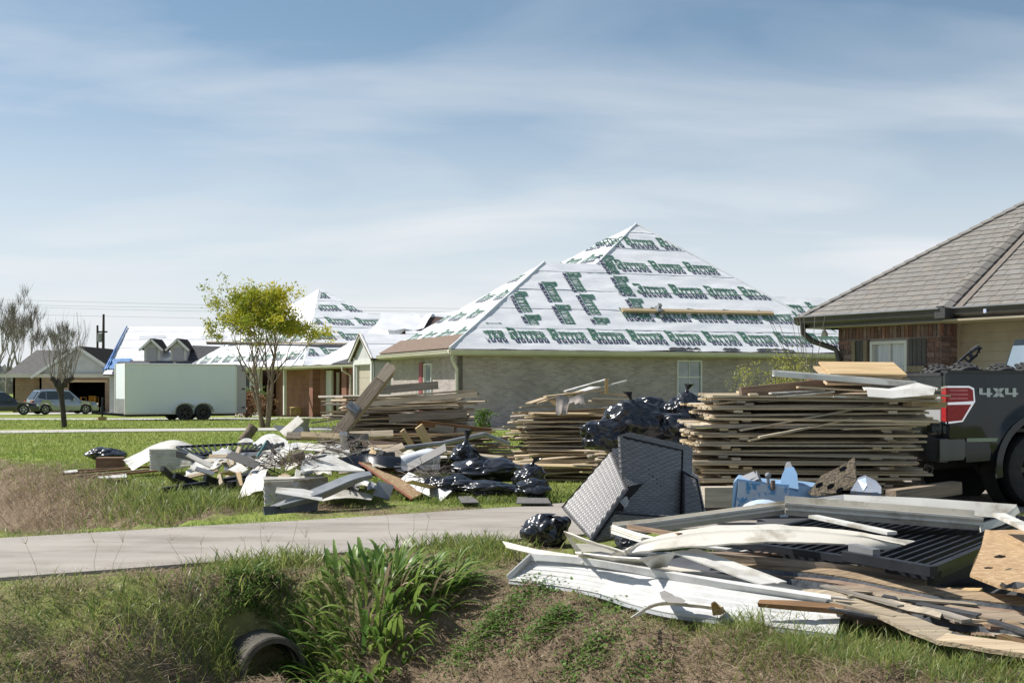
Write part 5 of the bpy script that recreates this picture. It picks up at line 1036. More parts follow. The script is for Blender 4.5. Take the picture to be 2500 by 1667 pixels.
def tall_stack():
    org = W(1700, 943, 13.7); org.z = 0.03; base = T_(org)@Rz(math.radians(-3.0))
    Lp, dep = 2.34, 1.60; n = 25; z = 0.10; npk = 11; meshes = [picket_mesh(Lp+d, .146, .022) for d in (-.06,-.02,0,.03)]; rail = MB().box((0,0,0), (.089, dep, .027)).mesh('rail', m_picket); grp = 'fence panels in the tall stack'
    # two bearers on the ground
    for x in (.45, 2.0):
        b = MB(); b.box((x, .55, .06), (.14, 1.1, .12)); tag(b.build('bearer_block', m_post, None, M=base), 'timber bearer under the %s end of the tall fence panel stack' % ('near' if x < 1 else 'truck'), 'timber')
    for i in range(n):
        dx, dy, a = R.uniform(-.10,.08), R.uniform(-.06,.06), math.radians(R.uniform(-2.4,2.4))
        if i > 17: dx += .025*(i-17); a += math.radians(R.uniform(-3,3))
        if i in (14, 15): a += math.radians(3)
        flip = i % 2; M = base@T_((dx, dy, z))@Rz(a)@Matrix.Rotation(math.radians(R.uniform(-1.1,1.1)), 4, 'X')@Matrix.Rotation(math.radians(R.uniform(-.5,.5)), 4, 'Y'); step = .0455+R.uniform(0,.005)
        lab = 'weathered wooden fence panel, %s of the tall stack by the truck' % (ORD[i]+(' from the bottom' if i else '')) if i < n-1 else 'weathered wooden fence panel on top of the tall stack by the truck'
        t = thing('picket_fence', lab, 'fence panel', M=M, group=grp)
        zp, zr = (.011, .0355) if not flip else (.036, .0125)
        for k in range(npk):
            link('picket', R.choice(meshes), t, T_((R.uniform(-.04,.04), .07+k*.151, zp+R.uniform(-.002,.004)))@Matrix.Rotation(R.gauss(0,.006), 4, 'Y')@Matrix.Rotation(R.gauss(0,.05), 4, 'X')@Rz(R.gauss(0,.006)))
        for x in (.40+R.uniform(-.08,.08), 1.98+R.uniform(-.1,.1)): link('rail', rail, t, T_((x, dep/2+R.uniform(-.03,.02), zr)))
        z += step
    zt = z
    # slanting boards pulled out of the front
    g = 'boards slanting out of the tall stack'
    f = lambda px, py, D: W(px, py, D)
    board('plank', 'long grey board slanting across the front of the tall stack, upper one', f(1806,1050,13.62), f(2130,990,13.66), .14, .018, m_grey, group=g)
    board('plank', 'grey board with broken end slanting below it on the tall stack front', f(1826,1075,13.58), f(2075,1022,13.62), .14, .018, m_picket, group=g)
    board('plank', 'short pale board lying on the slanting boards of the tall stack', f(1852,1067,13.5), f(1978,1043,13.52), .09, .018, m_picket, group=g)
    board('plank', 'pale picket edge at the truck end of the tall stack', f(2055,1047,13.6), f(2232,1040,13.66), .14, .018, m_picket, group=g)
    # things on top
    k = [('plank', 'brown timber beam on top of the tall stack', f(1808,965,13.9), f(2110,935,14.1), .09, .17, m_brownbd), ('plank', 'curved pale board overhanging the near end of the tall stack', f(1745,988,13.8), f(2230,970,13.9), .14, .02, m_fresh),
         ('plank', 'tan board with a dark felt edge lying across the tall stack top', f(1950,945,13.7), f(2312,966,13.8), .2, .02, m_fresh), ('plank', 'second tan board under the dark edged one on the tall stack', f(1920,972,13.75), f(2300,976,13.8), .15, .02, m_fresh), ('plank', 'dark brown board lying behind the white gutter on the stack', f(1960,938,14.2), f(2120,928,14.3), .2, .05, m_brownbd),
         ('plank', 'thin tan lath sticking out over the truck tailgate', f(2150,955,13.9), f(2305,952,14), .05, .015, m_fresh), ('plank', 'short tan block end at the truck side of the stack top', f(2215,985,13.6), f(2300,988,13.9), .12, .06, m_fresh), ('plank', 'white painted board on the tall stack', f(1880,960,13.66), f(2010,952,13.7), .12, .015, m_white), ('plank', 'second white painted board on the tall stack', f(1895,968,13.62), f(2035,956,13.66), .08, .015, m_white), ('plank', 'long white painted board at the truck end of the stack', f(2030,968,13.62), f(2290,978,13.7), .14, .018, m_white)]
    for i, (nm, lb, a, b_, w, th, m) in enumerate(k): board(nm, lb, a, b_, w, th, m, bend=.05 if i == 1 else 0)
    # cleaner tan boards stacked on the very top
    for i, (x0, x1, y, w, D) in enumerate(((1990,2190,922,.5,14.3), (2000,2205,912,.45,14.32), (1995,2180,902,.5,14.3), (2015,2185,893,.55,14.3))):
        z0 = W(x0, y, D).z; a = W(x0+15-i*6, y+6, D-.25); b_ = W(x1+i*4, y+8, D-.2); board('board', 'wide clean tan board, %s of the four on top of the tall stack' % ('lowest','second','third','uppermost')[i], a, b_, w*.8, .022, m_fresh, up=(.04*(i-1.5), -.22-.03*i, .97), group='clean tan boards on the tall stack')
    # white gutter length lying over the top
    b = MB(); a, c = W(1890, 909, 13.6), W(2245, 937, 13.8); d = c-a; prof = [(0,0),(.0,.05),(.01,.05),(.01,.012),(.1,.012),(.1,.07),(.112,.07),(.112,0)]; y = Vector((0,1,0))
    b.prism([a+y*p-Vector((0,0,.04))+Vector((0,0,q)) for p, q in prof], d); tag(b.build('gutter_length', m_white), 'white gutter length lying across the top of the tall stack', 'gutter')
    b = MB(); A = [W(2105,945,13.7), W(2170,950,13.7), W(2240,935,13.7), W(2290,948,13.7)]; B = [W(2120,962,13.4), W(2180,966,13.4), W(2230,962,13.4), W(2280,958,13.4)]; b.sheet(A, B, .006, 3, lambda q: .03*math.sin(q*8)); tag(b.build('torn_sheet', m_white, smooth=True), 'torn dirty white sheet under the white gutter on the stack', 'sheet')
    # bits: post piece and planter below
    b = MB(); p = W(1990,918,14.2); b.lathe(p-Vector((0,0,.1)), (0,0,1), [(0,.07),(.1,.1),(.1,.08)], 12); tag(b.build('clay_pot', pm('terracotta', (.4,.17,.1), (.33,.14,.08), rough=.8)), 'small clay pot lying between boards on the tall stack', 'pot')
    Mx = frame(W(2175,1212,13.0), W(2335,1190,13.6)); b = MB(); ln = (W(2335,1190,13.6)-W(2175,1212,13.0)).length; b.box((ln/2,0,0), (ln,.13,.13)); b.box((ln+.01,0,0), (.02,.11,.11)); tag(b.build('fence_post', m_post, None, M=Mx), 'square grey fence post lying beside the truck wheel', 'post')
    b = MB(); b.box((0,0,0), (.34,.2,.2)); tag(b.build('timber_block', m_grey, None, M=T_(W(1755,1212,13.2))@Rz(.1)), 'thick grey timber block at the foot of the tall stack', 'timber')
tall_stack()
def loose_stack(cx, D, L_, h, dep, n_lay, per, name_lab, grp, ang0=0, jx=.12, ja=4, x_left=True, shrink=.0, mats=(None,), ear=True, z0=.02, cat='picket'):
    """loose pickets heaped layer on layer"""
    org = W(cx, 943, D); org.z = z0; step = h/n_lay; ms = [[picket_mesh(L_*q, .14, .018, ear, m) for q in (.86,.95,1.0,1.06)] for m in mats]
    for i in range(n_lay):
        for k in range(per):
            y = dep*(k+.5)/per+R.uniform(-.04,.04); me = R.choice(R.choice(ms)); ln = max(v.co.x for v in me.vertices); off = R.gauss(0, jx)+shrink*abs(i/n_lay-.5)
            M = T_(org)@Rz(ang0)@T_((-L_/2+off, y, step*(i+.5)+R.uniform(-.01,.01)))@Rz(math.radians(R.gauss(0, ja)))@Matrix.Rotation(math.radians(R.gauss(0,1.6)), 4, 'Y')@Matrix.Rotation(R.uniform(-.22,.22), 4, 'X')
            tag(link('picket', me, None, M), '%s %s, layer %s up, %s from the front, %s' % (name_lab[0], cat, ORD[i] if i else 'one', NTH[k], name_lab[1]), cat, grp)
# middle stack
loose_stack(1425, 20.3, 1.75, .98, 1.1, 18, 6, ('weathered grey', 'middle stack'), 'loose pickets of the middle stack', ang0=math.radians(4), jx=.15, ja=9, mats=(m_picket, m_picket, m_grey))
loose_stack(1415, 19.2, 1.6, .26, 1.0, 5, 6, ('tan dog-eared', 'foot of the middle stack'), 'pickets fanned at the foot of the middle stack', ang0=math.radians(14), jx=.16, ja=7, mats=(m_picket,))
def middle_top():
    f = W; D = 20
    rows = [(1270,994,1400,990,.1,m_picket,'thin pale lath sticking out left of the middle stack'), (1290,985,1330,972,.12,m_fresh,'short tan board end at the near edge of the middle stack top'), (1308,985,1420,955,.14,m_picket,'tan board rising along the left top of the middle stack'), (1330,968,1470,952,.14,m_fresh,'wide tan board flat on the middle stack top'),
            (1380,955,1482,926,.1,m_white,'white strip leaning up to the peak of the middle stack'), (1405,962,1530,929,.05,m_white,'thin white lath pointing up right over the middle stack'), (1395,966,1455,945,.3,m_white,'pale board draped with cloth on the middle stack'), (1450,972,1575,975,.16,m_fresh,'tan board reaching toward the trash bags on the middle stack'), (1470,960,1535,965,.15,m_fresh,'short wide tan board on the middle stack top'), (1420,985,1560,990,.14,m_picket,'grey board under the tan ones of the middle stack'), (1345,975,1375,1000,.12,m_picket,'short board tipped over the left side of the middle stack'),(1440,978,1520,982,.14,m_fresh,'tan board end in the middle of the middle stack top')]
    for i, (x0,y0,x1,y1,w,m,l) in enumerate(rows): board('plank', l, f(x0,y0,D-.3+.07*i), f(x1,y1,D+.1+.05*i), w, .02, m)
    board('plank', 'short upright tan stake at the peak of the middle stack', f(1481,960,19.9), f(1481,924,19.9), .05, .04, m_fresh, up=(0,1,0))
    # cloth hanging from the boards
    b = MB(); n = 14; A = []; B = []
    for i in range(n+1):
        f_ = i/n; x = 1358+68*f_; A.append(W(x, 968-4*math.sin(f_*9), 19.7)); B.append(W(x-2+3*math.sin(f_*14), (1012 if f_ < .45 else 990)+4*math.sin(f_*20), 19.55))
    b.sheet(A, B, .01, 8, lambda q: .02*math.sin(q*5)); tag(b.build('cloth', pm('grey_cloth', (.36,.32,.29), (.27,.24,.22), rough=.95, scale=6, bump=.5), smooth=True), 'grey brown cloth hanging over the front of the middle stack', 'cloth')
middle_top()
# left stack: long boards and thick timbers, then a scattered heap in front
loose_stack(985, 22.6, 2.2, 1.12, 1.1, 18, 6, ('grey heaped', 'stack behind the leaning post'), 'boards of the stack behind the leaning post', ang0=math.radians(6), jx=.2, ja=9, mats=(m_picket, m_grey, m_grey), ear=False, cat='board', z0=.12)
loose_stack(1010, 21.0, 2.5, .6, 1.9, 10, 8, ('broken strewn', 'heap before the leaning post stack'), 'boards strewn before the leaning post stack', ang0=math.radians(-2), jx=.4, ja=15, mats=(m_picket, m_grey, m_brownbd), ear=False, cat='board')
def left_top():
    D = 22
    rows = [(913,953,1070,940,.09,.13,m_grey,'thick grey beam on top of the stack behind the leaning post'), (905,972,1160,952,.14,.03,m_picket,'long thin board just under the top beam of the left stack'), (900,985,1165,962,.09,.09,m_picket,'long beam sticking out right of the left stack'), (950,1022,1140,1008,.1,.14,m_grey,'thick pale grey beam low in the left stack'), (760,1032,900,1012,.15,.025,m_picket,'tan board sticking out behind the leaning post toward the lawn'),
            (890,998,1115,985,.14,.02,m_picket,'grey board in the middle of the left stack'), (865,1004,1118,992,.14,.02,m_grey,'dark board in the middle of the left stack'), (1020,1032,1200,1052,.09,.09,m_brownbd,'brown beam slanting down at the right end of the left stack'), (1050,1042,1110,1050,.12,.12,m_grey,'grey block end at the right of the left stack'), (1080,1050,1150,1055,.13,.13,m_grey,'second grey block end at the right of the left stack')]
    for i, (x0,y0,x1,y1,w,th,m,l) in enumerate(rows): board('plank', l, W(x0,y0,D-.25+.02*i), W(x1,y1,D-.2), w, th, m)
    rows = [(982,1050,1010,1095,.08,.04,m_fresh,'thin tan stud leaning in the heap before the left stack',19.5), (1022,1040,1052,1094,.13,.04,m_fresh,'wide tan stud leaning in the heap before the left stack',19.3), (700,1064,900,1068,.12,.04,m_grey,'grey board lying in front of the leaning post base',18.8), (735,1062,842,1068,.1,.05,m_picket,'tan board end beside the leaning post base',18.6), (830,1062,960,1058,.12,.03,m_picket,'tan board lying right of the leaning post base',19.4), (885,1085,970,1092,.16,.04,m_brownbd,'reddish brown board in the heap',18.6), (900,1096,980,1094,.1,.06,m_fresh,'short tan block in the heap',18.2), (935,1108,985,1090,.1,.07,m_fresh,'tan stub pointing up in the heap',17.9), (690,1060,735,1022,.16,.02,m_cream,'cream gutter piece standing up from the heap',20.6)]
    for (x0,y0,x1,y1,w,th,m,l,d) in rows: board('plank', l, W(x0,y0,d), W(x1,y1,d+.1), w, th, m, up=(0,-.7,.7))
    a, c = W(772,1128,18.6), W(956,897,19.4); ln = (c-a).length; b = MB(); b.box((ln*.47,0,0), (ln*.94,.17,.16)); b.prism([Vector((ln*.94,-.085,-.08)), Vector((ln*.94,.085,-.08)), Vector((ln*.94,.085,.08)), Vector((ln*.94,-.085,.08))], (.03,0,0))
    o = thing('leaning_post', 'heavy square timber post leaning up out of the debris', 'post', M=frame(a, c, (0,-1,.3))); link('timber', b.mesh('timber', m_post), o, Matrix.Identity(4))
    b = MB(); b.prism([Vector((ln*.95,-.085,-.08)), Vector((ln*1.0,-.06,-.08)), Vector((ln*1.01,.0,-.08)), Vector((ln*.985,.04,-.08)), Vector((ln*.99,.085,-.08)), Vector((ln*.95,.085,-.08))], (0,0,.16)); link('splintered_end', b.mesh('splintered_end', m_fresh), o, Matrix.Identity(4)); b = MB(); b.box((ln*.92,0,.082), (ln*.16,.165,.008)); link('fresh_face', b.mesh('fresh_face', m_fresh), o, Matrix.Identity(4))
    b = MB(); b.box((ln*.52,.05,.09), (.12,.18,.03)); b.box((ln*.53,.12,.07), (.04,.06,.1)); link('bracket', b.mesh('bracket', m_gmetal), o, Matrix.Identity(4))
left_top()
# ------------------------------------------------------------------ debris
def sheet(name, label, cat, A, B, mat, th=.004, k=1, prof=None, sub=1, group=None, conv=None):
    cv = conv or (lambda q: W(*q)); b = MB(); b.sheet([cv(q) for q in A], [cv(q) for q in B], th, k, prof, sub=sub, dent=.006)
    return tag(b.build(name, mat, smooth=True, angle=38), label, cat, group)
def ribs(n, a, ph=0): return lambda f: a*math.cos(2*math.pi*n*f+ph)
def groove(*at): return lambda f: -.008*sum(1 for q in at if abs(f-q) < .03)
def bag(label, c, size, seed, rz=0.0, knot=None, group='black trash bags', flat=.5):
    """crumpled plastic bag, knotted: soft body, long drawn folds"""
    c = Vector(c); nu, nv = 104, 60; b = MB(); so = Vector((seed*3.7, seed*1.3, seed*7.1)); Mz = Matrix.Rotation(rz, 3, 'Z'); rg = np.random.default_rng(int(seed*100))
    th = np.linspace(0, np.pi, nv+1)[:, None]; ph = np.linspace(0, 2*np.pi, nu, endpoint=False)[None, :]
    D3 = np.stack([np.sin(th)*np.cos(ph), np.sin(th)*np.sin(ph), np.cos(th)+0*ph], -1).reshape(-1, 3)
    r = np.array([.95+.30*noise.noise(Vector(d)*1.05+so)+.17*noise.noise(Vector(d)*2.1-so)+.05*noise.noise(Vector(d)*4.4+so) for d in D3])
    wig = np.array([noise.noise(Vector(d)*1.7-so*2) for d in D3])
    for k in range(26):
        n = rg.normal(size=3); n /= np.linalg.norm(n); off = rg.uniform(-.7, .7); wd = rg.uniform(.045, .12); e = (D3@n-off+.22*wig)/wd; m_ = rg.normal(size=3); m_ /= np.linalg.norm(m_)
        r += rg.choice((-1, 1))*rg.uniform(.025, .075)*np.exp(-e*e)*np.clip(.5+1.2*(D3@m_), 0, 1)
    Pn = D3*r[:, None]*np.array([size[0]/2, size[1]/2, size[2]/2]); lo = -size[2]/2*.8; Pn[:, 2] = np.where(Pn[:, 2] < lo, lo+(Pn[:, 2]-lo)*.08, Pn[:, 2])
    b.v += [tuple(Mz@Vector(p)+c) for p in Pn]
    for j in range(nv):
        for i in range(nu): b.f.append((j*nu+i, (j+1)*nu+i, (j+1)*nu+(i+1)%nu, j*nu+(i+1)%nu))
    b.m = [0]*len(b.f); o = thing('trash_bag', label, 'trash bag', c-Vector((0,0,size[2]*.42)), group=group); b.build('bag_body', m_bag, o, True, None)
    if knot:
        k = Vector(knot); b = MB(); n = 12; A = []
        for i in range(7):
            f = i/6; r = (.085-.07*math.sin(min(1,f*1.6)*math.pi/2)+(.09*max(0,f-.55)))
            for j in range(n):
                a = 2*math.pi*j/n; q = k*f; e = Vector((math.cos(a), math.sin(a), .2))*(r*(1+.35*math.sin(j*3+seed)*f)); b.v.append(tuple(c+Vector((0,0,size[2]*.42))+q+e))
        for i in range(6):
            for j in range(n): b.f.append((i*n+j, i*n+(j+1)%n, (i+1)*n+(j+1)%n, (i+1)*n+j))
        b.m = [0]*len(b.f); b.build('bag_knot', m_bag, o, True, None)
    return o
def WB(px, py, D, wpx, hpx, deep):      # centre and size of a bag from its outline
    return W(px, py, D), (wpx*D/F, deep, hpx*D/F)
def railing(name, label, C, n, mat, group=None, tk=.035, bar_w=.02, mid=()):
    """flat metal fence panel from four corners C[0]..C[3]; bars run C0->C1 side to C3->C2 side"""
    a, b_, c, d = [Vector(q) for q in C]; o = thing(name, label, 'fence panel', a, group=group); nr = (b_-a).cross(d-a).normalized()
    for p, q in ((a, b_), (d, c)):
        m = MB(); m.bar(p, q, tk*1.3, tk, up=nr); m.build('rail', mat, o)
    for f in mid:
        m = MB(); m.bar(a.lerp(d, f), b_.lerp(c, f), tk, tk*.8, up=nr); m.build('rail', mat, o)
    for i in range(n):
        f = i/(n-1); m = MB(); m.bar(a.lerp(b_, f), d.lerp(c, f), bar_w if 0 < i < n-1 else tk, bar_w if 0 < i < n-1 else tk, up=nr); m.build('bar' if 0 < i < n-1 else 'end_post', mat, o)
    return o
# ---- pile on the far side of the driveway
def left_pile():
    c, s = WB(258,1108,24.3,92,34,.6); bag('crumpled black bag lying apart on the lawn at the left', c, s, 1.3)
    g = 'brown boards on the grass'
    for i, (x0,y0,x1,y1,d) in enumerate(((142,1158,330,1143,20.3),(178,1163,372,1146,19.9),(208,1165,385,1149,19.6),(190,1148,372,1139,20.7))): board('plank', 'narrow brown board, %s of four on the grass left of the debris' % ('first','second','nearest the ditch','highest')[i], W(x0,y0,d), W(x1,y1,d+.2), .09, .03, m_brownbd, group=g)
    b = MB(); p = W(270,1129,21); b.box(p, (.42,.3,.17), rz=.15); tag(b.build('wooden_drawer', m_brownbd), 'dark brown drawer box on the grass beside the lone trash bag', 'box')
    sheet('metal_sheet', 'white sheet of metal arched over the brown boards', 'sheet', [(300,1122,20.6),(340,1102,20.9),(375,1085,21.2),(425,1074,21.4),(468,1086,21.5)], [(322,1148,20.2),(360,1125,20.3),(392,1105,20.4),(430,1090,20.5),(466,1098,20.6)], m_white, .006, 6, ribs(3,.015), sub=5)
    sheet('corrugated_panel', 'upright white corrugated panel in the left debris', 'panel', [(364,1094,20.0),(455,1093,20.1),(467,1122,20)], [(366,1152,19.9),(420,1150,20),(464,1138,19.9)], m_white, .008, 44, ribs(8,.012))
    sheet('white_offcut', 'small white offcut lying under the brown boards', 'sheet', [(155,1150,20.2),(188,1147,20.4)], [(160,1156,20),(190,1152,20.2)], m_white, .01)
    sheet('white_offcut', 'white offcut in the grass below the corrugated panel', 'sheet', [(238,1165,19.3),(308,1158,19.5)], [(250,1168,18.9),(310,1166,19.1)], m_white, .01)
    railing('metal_fence', 'black metal fence panel lying flat on top of the left debris', [W(432,1091,19.6), W(700,1078,20.2), W(655,1097,18.6), W(470,1113,18.4)], 19, m_bmetal)
    railing('metal_fence', 'second black fence panel under the first in the left debris', [W(470,1108,19.4), W(690,1092,19.8), W(640,1118,18.3), W(480,1130,18.2)], 15, m_bmetal)
    b = MB(); b.bar(W(437,1108,18.6), W(503,1125,17.9), .09, .09); o = b.build('square_tube', m_bmetal); tag(o, 'black square tube end pointing toward the driveway from the left debris', 'tube')
    sheet('mesh_screen', 'dark mesh screen standing beside the corrugated panel', 'screen', [(466,1112,18.9),(500,1128,18.7)], [(468,1148,18.7),(498,1148,18.5)], m_dgrey, .01)
    for i, (x0,y0,x1,y1,w,d,m,l) in enumerate(((500,1135,760,1086,.12,18,m_cream,'long cream fascia strip slanting across the left debris'), (440,1172,520,1140,.1,17.6,m_cream,'short cream strip on the grass in the left debris'), (460,1165,530,1148,.06,17.3,m_fresh,'tan lath lying over the cream strip'), (500,1128,560,1113,.12,17.7,m_cream,'bent cream trim end beside the square tube'), (557,1115,650,1112,.09,17.6,m_gmetal,'grey metal channel lying level in the left debris'), (555,1128,690,1128,.12,17.5,m_picket,'grey board under the metal channel'), (560,1138,640,1128,.03,17.2,m_fresh,'thin tan stick in the left debris'))):
        board('strip', l, W(x0,y0,d), W(x1,y1,d+.4), w, .02 if i != 4 else .07, m, up=(0,-.6,.8))
    for i, (x0,y0,x1,y1,w,d) in enumerate(((389,1198,640,1160,.1,16.3),(396,1143,445,1188,.05,16.8),(425,1160,520,1195,.05,16.5),(470,1192,650,1150,.14,16.6),(500,1165,570,1190,.05,16.2),(450,1185,560,1178,.12,16.9),(560,1182,660,1165,.12,16.3))):
        b = MB(); b.bar(W(x0,y0,d), W(x1,y1,d+.5), w, .07); tag(b.build('metal_post', m_bmetal), 'black metal post, %s in the dark tangle at the ditch edge' % ('lying nearest the ditch','sticking up at the left','slanting down to the grass','lying thickest','shortest','lying hidden behind','ending at the white trim')[i], 'post', 'black posts at the ditch edge')
    board('plank', 'tan stake standing in the black post tangle', W(588,1188,16), W(583,1155,16.2), .07, .04, m_fresh, up=(0,-1,0))
    board('plank', 'grey stake standing between the black posts', W(542,1183,16), W(536,1160,16.2), .05, .04, m_grey, up=(0,-1,0))
    # white trims
    sheet('soffit_trim', 'wide white trim curling down onto the grass by the driveway', 'trim', [(577,1220,15.3),(592,1185,15.6),(607,1155,15.9),(628,1137,16.2),(650,1132,16.5)], [(640,1196,15.0),(645,1168,15.2),(652,1148,15.6),(660,1135,15.9),(668,1131,16.2)], m_white, .006, 6, ribs(2,.01), sub=5)
    sheet('soffit_trim', 'white trim arching up behind the curled one', 'trim', [(655,1133,16.3),(680,1105,16.9),(703,1085,17.4),(722,1081,17.9)], [(668,1140,16.0),(695,1115,16.5),(715,1095,17.0),(735,1092,17.5)], m_white, .006, 4, groove(.5), sub=4)
    sheet('soffit_trim', 'long pale trim lying level right of the arch', 'trim', [(722,1080,18),(780,1086,17.9),(842,1100,17.7)], [(715,1098,17.2),(775,1102,17.1),(838,1112,17)], m_cream, .01, 6, groove(.3,.7))
    sheet('soffit_trim', 'white trim strip end below the long pale trim', 'trim', [(705,1112,17),(760,1106,16.9)], [(720,1122,16.4),(770,1118,16.4)], m_white, .006)
    b = MB()   # white bin of sheet metal
    sheet('siding_sheet', 'white ribbed siding sheet standing on edge by the driveway', 'siding', [(643,1171,14.9),(700,1170,15.2),(800,1164,15.9)], [(645,1238,14.7),(700,1232,15),(800,1200,15.7)], m_white, .006, 20, ribs(5,.006))
    sheet('siding_sheet', 'white sheet leaning forward in front of the ribbed siding', 'siding', [(676,1188,14.5),(740,1192,14.6),(790,1205,14.7)], [(672,1202,14.3),(730,1212,14.35),(785,1222,14.4)], m_white, .006, 6, ribs(2,.008))
    sheet('trim_strip', 'thin white rim on the standing siding sheet', 'trim', [(642,1168,14.8),(700,1168,15.1),(790,1162,15.7)], [(644,1174,14.6),(702,1173,14.9),(792,1166,15.5)], m_cream, .02)
    sheet('curved_sheet', 'large curved white panel in the middle of the debris pile', 'panel', [(735,1153,15.4),(742,1122,16.0),(770,1112,16.5),(800,1110,16.8),(835,1126,16.6),(890,1150,16.2)], [(736,1155,15.2),(760,1150,15.3),(790,1150,15.4),(820,1150,15.5),(850,1151,15.6),(888,1152,15.7)], m_white, .012, 6, lambda f: .05*math.sin(math.pi*f), sub=4)
    sheet('white_strut', 'white strip hanging from the curved panel', 'trim', [(722,1145,15.3),(735,1152,15.3)], [(714,1188,15),(724,1190,15)], m_cream, .01)
    A = [(652,1239,14.3),(760,1196,14.7),(850,1160,15.2),(902,1151,15.6)]; B = [(682,1236,14.15),(780,1206,14.5),(862,1172,14.9),(908,1160,15.3)]; C_ = [(686,1242,14.2),(785,1218,14.6),(868,1180,15.0),(910,1166,15.4)]
    o = thing('corner_flashing', 'long grey metal corner flashing sloping down to the driveway edge', 'flashing', W(652,1239,14.3))
    b = MB(); b.sheet([W(*q) for q in A], [W(*q) for q in B], .008, 5, groove(.35,.7), sub=5); b.build('upper_flange', m_gmetal, o, True, 38)
    b = MB(); b.sheet([W(*q) for q in B], [W(*q) for q in C_], .008, 2, sub=5); b.build('lower_flange', m_gmetal, o, True, 38)
    sheet('dark_board', 'dark grey board standing on edge at the driveway', 'board', [(641,1239,14.15),(700,1234,14.3),(775,1224,14.6)], [(645,1263,14.1),(700,1258,14.25),(772,1248,14.5)], m_dgrey, .03, 3, groove(.5))
    sheet('white_offcut', 'white offcut lying between the flashing and the dark board', 'sheet', [(778,1205,15.1),(820,1196,15.3),(870,1200,15.4),(912,1208,15.5)], [(790,1222,14.9),(830,1216,15),(870,1216,15.1),(905,1220,15.2)], m_white, .008, 3, lambda f: .03*math.sin(3*f), sub=3)
    for i, (x,y,w,h) in enumerate(((880,1180,40,22),(905,1190,30,18),(862,1192,26,16),(838,1178,20,14))):
        sheet('scrap_piece', 'crumpled scrap, %s under the strand board' % ('largest','second largest','third','smallest')[i], 'scrap', [(x-w/2,y-h/2,15.6),(x,y-h*.8,15.8),(x+w/2,y-h/3,15.7)], [(x-w/2+6,y+h/2,15.3),(x+4,y+h/3,15.4),(x+w/2,y+h/2,15.3)], (m_white, m_gmetal, m_dgrey, m_gmetal)[i], .006, 3, lambda f: .05*math.sin(6*f), sub=3, group='scraps under the strand board')
    o = thing('strand_board', 'orange tan strand board sheet leaning down to the grass with a bitten edge', 'board', W(1005,1215,15.9))
    P = [W(*q) for q in ((877,1127,16.6),(962,1129,17.2),(975,1146,17.0),(952,1150,16.95),(956,1157,16.8),(985,1150,17.0),(1000,1163,16.9),(996,1170,16.8),(1044,1199,16.4),(1006,1216,15.9))]; n = (P[1]-P[0]).cross(P[-1]-P[0]).normalized(); b = MB(); b.prism(P, n*.016); b.build('sheet', m_osb, o); b = MB(); b.bar(P[0]+n*.008, P[-1]+n*.008, .012, .024, up=n); b.build('painted_edge', m_osb_red, o)
    board('plank', 'grey wide board slanting to the grass beside the strand board', W(985,1165,16.6), W(1090,1212,16.0), .2, .02, m_gmetal, up=(0,-.8,.6))
    board('plank', 'short grey upright board end in the grass', W(930,1215,15.4), W(942,1180,15.5), .2, .03, m_gmetal, up=(0,-1,0))
    # white plastic hood
    o = thing('plastic_dome', 'white domed plastic lid lying on its rim in the debris', 'lid', W(1020,1150,17)); b = MB(); n = 14
    A = [W(965+ (1072-965)*i/n, 1141-4*i/n, 16.8+.02*i) for i in range(n+1)]; B = []; C_ = []
    for i in range(n+1):
        f = i/n; h = 46*math.sin(math.pi*min(1, f*.62+.02))**.9 if f < .9 else 46*(1-(f-.9)*2.2); B.append(W(966+104*f, 1140-h*.98, 17.1)); C_.append(W(966+104*f, 1146-h*.6, 17.6))
    b.sheet(A, B, .012, 6, lambda f: .10*math.sin(math.pi*f)); b.sheet(B, C_, .012, 3); b.build('dome', pm('white_plastic', (.72,.75,.78), (.68,.71,.74), rough=.3), o, True, 50)
    b = MB(); b.sheet([W(962,1140,16.75), W(1074,1135,16.9)], [W(968,1152,16.7), W(1074,1147,16.85)], .02); b.build('rim', pm('grey_plastic', (.3,.31,.33), (.25,.26,.28), rough=.4), o)
    b = MB(); b.tube([W(988,1093,18.7), W(1080,1082,18.8), W(1178,1061,18.9), W(1182,1060,18.9), W(1243,1084,19.2)], .035, 8); tag(b.build('metal_pipe', m_gmetal, smooth=True), 'long bent grey metal pipe crossing the board heap', 'pipe')
    b = MB(); b.tube([W(627,1116,17.4), W(652,1077,17.6)], .022, 7); o = thing('bent_pole', 'thin teal and black pole bent to a peak above the debris', 'pole', W(627,1116,17.4)); b.build('teal_half', pm('teal_paint', (.03,.14,.15), (.04,.17,.18), rough=.4), o, True); b = MB(); b.tube([W(652,1077,17.6), W(672,1107,17.4)], .025, 7); b.build('black_half', m_bmetal, o, True)
    # cut log
    a, c = W(592,1078,21.5), W(619,1041,21.6); o = thing('cut_log', 'short cut log standing tilted behind the debris', 'log', a); b = MB(); b.tube([a, a.lerp(c,.5)+Vector((.01,0,0)), c], [.085,.08,.09], 14); b.build('bark', m_bark, o, True, 50); b = MB(); d = (c-a).normalized(); b.lathe(c+d*.003, d, [(0,.086),(.004,.07),(.003,.0005)], 14); b.build('cut_face', m_fresh, o)
    sheet('cloth_sheet', 'white crumpled sheet below the cut log', 'sheet', [(578,1082,20.5),(595,1071,20.7),(612,1072,20.8),(622,1082,20.6)], [(580,1090,19.8),(596,1090,19.9),(612,1090,19.9),(622,1090,19.8)], m_white, .006, 4, lambda f: .04*math.sin(5*f), sub=3)
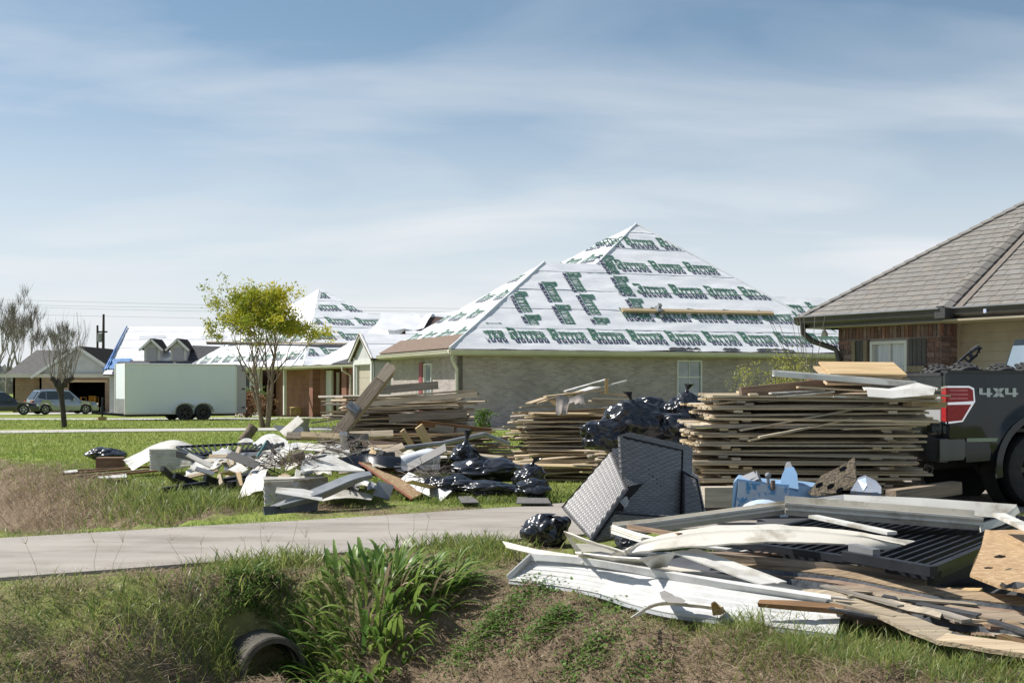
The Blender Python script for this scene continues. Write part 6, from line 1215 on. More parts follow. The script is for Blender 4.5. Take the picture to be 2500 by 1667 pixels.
    sheet('cloth_sheet', 'white sheet humped over the debris beside the dark panel', 'sheet', [(618,1084,20.5),(645,1063,20.8),(672,1060,20.9),(700,1076,20.6)], [(622,1092,19.6),(650,1088,19.7),(675,1088,19.7),(702,1090,19.6)], m_white, .006, 6, lambda f: .05*math.sin(7*f), sub=4)
    sheet('dark_sheet', 'dark grey panel tipped up behind the white sheet', 'panel', [(667,1042,22),(738,1046,22.3)], [(705,1069,21),(745,1070,21.2)], m_dgrey, .03)
    p = W(741,1047,39); b = MB(); b.lathe(Vector((p.x,p.y,gz1(p.x,p.y)-.02)), (0,0,1), [(0,.2),(.1,.19),(.25,.15),(.42,.2),(.46,.24),(.46,.2)], 16); tag(b.build('stone_planter', pm('planter_stone', (.3,.28,.25), (.22,.2,.18), rough=.9, scale=6), smooth=True), 'waisted grey stone planter standing on the lawn', 'planter')
    # black plastic and metal tangle in the middle
    for i, (x0,y0,x1,y1,w,d) in enumerate(((845,1065,905,1110,.09,17.6),(838,1058,842,1092,.1,17.5),(850,1122,960,1108,.12,17),(900,1140,1000,1116,.08,17.1),(930,1105,985,1140,.09,17))):
        b = MB(); b.bar(W(x0,y0,d), W(x1,y1,d+.3), w, .06); tag(b.build('metal_post', m_bmetal if i != 1 else m_gmetal), 'dark metal bar, %s of the tangle at the leaning post base' % ('longest slanting','upright','level','lowest','steepest')[i], 'bar', 'dark bars at the leaning post base')
    sheet('dark_tarp', 'black plastic sheet bunched under the boards mid pile', 'sheet', [(830,1120,17),(880,1108,17.2),(930,1112,17.1),(975,1118,17.1)], [(838,1140,16.6),(885,1136,16.7),(930,1138,16.6),(980,1136,16.7)], m_bag, .01, 8, lambda f: .06*math.sin(9*f), sub=4)
    ms = (m_white, m_white, m_cream, m_gmetal, m_dgrey, m_grey, m_picket, m_fresh, m_bmetal)
    for i in range(len(ORD)):
        x = R.uniform(450, 1080); y = 1125+R.uniform(-28, 62)*(1 if x > 620 else .5); D_ = 16.6+R.uniform(-.8, 2.2)-(y-1130)*.012; a = R.gauss(-.25,.5); l = R.uniform(25,110); m = R.choice(ms); zb = 1.4-(y-HY)*D_/F
        if zb < .03: D_ = F*1.37/(y-HY)
        board('scrap_strip', 'loose %s scrap strip, the %s listed in the roadside debris' % ({m_white:'white', m_cream:'cream', m_gmetal:'grey metal', m_dgrey:'dark', m_grey:'grey wood', m_picket:'tan wood', m_fresh:'fresh wood', m_bmetal:'black'}[m], ORD[i] if i else 'first'), W(x-l/2*math.cos(a), y-l/2*math.sin(a), D_), W(x+l/2*math.cos(a), y+l/2*math.sin(a), D_+R.uniform(-.3,.5)), R.uniform(.05,.2), .012, m, up=(R.uniform(-.4,.4), R.uniform(-.9,-.1), 1), group='loose scrap strips in the roadside debris', cat='scrap', bend=R.choice((0, 0, .06, -.05)) if m in (m_white, m_cream, m_gmetal) else 0)
    for i in range(16):      # crumpled sheets
        x = 500+i*36+R.uniform(-14,14); y = 1122+R.uniform(-14,50)*(1 if x > 620 else .5); w, h = R.uniform(28,70), R.uniform(14,30); D_ = min(17.6-(y-1120)*.02, F*1.36/(y+h-HY)); m = (m_white, m_panel, m_cream, m_gmetal)[i%4]
        b = MB(); b.sheet([W(x-w/2,y-h/2,D_+.15), W(x,y-h*.75,D_+.3), W(x+w/2,y-h*.4,D_+.2)], [W(x-w/2+5,y+h/2,D_-.15), W(x+4,y+h*.3,D_-.1), W(x+w/2+4,y+h*.5,D_-.15)], .005, 10, None, sub=6, dent=.045)
        tag(b.build('crumpled_sheet', m, smooth=True, angle=30), 'crumpled %s sheet, %s along the roadside debris' % (('white','dull white','cream','grey metal')[i%4], ORD[i] if i else 'first'), 'sheet', 'crumpled sheets in the roadside debris')
    # brushwood
    def brush(name, label, c, r, n, seed, mat):
        rr = random.Random(seed); b = MB()
        for _ in range(n):
            p = Vector((rr.gauss(0,r[0]), rr.gauss(0,r[1]), abs(rr.gauss(0,r[2]))))+c; d = Vector((rr.uniform(-1,1), rr.uniform(-.6,.6), rr.uniform(-.25,.5))); l = rr.uniform(.12,.42); pts = [p]; 
            for k in range(3): d = (d+Vector((rr.uniform(-.5,.5), rr.uniform(-.5,.5), rr.uniform(-.35,.3)))).normalized(); pts.append(pts[-1]+d*l/3)
            b.tube(pts, [.0045,.004,.003,.0012], 4)
        return stuff(tag(b.build(name, mat), label, 'brushwood'))
    brush('brushwood', 'tangle of thin brown roots on the white panel', W(705,1135,16), (.2,.22,.07), 120, 1, m_bark); brush('brushwood', 'dry twigs and wires at the foot of the leaning post', W(850,1100,17.4), (.22,.22,.10), 90, 2, m_twig); brush('brushwood', 'bundle of dry grass under the white lid', W(1050,1165,16.6), (.1,.12,.04), 90, 3, m_twig)
    b = MB(); c = W(712,1118,15.9); b.tube([c, c+Vector((.12,.1,.03))], .06, 10); tag(b.build('branch_stub', m_bark, smooth=True), 'short round branch end among the roots', 'branch')
    # trash bags next to the driveway
    for l, x, y, D, w, h, dp, sd, kn, rz in (('black bag with a tied neck at the back of the roadside bags', 1135,1118,17.6,70,62,.5,2.2,Vector((.05,-.05,.22)),0), ('large black bag sprawled in the middle of the roadside bags', 1185,1150,17.0,190,66,.7,3.1,Vector((-.16,-.1,.12)),.1), ('black bag at the front left of the roadside bags', 1112,1182,16.3,110,46,.5,4.4,None,.2), ('flat black bag lying lowest in front of the roadside bags', 1190,1192,16.1,150,38,.4,5.7,None,0), ('black bag bulging at the right of the roadside bags', 1290,1165,16.6,90,60,.5,6.3,Vector((.12,-.08,.10)),-.3), ('small black bag nearest the grass tuft beside the wicker', 1302,1192,15.9,92,52,.4,7.9,None,.15), ('black plastic flap left of the roadside bags', 1060,1180,16.4,60,34,.4,8.8,None,0)):
        c, s = WB(x, y, D, w, h, dp); bag(l, c, s, sd, rz, kn, 'black bags by the driveway')
    for l, A, B in (('flat grey shingle lying at the driveway edge by the bags', [(1118,1214),(1152,1212)], [(1126,1229),(1170,1228)]), ('wide grey shingle lying at the driveway edge near the wicker', [(1264,1215),(1335,1214)], [(1260,1230),(1345,1230)])):
        b = MB(); b.sheet([Z(x,y,.06) for x, y in A], [Z(x,y,.05) for x, y in B], .012); tag(b.build('roof_shingle', pm('loose_shingle', (.17,.16,.15), (.11,.105,.1), rough=.95, scale=20)), l, 'shingle')
left_pile()
# ---- black bags heaped between the stacks
def mid_bags():
    D = 17.2
    for i, x in enumerate((1500, 1560, 1620)):   # boards under the bags
        board('plank', 'grey board, %s under the shiny bags behind the wicker' % ('first','second','third')[i], W(1480+10*i,1104-8*i,16.9+.3*i), W(1760,1092-9*i,17.0+.3*i), .14, .03, m_picket, group='boards under the shiny bags')
    loose_stack(1600, 17.2, 1.5, .52, .8, 8, 5, ('grey', 'pile under the shiny bags'), 'boards below the shiny bags', jx=.1, ja=4, mats=(m_picket, m_grey), cat='board')
    KN = {11.2: Vector((-.18,-.05,-.06)), 12.9: Vector((-.1,-.1,.16)), 14.8: Vector((.06,-.05,.14))}
    for l, x, y, d, w, h, dp, sd, rz in (('shiny black bag low at the left of the heap on boards', 1472,1064,16.8,125,84,.55,11.2,.3), ('big glossy black bag at the centre of the heap on boards', 1548,1038,17.0,165,118,.6,12.9,.1), ('black bag bulging at the right of the heap on boards', 1640,1052,17.1,140,104,.6,13.3,0), ('black bag peaked highest against the house window', 1672,1000,17.5,104,84,.5,14.8,.4), ('black bag crest at the back of the heap on boards', 1580,1002,17.6,130,66,.5,15.5,0)):
        c, s = WB(x, y, d, w, h, dp); bag(l, c, s, sd, rz, KN.get(sd), 'shiny bags heaped on boards')
    c, s = WB(1335,1298,11.5,118,92,.36); bag('black bag squashed under the corner of the wicker chair', c, s, 21.4, .3, Vector((-.16,-.05,-.1)), 'black bags near the wicker')
    c, s = WB(1535,1322,10.4,60,40,.3); bag('scrap of black bag showing under the white trims', c, s, 23.1, 0, None, 'black bags near the wicker')
    b = MB(); p = W(1672,1165,13.9); b.lathe(p+Vector((0,0,-.2)), (0,0,1), [(0,.11),(.36,.12),(.36,.1),(.02,.09),(.02,0)], 20); tag(b.build('bucket', m_trim, smooth=True), 'white bucket between the wicker and the tall stack', 'bucket')
mid_bags()
# ---- overturned wicker chair
def wicker_chair():
    m = bpy.data.materials.new('grey_wicker'); m.use_nodes = True; nt = m.node_tree; N = nt.nodes; L = nt.links; b_ = N['Principled BSDF']; b_.inputs['Roughness'].default_value = .42; b_.inputs['Specular IOR Level'].default_value = .6
    at = N.new('ShaderNodeAttribute'); at.attribute_name = 'strand'; tc = N.new('ShaderNodeTexCoord'); n = N.new('ShaderNodeTexNoise'); n.inputs['Scale'].default_value = 30; mp = N.new('ShaderNodeMapping'); mp.inputs['Scale'].default_value = (.4,.4,2.5); L.new(tc.outputs['Object'], mp.inputs[0]); L.new(mp.outputs[0], n.inputs[0])
    mx = N.new('ShaderNodeMix'); mx.data_type = 'RGBA'; L.new(n.outputs[0], mx.inputs[0]); mx.inputs[6].default_value = (.075,.078,.09,1); mx.inputs[7].default_value = (.30,.285,.275,1)
    m2 = N.new('ShaderNodeMix'); m2.data_type = 'RGBA'; L.new(at.outputs['Fac'], m2.inputs[0]); m2.inputs[6].default_value = (.006,.006,.007,1); L.new(mx.outputs[2], m2.inputs[7]); L.new(m2.outputs[2], b_.inputs['Base Color'])
    def weave(o, name, c, wrap=.0, sx=.044, sy=.021):
        """woven panel between four corners c0 c1 c2 c3 (bottom left, bottom right, top right, top left); strands run along c0->c1"""
        c = [Vector(q) for q in c]; w = ((c[1]-c[0]).length+(c[2]-c[3]).length)/2; h = ((c[3]-c[0]).length+(c[2]-c[1]).length)/2; nx, ny = int(w/.0085), int(h/.0041); nr = (c[1]-c[0]).cross(c[3]-c[0]).normalized(); nr = -nr if nr.dot(c[0]-Vector((0,0,CH))) > 0 else nr; V_ = []; S = []
        for j in range(ny+1):
            v = j/ny
            for i in range(nx+1):
                u = i/nx; p = c[0].lerp(c[1], u).lerp(c[3].lerp(c[2], u), v); row = math.floor(v*h/sy); ph = (v*h/sy-row); a = math.sin(math.pi*ph); t = math.cos(math.pi*(u*w/sx+(row%2))); hh = .0030*t*a+.002*a
                ed = min(u*w, (1-u)*w, v*h, (1-v)*h); hh -= .03*max(0, 1-ed/.03)**2 if wrap else 0
                V_.append(tuple(p+nr*hh)); S.append(min(1, max(0, .42+.5*a+.22*t*a)))
        f = [(j*(nx+1)+i, j*(nx+1)+i+1, (j+1)*(nx+1)+i+1, (j+1)*(nx+1)+i) for j in range(ny) for i in range(nx)]
        me = bpy.data.meshes.new(name); me.from_pydata(V_, [], f); a_ = me.attributes.new('strand', 'FLOAT', 'POINT'); a_.data.foreach_set('value', S); me.polygons.foreach_set('use_smooth', [True]*len(f)); me.materials.append(m); me.update(); return link(name, me, o)
    def block(o, name, F4, depth):
        """box with a woven front F4 and woven sides, going back by depth"""
        a, b, c, d = [Vector(q) for q in F4]; D_ = Vector(depth); weave(o, name, [a, b, c, d], 1)
        weave(o, name, [a+D_, a, d, d+D_]); weave(o, name, [b, b+D_, c+D_, c]); weave(o, name, [d, c, c+D_, d+D_]); q = MB(); q.hexa([p+D_*e for e in (.2, 1) for p in (a.lerp(c,.02), b.lerp(d,.02), c.lerp(a,.02), d.lerp(b,.02))]); q.build('inner_frame', m_dark, o)
    o = thing('wicker_chair', 'dark grey wicker armchair tipped over beside the driveway', 'chair', Z(1480,1312,0))
    # broad left face: the underside of an arm, tilted back
    block(o, 'arm_panel', [W(1440,1316,10.6), W(1530,1188,10.9), W(1493,1096,11.5), W(1370,1238,11.3)], Vector((.30,.45,.02)))
    block(o, 'back_panel', [W(1525,1285,10.9), W(1664,1262,11.3), W(1668,1098,11.6), W(1513,1062,11.2)], Vector((.10,.12,.02)))
    block(o, 'arm_panel', [W(1668,1264,11.2), W(1722,1262,11.2), W(1702,1168,11.4), W(1668,1150,11.45)], Vector((.06,.4,0)))
    block(o, 'seat_panel', [W(1440,1330,10.7), W(1660,1290,11.0), W(1660,1262,11.0), W(1500,1250,10.8)], Vector((.05,.5,.0)))
    b = MB(); b.prism([W(1513,1224,10.75), W(1526,1212,10.78), W(1530,1226,10.78), W(1524,1238,10.75)], (.02,.02,0)); b.build('corner_bracket', m_gmetal, o)
wicker_chair()
# ---- blue plastic toy, holed board and grey crate before the tall stack
def toys():
    D = 11.6; mb = pm('toy_blue_plastic', (.34,.52,.74), (.28,.46,.69), rough=.35, scale=3); mg = pm('toy_grey_plastic', (.33,.33,.34), (.27,.27,.28), rough=.45); ml = pm('toy_decal', (.56,.60,.66), (.47,.55,.65), rough=.4, scale=7, dirt=((.08,.28,.52), 6, .52, .56))
    o = thing('toy_ride_on', 'light blue plastic ride-on toy with levers before the tall stack', 'toy', W(1860,1275,11.4)); b = MB()
    fr = [W(1786,1262,11.2), W(2010,1255,11.5), W(2010,1190,11.6), W(1960,1184,11.6), W(1870,1178,11.4), W(1800,1168,11.2), W(1790,1180,11.2)]; b.prism(fr, (.1,.5,0)); b.build('body', mb, o)
    b = MB(); b.prism([p+Vector((0,-.012,0)) for p in (W(1794,1250,11.2), W(1850,1228,11.3), W(1925,1232,11.4), W(1925,1190,11.45), W(1870,1182,11.35), W(1803,1174,11.2))], (0,.01,0)); b.build('decal', ml, o)
    b = MB(); A, B = [], []
    for i in range(13): t = math.pi*i/12; A.append(W(1862-55*math.cos(t), 1262-36*math.sin(t), 11.12)); B.append(W(1862-43*math.cos(t), 1262-26*math.sin(t), 11.05))
    b.sheet(A, B, .03); b.build('wheel_arch', pm('toy_pale_blue', (.55,.66,.78), (.5,.6,.74), rough=.35), o, True)
    b = MB(); b.sheet([W(1900,1194,11.5), W(1908,1165,11.6), W(1917,1150,11.65)], [W(1946,1202,11.5), W(1944,1165,11.6), W(1936,1148,11.65)], .05); b.prism([W(1934,1148,11.6), W(1944,1150,11.7), W(1950,1198,11.7), W(1944,1204,11.5)], (0,.2,0)); b.build('windscreen', mb, o, True, 30)
    b = MB(); b.sheet([W(1914,1152,11.65), W(1920,1138,11.7)], [W(1934,1150,11.65), W(1929,1136,11.7)], .05); b.build('windscreen_top', mg, o)
    b = MB(); b.tube([W(1876,1196,11.4), W(1875,1166,11.4)], .015, 8); b.lathe(W(1875,1160,11.4), (0,0,1), [(-.028,.0),(-.02,.02),(0,.028),(.02,.02),(.028,0)], 12); b.build('gear_lever', mg, o, True); b = MB(); b.tube([W(1887,1196,11.35), W(1887,1172,11.35)], .02, 10); b.build('peg', m_brownbd, o, True)
    b = MB(); b.prism([W(1812,1178,11.3), W(1850,1162,11.4), W(1853,1168,11.35), W(1816,1184,11.3)], (0,.2,.03)); b.prism([W(1848,1150,11.4), W(1855,1160,11.4), W(1866,1190,11.4), W(1852,1192,11.4)], (.0,.06,0)); b.build('seat_back', mg, o)
    o = thing('holed_board', 'rough grey board with round holes leaning before the tall stack', 'board', W(2000,1212,11.6)); m = pm('furred_board', (.24,.19,.13), (.15,.12,.085), rough=1, scale=20, bump=1)
    P = [(1972,1204),(2005,1160),(2055,1136),(2086,1115),(2090,1170),(2085,1185),(2040,1203),(1990,1212)]; b = MB(); b.prism([W(x,y,11.7-(y-1115)*.003) for x, y in P], (.02,.05,0)); b.build('sheet', m, o)
    for x, y in ((2058,1144),(2028,1187),(2050,1196),(2000,1184)):
        b = MB(); c = W(x,y,11.66-(y-1115)*.003); b.add([c+Vector((.034*math.cos(t), -.004, .022*math.sin(t)+.012*math.cos(t))) for t in [2*math.pi*i/14 for i in range(14)]], [tuple(range(14))]); b.build('hole', m_dark, o)
    o = thing('plastic_crate', 'grey blue plastic crate littered with wood chips beside the holed board', 'crate', W(2110,1212,11.3)); mcr = pm('grey_blue_plastic', (.42,.46,.54), (.36,.4,.48), rough=.4, dirt=((.42,.34,.24), 26, .56, .62))
    b = MB(); b.sheet([W(2075,1205,11.3), W(2092,1172,11.5), W(2108,1166,11.6)], [W(2150,1212,11.3), W(2148,1195,11.5), W(2135,1180,11.6)], .03, 3); b.build('crate_wall', mcr, o, True, 38)
    b = MB(); b.sheet([W(2094,1175,11.3), W(2115,1170,11.35)], [W(2108,1200,11.2), W(2118,1188,11.2)], .02); b.build('handle', MAT['toy_pale_blue'], o)
toys()
# ---- the pile nearest the camera
def near_pile():
    # filling of boards and sheets under the pile
    zc = lambda q: Z(*q)
    g = 'hidden boards under the near pile'
    for i in range(14):
        px = 1900+i*46; a = Z(px, 1490+i*6, .03+.012*(i%3)); d = Vector((R.uniform(-.35,.35), 1, 0)).normalized(); board('plank', 'old board half hidden low in the near pile, %s from the panel end' % (ORD[i] if i else 'first'), a, a+d*R.uniform(.9,1.5), .14, .025, R.choice((m_grey, m_brownbd, m_picket)), group=g)
    # dull white door panel along the ditch edge
    A = [(1302,1366,.16),(1400,1372,.17),(1500,1385,.17),(1600,1401,.16),(1750,1425,.16),(1900,1447,.15),(2060,1470,.14)]; B = [(1243,1418,.03),(1330,1428,.03),(1450,1448,.035),(1545,1478,.03),(1640,1500,.03),(1780,1518,.03),(2042,1552,.03)]
    o = thing('door_panel', 'dull white ribbed metal panel lying along the ditch edge', 'panel', zc(B[2])); b = MB()
    def rb(f): return .007*(1 if (f*6+.3) % 1 > .88 else 0)+.012*math.sin(f*3)
    b.sheet([zc(q) for q in A], [zc(q) for q in B], .012, 44, rb, sub=6); b.build('ribbed_face', m_panel, o, True, 38)
    lip = [(x, y-14, z+.045) for x, y, z in A]; b = MB(); b.sheet([zc(q) for q in lip], [zc((x, y+2, z-.0)) for x, y, z in A], .03, sub=6); b.build('upper_lip', m_panel, o, True, 38)
    b = MB(); b.sheet([zc((1243,1418,.03)), zc((1302,1366,.16))], [zc((1238,1404,.07)), zc((1296,1352,.21))], .012); b.build('end_flange', m_panel, o)
    b = MB(); b.sheet([zc((x,y,z)) for x, y, z in B], [zc((x+2,y+7,z-.03)) for x, y, z in B], .02, sub=6); b.build('lower_edge', m_gmetal, o, True, 38)
    b = MB(); hole = [(1610,1445),(1622,1440),(1640,1448),(1648,1455),(1662,1458),(1675,1466),(1668,1472),(1630,1470),(1615,1460)]; b.add([zc((x,y,.135)) for x, y in hole], [tuple(range(len(hole)))]); b.build('torn_patch', pm('bare_grey_patch', (.3,.28,.26), (.25,.235,.22), rough=.8), o)
    sheet('torn_strip', 'torn curled strip of trim in the grass under the white panel', 'trim', [(1540,1506,.08),(1602,1470,.12),(1690,1472,.12),(1765,1480,.12)], [(1560,1502,.07),(1606,1475,.10),(1690,1480,.09),(1768,1488,.1)], m_cream, .006, 2, sub=4, conv=zc)
    sheet('torn_strip', 'curled tan end of torn trim beside the white panel', 'trim', [(1735,1472,.16),(1745,1466,.17),(1760,1480,.14)], [(1740,1500,.06),(1760,1498,.06),(1772,1490,.07)], m_osb, .006, 2, sub=3, conv=zc)
    sheet('grey_sheet', 'large dark sheet added as shade under the trims mid near pile', 'sheet', [(1440,1350,.06),(1600,1352,.08),(1800,1366,.09),(2000,1385,.09)], [(1480,1384,.06),(1620,1400,.07),(1800,1426,.07),(2000,1450,.06)], m_dgrey, .01, 6, lambda f: .02*math.sin(9*f), sub=4, conv=zc)  # dark sheet added to stand for the shadow under the trims
    sheet('grey_sheet', 'dull grey sheet lying beneath the black railings', 'sheet', [(1850,1268,.05),(2100,1264,.05),(2560,1270,.05)], [(1800,1392,.05),(2200,1440,.05),(2560,1470,.05)], m_dgrey, .01, 3, conv=zc)
    for i, (x0,y0,x1,y1,w,z0,z1,m) in enumerate(((1560,1376,1790,1412,.12,.2,.16,m_cream),(1640,1392,1880,1428,.1,.14,.13,m_white),(1500,1350,1700,1352,.1,.2,.24,m_gmetal),(1700,1352,1900,1350,.14,.22,.25,m_brownbd),(1780,1366,2010,1372,.14,.2,.2,m_grey),(1880,1350,2080,1362,.1,.24,.22,m_grey),(1690,1330,1860,1352,.1,.26,.22,m_white))):
        board('strip', 'strip of trim or board packed under the bowed fascia, %s from the front' % NTH[i], Z(x0,y0,z0), Z(x1,y1,z1), w, .015, m, group='strips under the bowed fascia')
    # front-left flat gutter sticking out over the grass
    sheet('gutter_length', 'pale gutter end sticking out left over the grass', 'gutter', [(1228,1323,.14),(1310,1343,.17),(1420,1360,.2)], [(1238,1338,.12),(1316,1358,.15),(1424,1376,.18)], m_cream, .012, 8, groove(.3,.6), conv=zc)
    # long curved fascia in front
    sheet('fascia_strip', 'long pale fascia bowed across the middle of the near pile', 'fascia', [(1505,1346,.32),(1600,1312,.40),(1700,1292,.45),(1830,1284,.47),(1950,1287,.46),(2080,1299,.44),(2232,1320,.41)], [(1490,1354,.28),(1600,1345,.33),(1700,1335,.36),(1830,1328,.38),(1950,1326,.38),(2080,1333,.36),(2165,1342,.34)], m_cream, .012, 12, groove(.32), sub=6, conv=zc)
    # folded scraps left of it
    sheet('folded_trim', 'folded pale trim making a triangle at the left of the near pile', 'trim', [(1376,1294,.42),(1440,1318,.38),(1525,1345,.33)], [(1388,1306,.38),(1446,1326,.34),(1528,1352,.3)], m_cream, .008, sub=4, conv=zc)
    sheet('folded_trim', 'pale trim returning below the folded triangle', 'trim', [(1378,1296,.42),(1392,1325,.32),(1408,1345,.26)], [(1386,1300,.4),(1402,1325,.32),(1420,1344,.26)], m_cream, .008, sub=3, conv=zc)
    sheet('folded_trim', 'tan inner face of the folded trim', 'trim', [(1405,1325,.3),(1460,1328,.3),(1510,1342,.28)], [(1412,1345,.24),(1470,1348,.25),(1515,1352,.25)], m_osb if False else m_cream, .006, conv=zc)
    sheet('folded_trim', 'pale strip lying level under the folded trims', 'trim', [(1405,1345,.25),(1500,1356,.26),(1590,1362,.27)], [(1412,1352,.22),(1500,1368,.22),(1580,1378,.2)], m_white, .01, 3, groove(.5), conv=zc)
    sheet('bent_trim', 'bent white trim corner pointing down at the middle of the near pile', 'trim', [(1560,1362,.3),(1598,1355,.3),(1655,1345,.33)], [(1588,1386,.2),(1610,1384,.2),(1628,1384,.22)], m_white, .008, 3, groove(.5), sub=3, conv=zc)
    sheet('bent_trim', 'wide pale trim running back under the bowed fascia', 'trim', [(1640,1345,.33),(1720,1375,.27),(1800,1405,.23),(1860,1425,.2)], [(1700,1338,.34),(1780,1366,.28),(1850,1392,.24),(1920,1420,.2)], m_white, .01, 8, groove(.3,.6), conv=zc)
    # gutters at the back
    def gut(name, label, a, c, w=.15, h=.09, mat=m_cream, bent=None):
        pts = [Vector(q) for q in ([a]+(bent or [])+[c])]; o = thing(name, label, 'gutter', pts[0]); y = Vector((.2,1,0)).normalized(); prof = [(0,h),(-.018,h),(-.02,h-.015),(-.004,h*.6),(-.014,h*.45),(.0,.03),(.02,0),(w,0),(w,h*1.15),(w-.006,h*1.15),(w-.006,.006),(.022,.006),(.006,.034),(.003,h*.6),(.006,h-.004)]; b = MB()
        for p in pts: b.v += [tuple(p+y*q+Vector((0,0,r))) for q, r in prof]
        k = len(prof)
        for i in range(len(pts)-1):
            for j in range(k): b.f.append((i*k+j, i*k+(j+1)%k, (i+1)*k+(j+1)%k, (i+1)*k+j))
        b.f += [tuple(range(k)), tuple((len(pts)-1)*k+j for j in range(k-1,-1,-1))]; b.m = [0]*len(b.f); b.build('channel', mat, o); return o
    gut('gutter_length', 'long pale gutter rising from the wicker to the toy', W(1490,1310,10.1), W(1922,1255,10.3), .14, .085, bent=[W(1590,1300,10.2)])
    o = gut('gutter_length', 'wide open gutter lying along the back of the near pile', W(1917,1258,9.9), W(2400,1296,9.6), .42, .10, m_cream, bent=[W(2150,1276,9.75)])
    b = MB(); b.sheet([W(1957,1222,10.35), W(2060,1208,10.4), W(2250,1216,10.2), W(2482,1232,10.0)], [W(1965,1232,10.3), W(2060,1236,10.35), W(2250,1250,10.15), W(2478,1268,9.95)], .01, 3); b.build('back_flange', m_white, o)
    b = MB(); b.sheet([W(2395,1298,9.55), W(2450,1280,9.75), W(2490,1250,9.95)], [W(2392,1278,9.6), W(2445,1262,9.8), W(2484,1234,10.0)], .008); b.build('end_cap', m_cream, o)
    sheet('short_gutter', 'short pale gutter piece in front of the wicker', 'gutter', [(1497,1280,.34),(1560,1300,.33),(1620,1318,.34)], [(1495,1302,.28),(1556,1322,.27),(1600,1332,.30)], m_cream, .012, 8, groove(.35,.65), conv=zc)
    board('splintered_stick', 'splintered red brown stick lying over the short gutter', Z(1535,1285,.39), Z(1660,1306,.42), .035, .03, m_brownbd)
    # white narrow boards
    board('white_batten', 'narrow white batten lying over the black railings', Z(1985,1260,.47), Z(2178,1301,.43), .085, .02, m_white)
    board('white_batten', 'white batten running out of the picture at the right', Z(2438,1256,.5), Z(2560,1312,.46), .085, .025, m_white)
    # black railings, three deep
    for i, (dz, dx, dy) in enumerate(((.30,0,0),(.235,10,12),(.17,-14,20))):
        a, b_, c = Z(1770+dx,1323+dy,dz), Z(2272+dx,1392+dy,dz), Z(2560+dx,1272+dy*.5,dz); d = a+(c-b_); railing('metal_fence', 'black metal fence panel, %s of the three stacked in the near pile' % ('top','middle','lowest')[i], [a, b_, c, d], 21, m_bmetal, tk=.045, bar_w=.02, group='black fence panels in the near pile')
        m = MB(); m.bar(Z(2064+dx,1356+dy,dz+.02), Z(2280+dx,1394+dy,dz+.02), .06, .06); tag(m.build('square_tube', m_bmetal), 'black square tube along the front of the %s fence panel in the near pile' % ('top','middle','lowest')[i], 'tube')
    m = MB(); m.bar(Z(2250,1418,.13), Z(2395,1385,.15), .075, .075); tag(m.build('square_tube', m_bmetal), 'thick black tube end lying lowest at the front of the railings', 'tube')
    m = MB(); m.bar(Z(2080,1336,.37), Z(2140,1350,.36), .06, .05); tag(m.build('square_tube', m_gmetal), 'short grey tube poking out under the bowed fascia', 'tube')
    # strand board sheet at the right
    P = [Z(*q) for q in ((2405,1298,.36),(2420,1300,.36),(2560,1296,.36),(2560,1460,.24),(2440,1436,.26),(2368,1408,.28),(2380,1372,.31),(2396,1340,.33))]; b = MB(); b.prism(P, (0,0,.018)); tag(b.build('strand_board', m_osb), 'pale strand board sheet at the right edge of the near pile', 'board')
    for i, (x,y,w,h) in enumerate(((2440,1358,30,9),(2412,1384,24,4),(2478,1428,60,16))): sheet('felt_scrap', 'torn black felt scrap on the strand board, %s' % ('upper','thin','largest')[i], 'scrap', [(x-w/2,y,.38),(x,y-h/2,.385),(x+w/2,y-h*.2,.38)], [(x-w/2+4,y+3,.37),(x+5,y+h/2,.36),(x+w/2,y+h*.1,.375)], m_felt, .004, conv=zc, group='felt scraps on the strand board')
    # fresh timbers in front of the railings
    board('timber', 'pale tan timber lying along the front of the black railings', Z(1715,1362,.24), Z(2262,1412,.2), .05, .09, m_ply)
    board('timber', 'short orange tan timber end right of the railings', Z(2258,1446,.14), Z(2395,1448,.16), .12, .05, m_fresh)
    # layered sheets of decking with dark edges, bowed
    def deck(label, A, back, z, m_top=m_ply, th=.014, ez=.055):
        # A: front edge pixels at height z; back: how far the sheet goes back
        fr = [Z(x, y, zz) for x, y, zz in A]; bk = [p+Vector((-.05,back,.03)) for p in fr]; o = thing('decking_sheet', label, 'sheet', fr[0]); b = MB(); b.sheet(bk, fr, th, 2, sub=4); b.build('wood_face', m_top, o, True, 38)
        b = MB(); b.sheet([p+Vector((0,-.012,.004)) for p in fr], [p+Vector((0,-.02,-ez)) for p in fr], .012, 1, sub=4); b.build('felted_edge', m_felt_edge, o, True, 38)
    deck('bowed decking sheet with dark felt edge, upper of the near pile', [(1800,1386,.2),(1900,1393,.2),(2050,1410,.19),(2200,1440,.17),(2330,1462,.16),(2540,1486,.15)], .2, .2)
    deck('bowed decking sheet with dark felt edge, second of the near pile', [(1790,1400,.16),(1900,1410,.16),(2050,1430,.15),(2200,1462,.13),(2330,1484,.12),(2540,1508,.11)], .2, .15, m_brownbd)
    deck('bowed decking sheet low at the right of the near pile', [(2070,1458,.14),(2160,1462,.14),(2260,1485,.12),(2380,1510,.11),(2540,1530,.1)], .2, .12, m_post)
    deck('tan decking sheet with torn end low at the right', [(2225,1498,.10),(2300,1510,.10),(2400,1530,.09),(2540,1552,.08)], .26, .1, m_ply)
    sheet('grey_sheet', 'grey metal sheet sagging under the decking sheets', 'sheet', [(1830,1410,.17),(1920,1425,.15),(2000,1445,.12)], [(1820,1440,.1),(1910,1450,.09),(1990,1462,.08)], m_gmetal, .006, 4, lambda f: .02*math.sin(8*f), conv=zc)
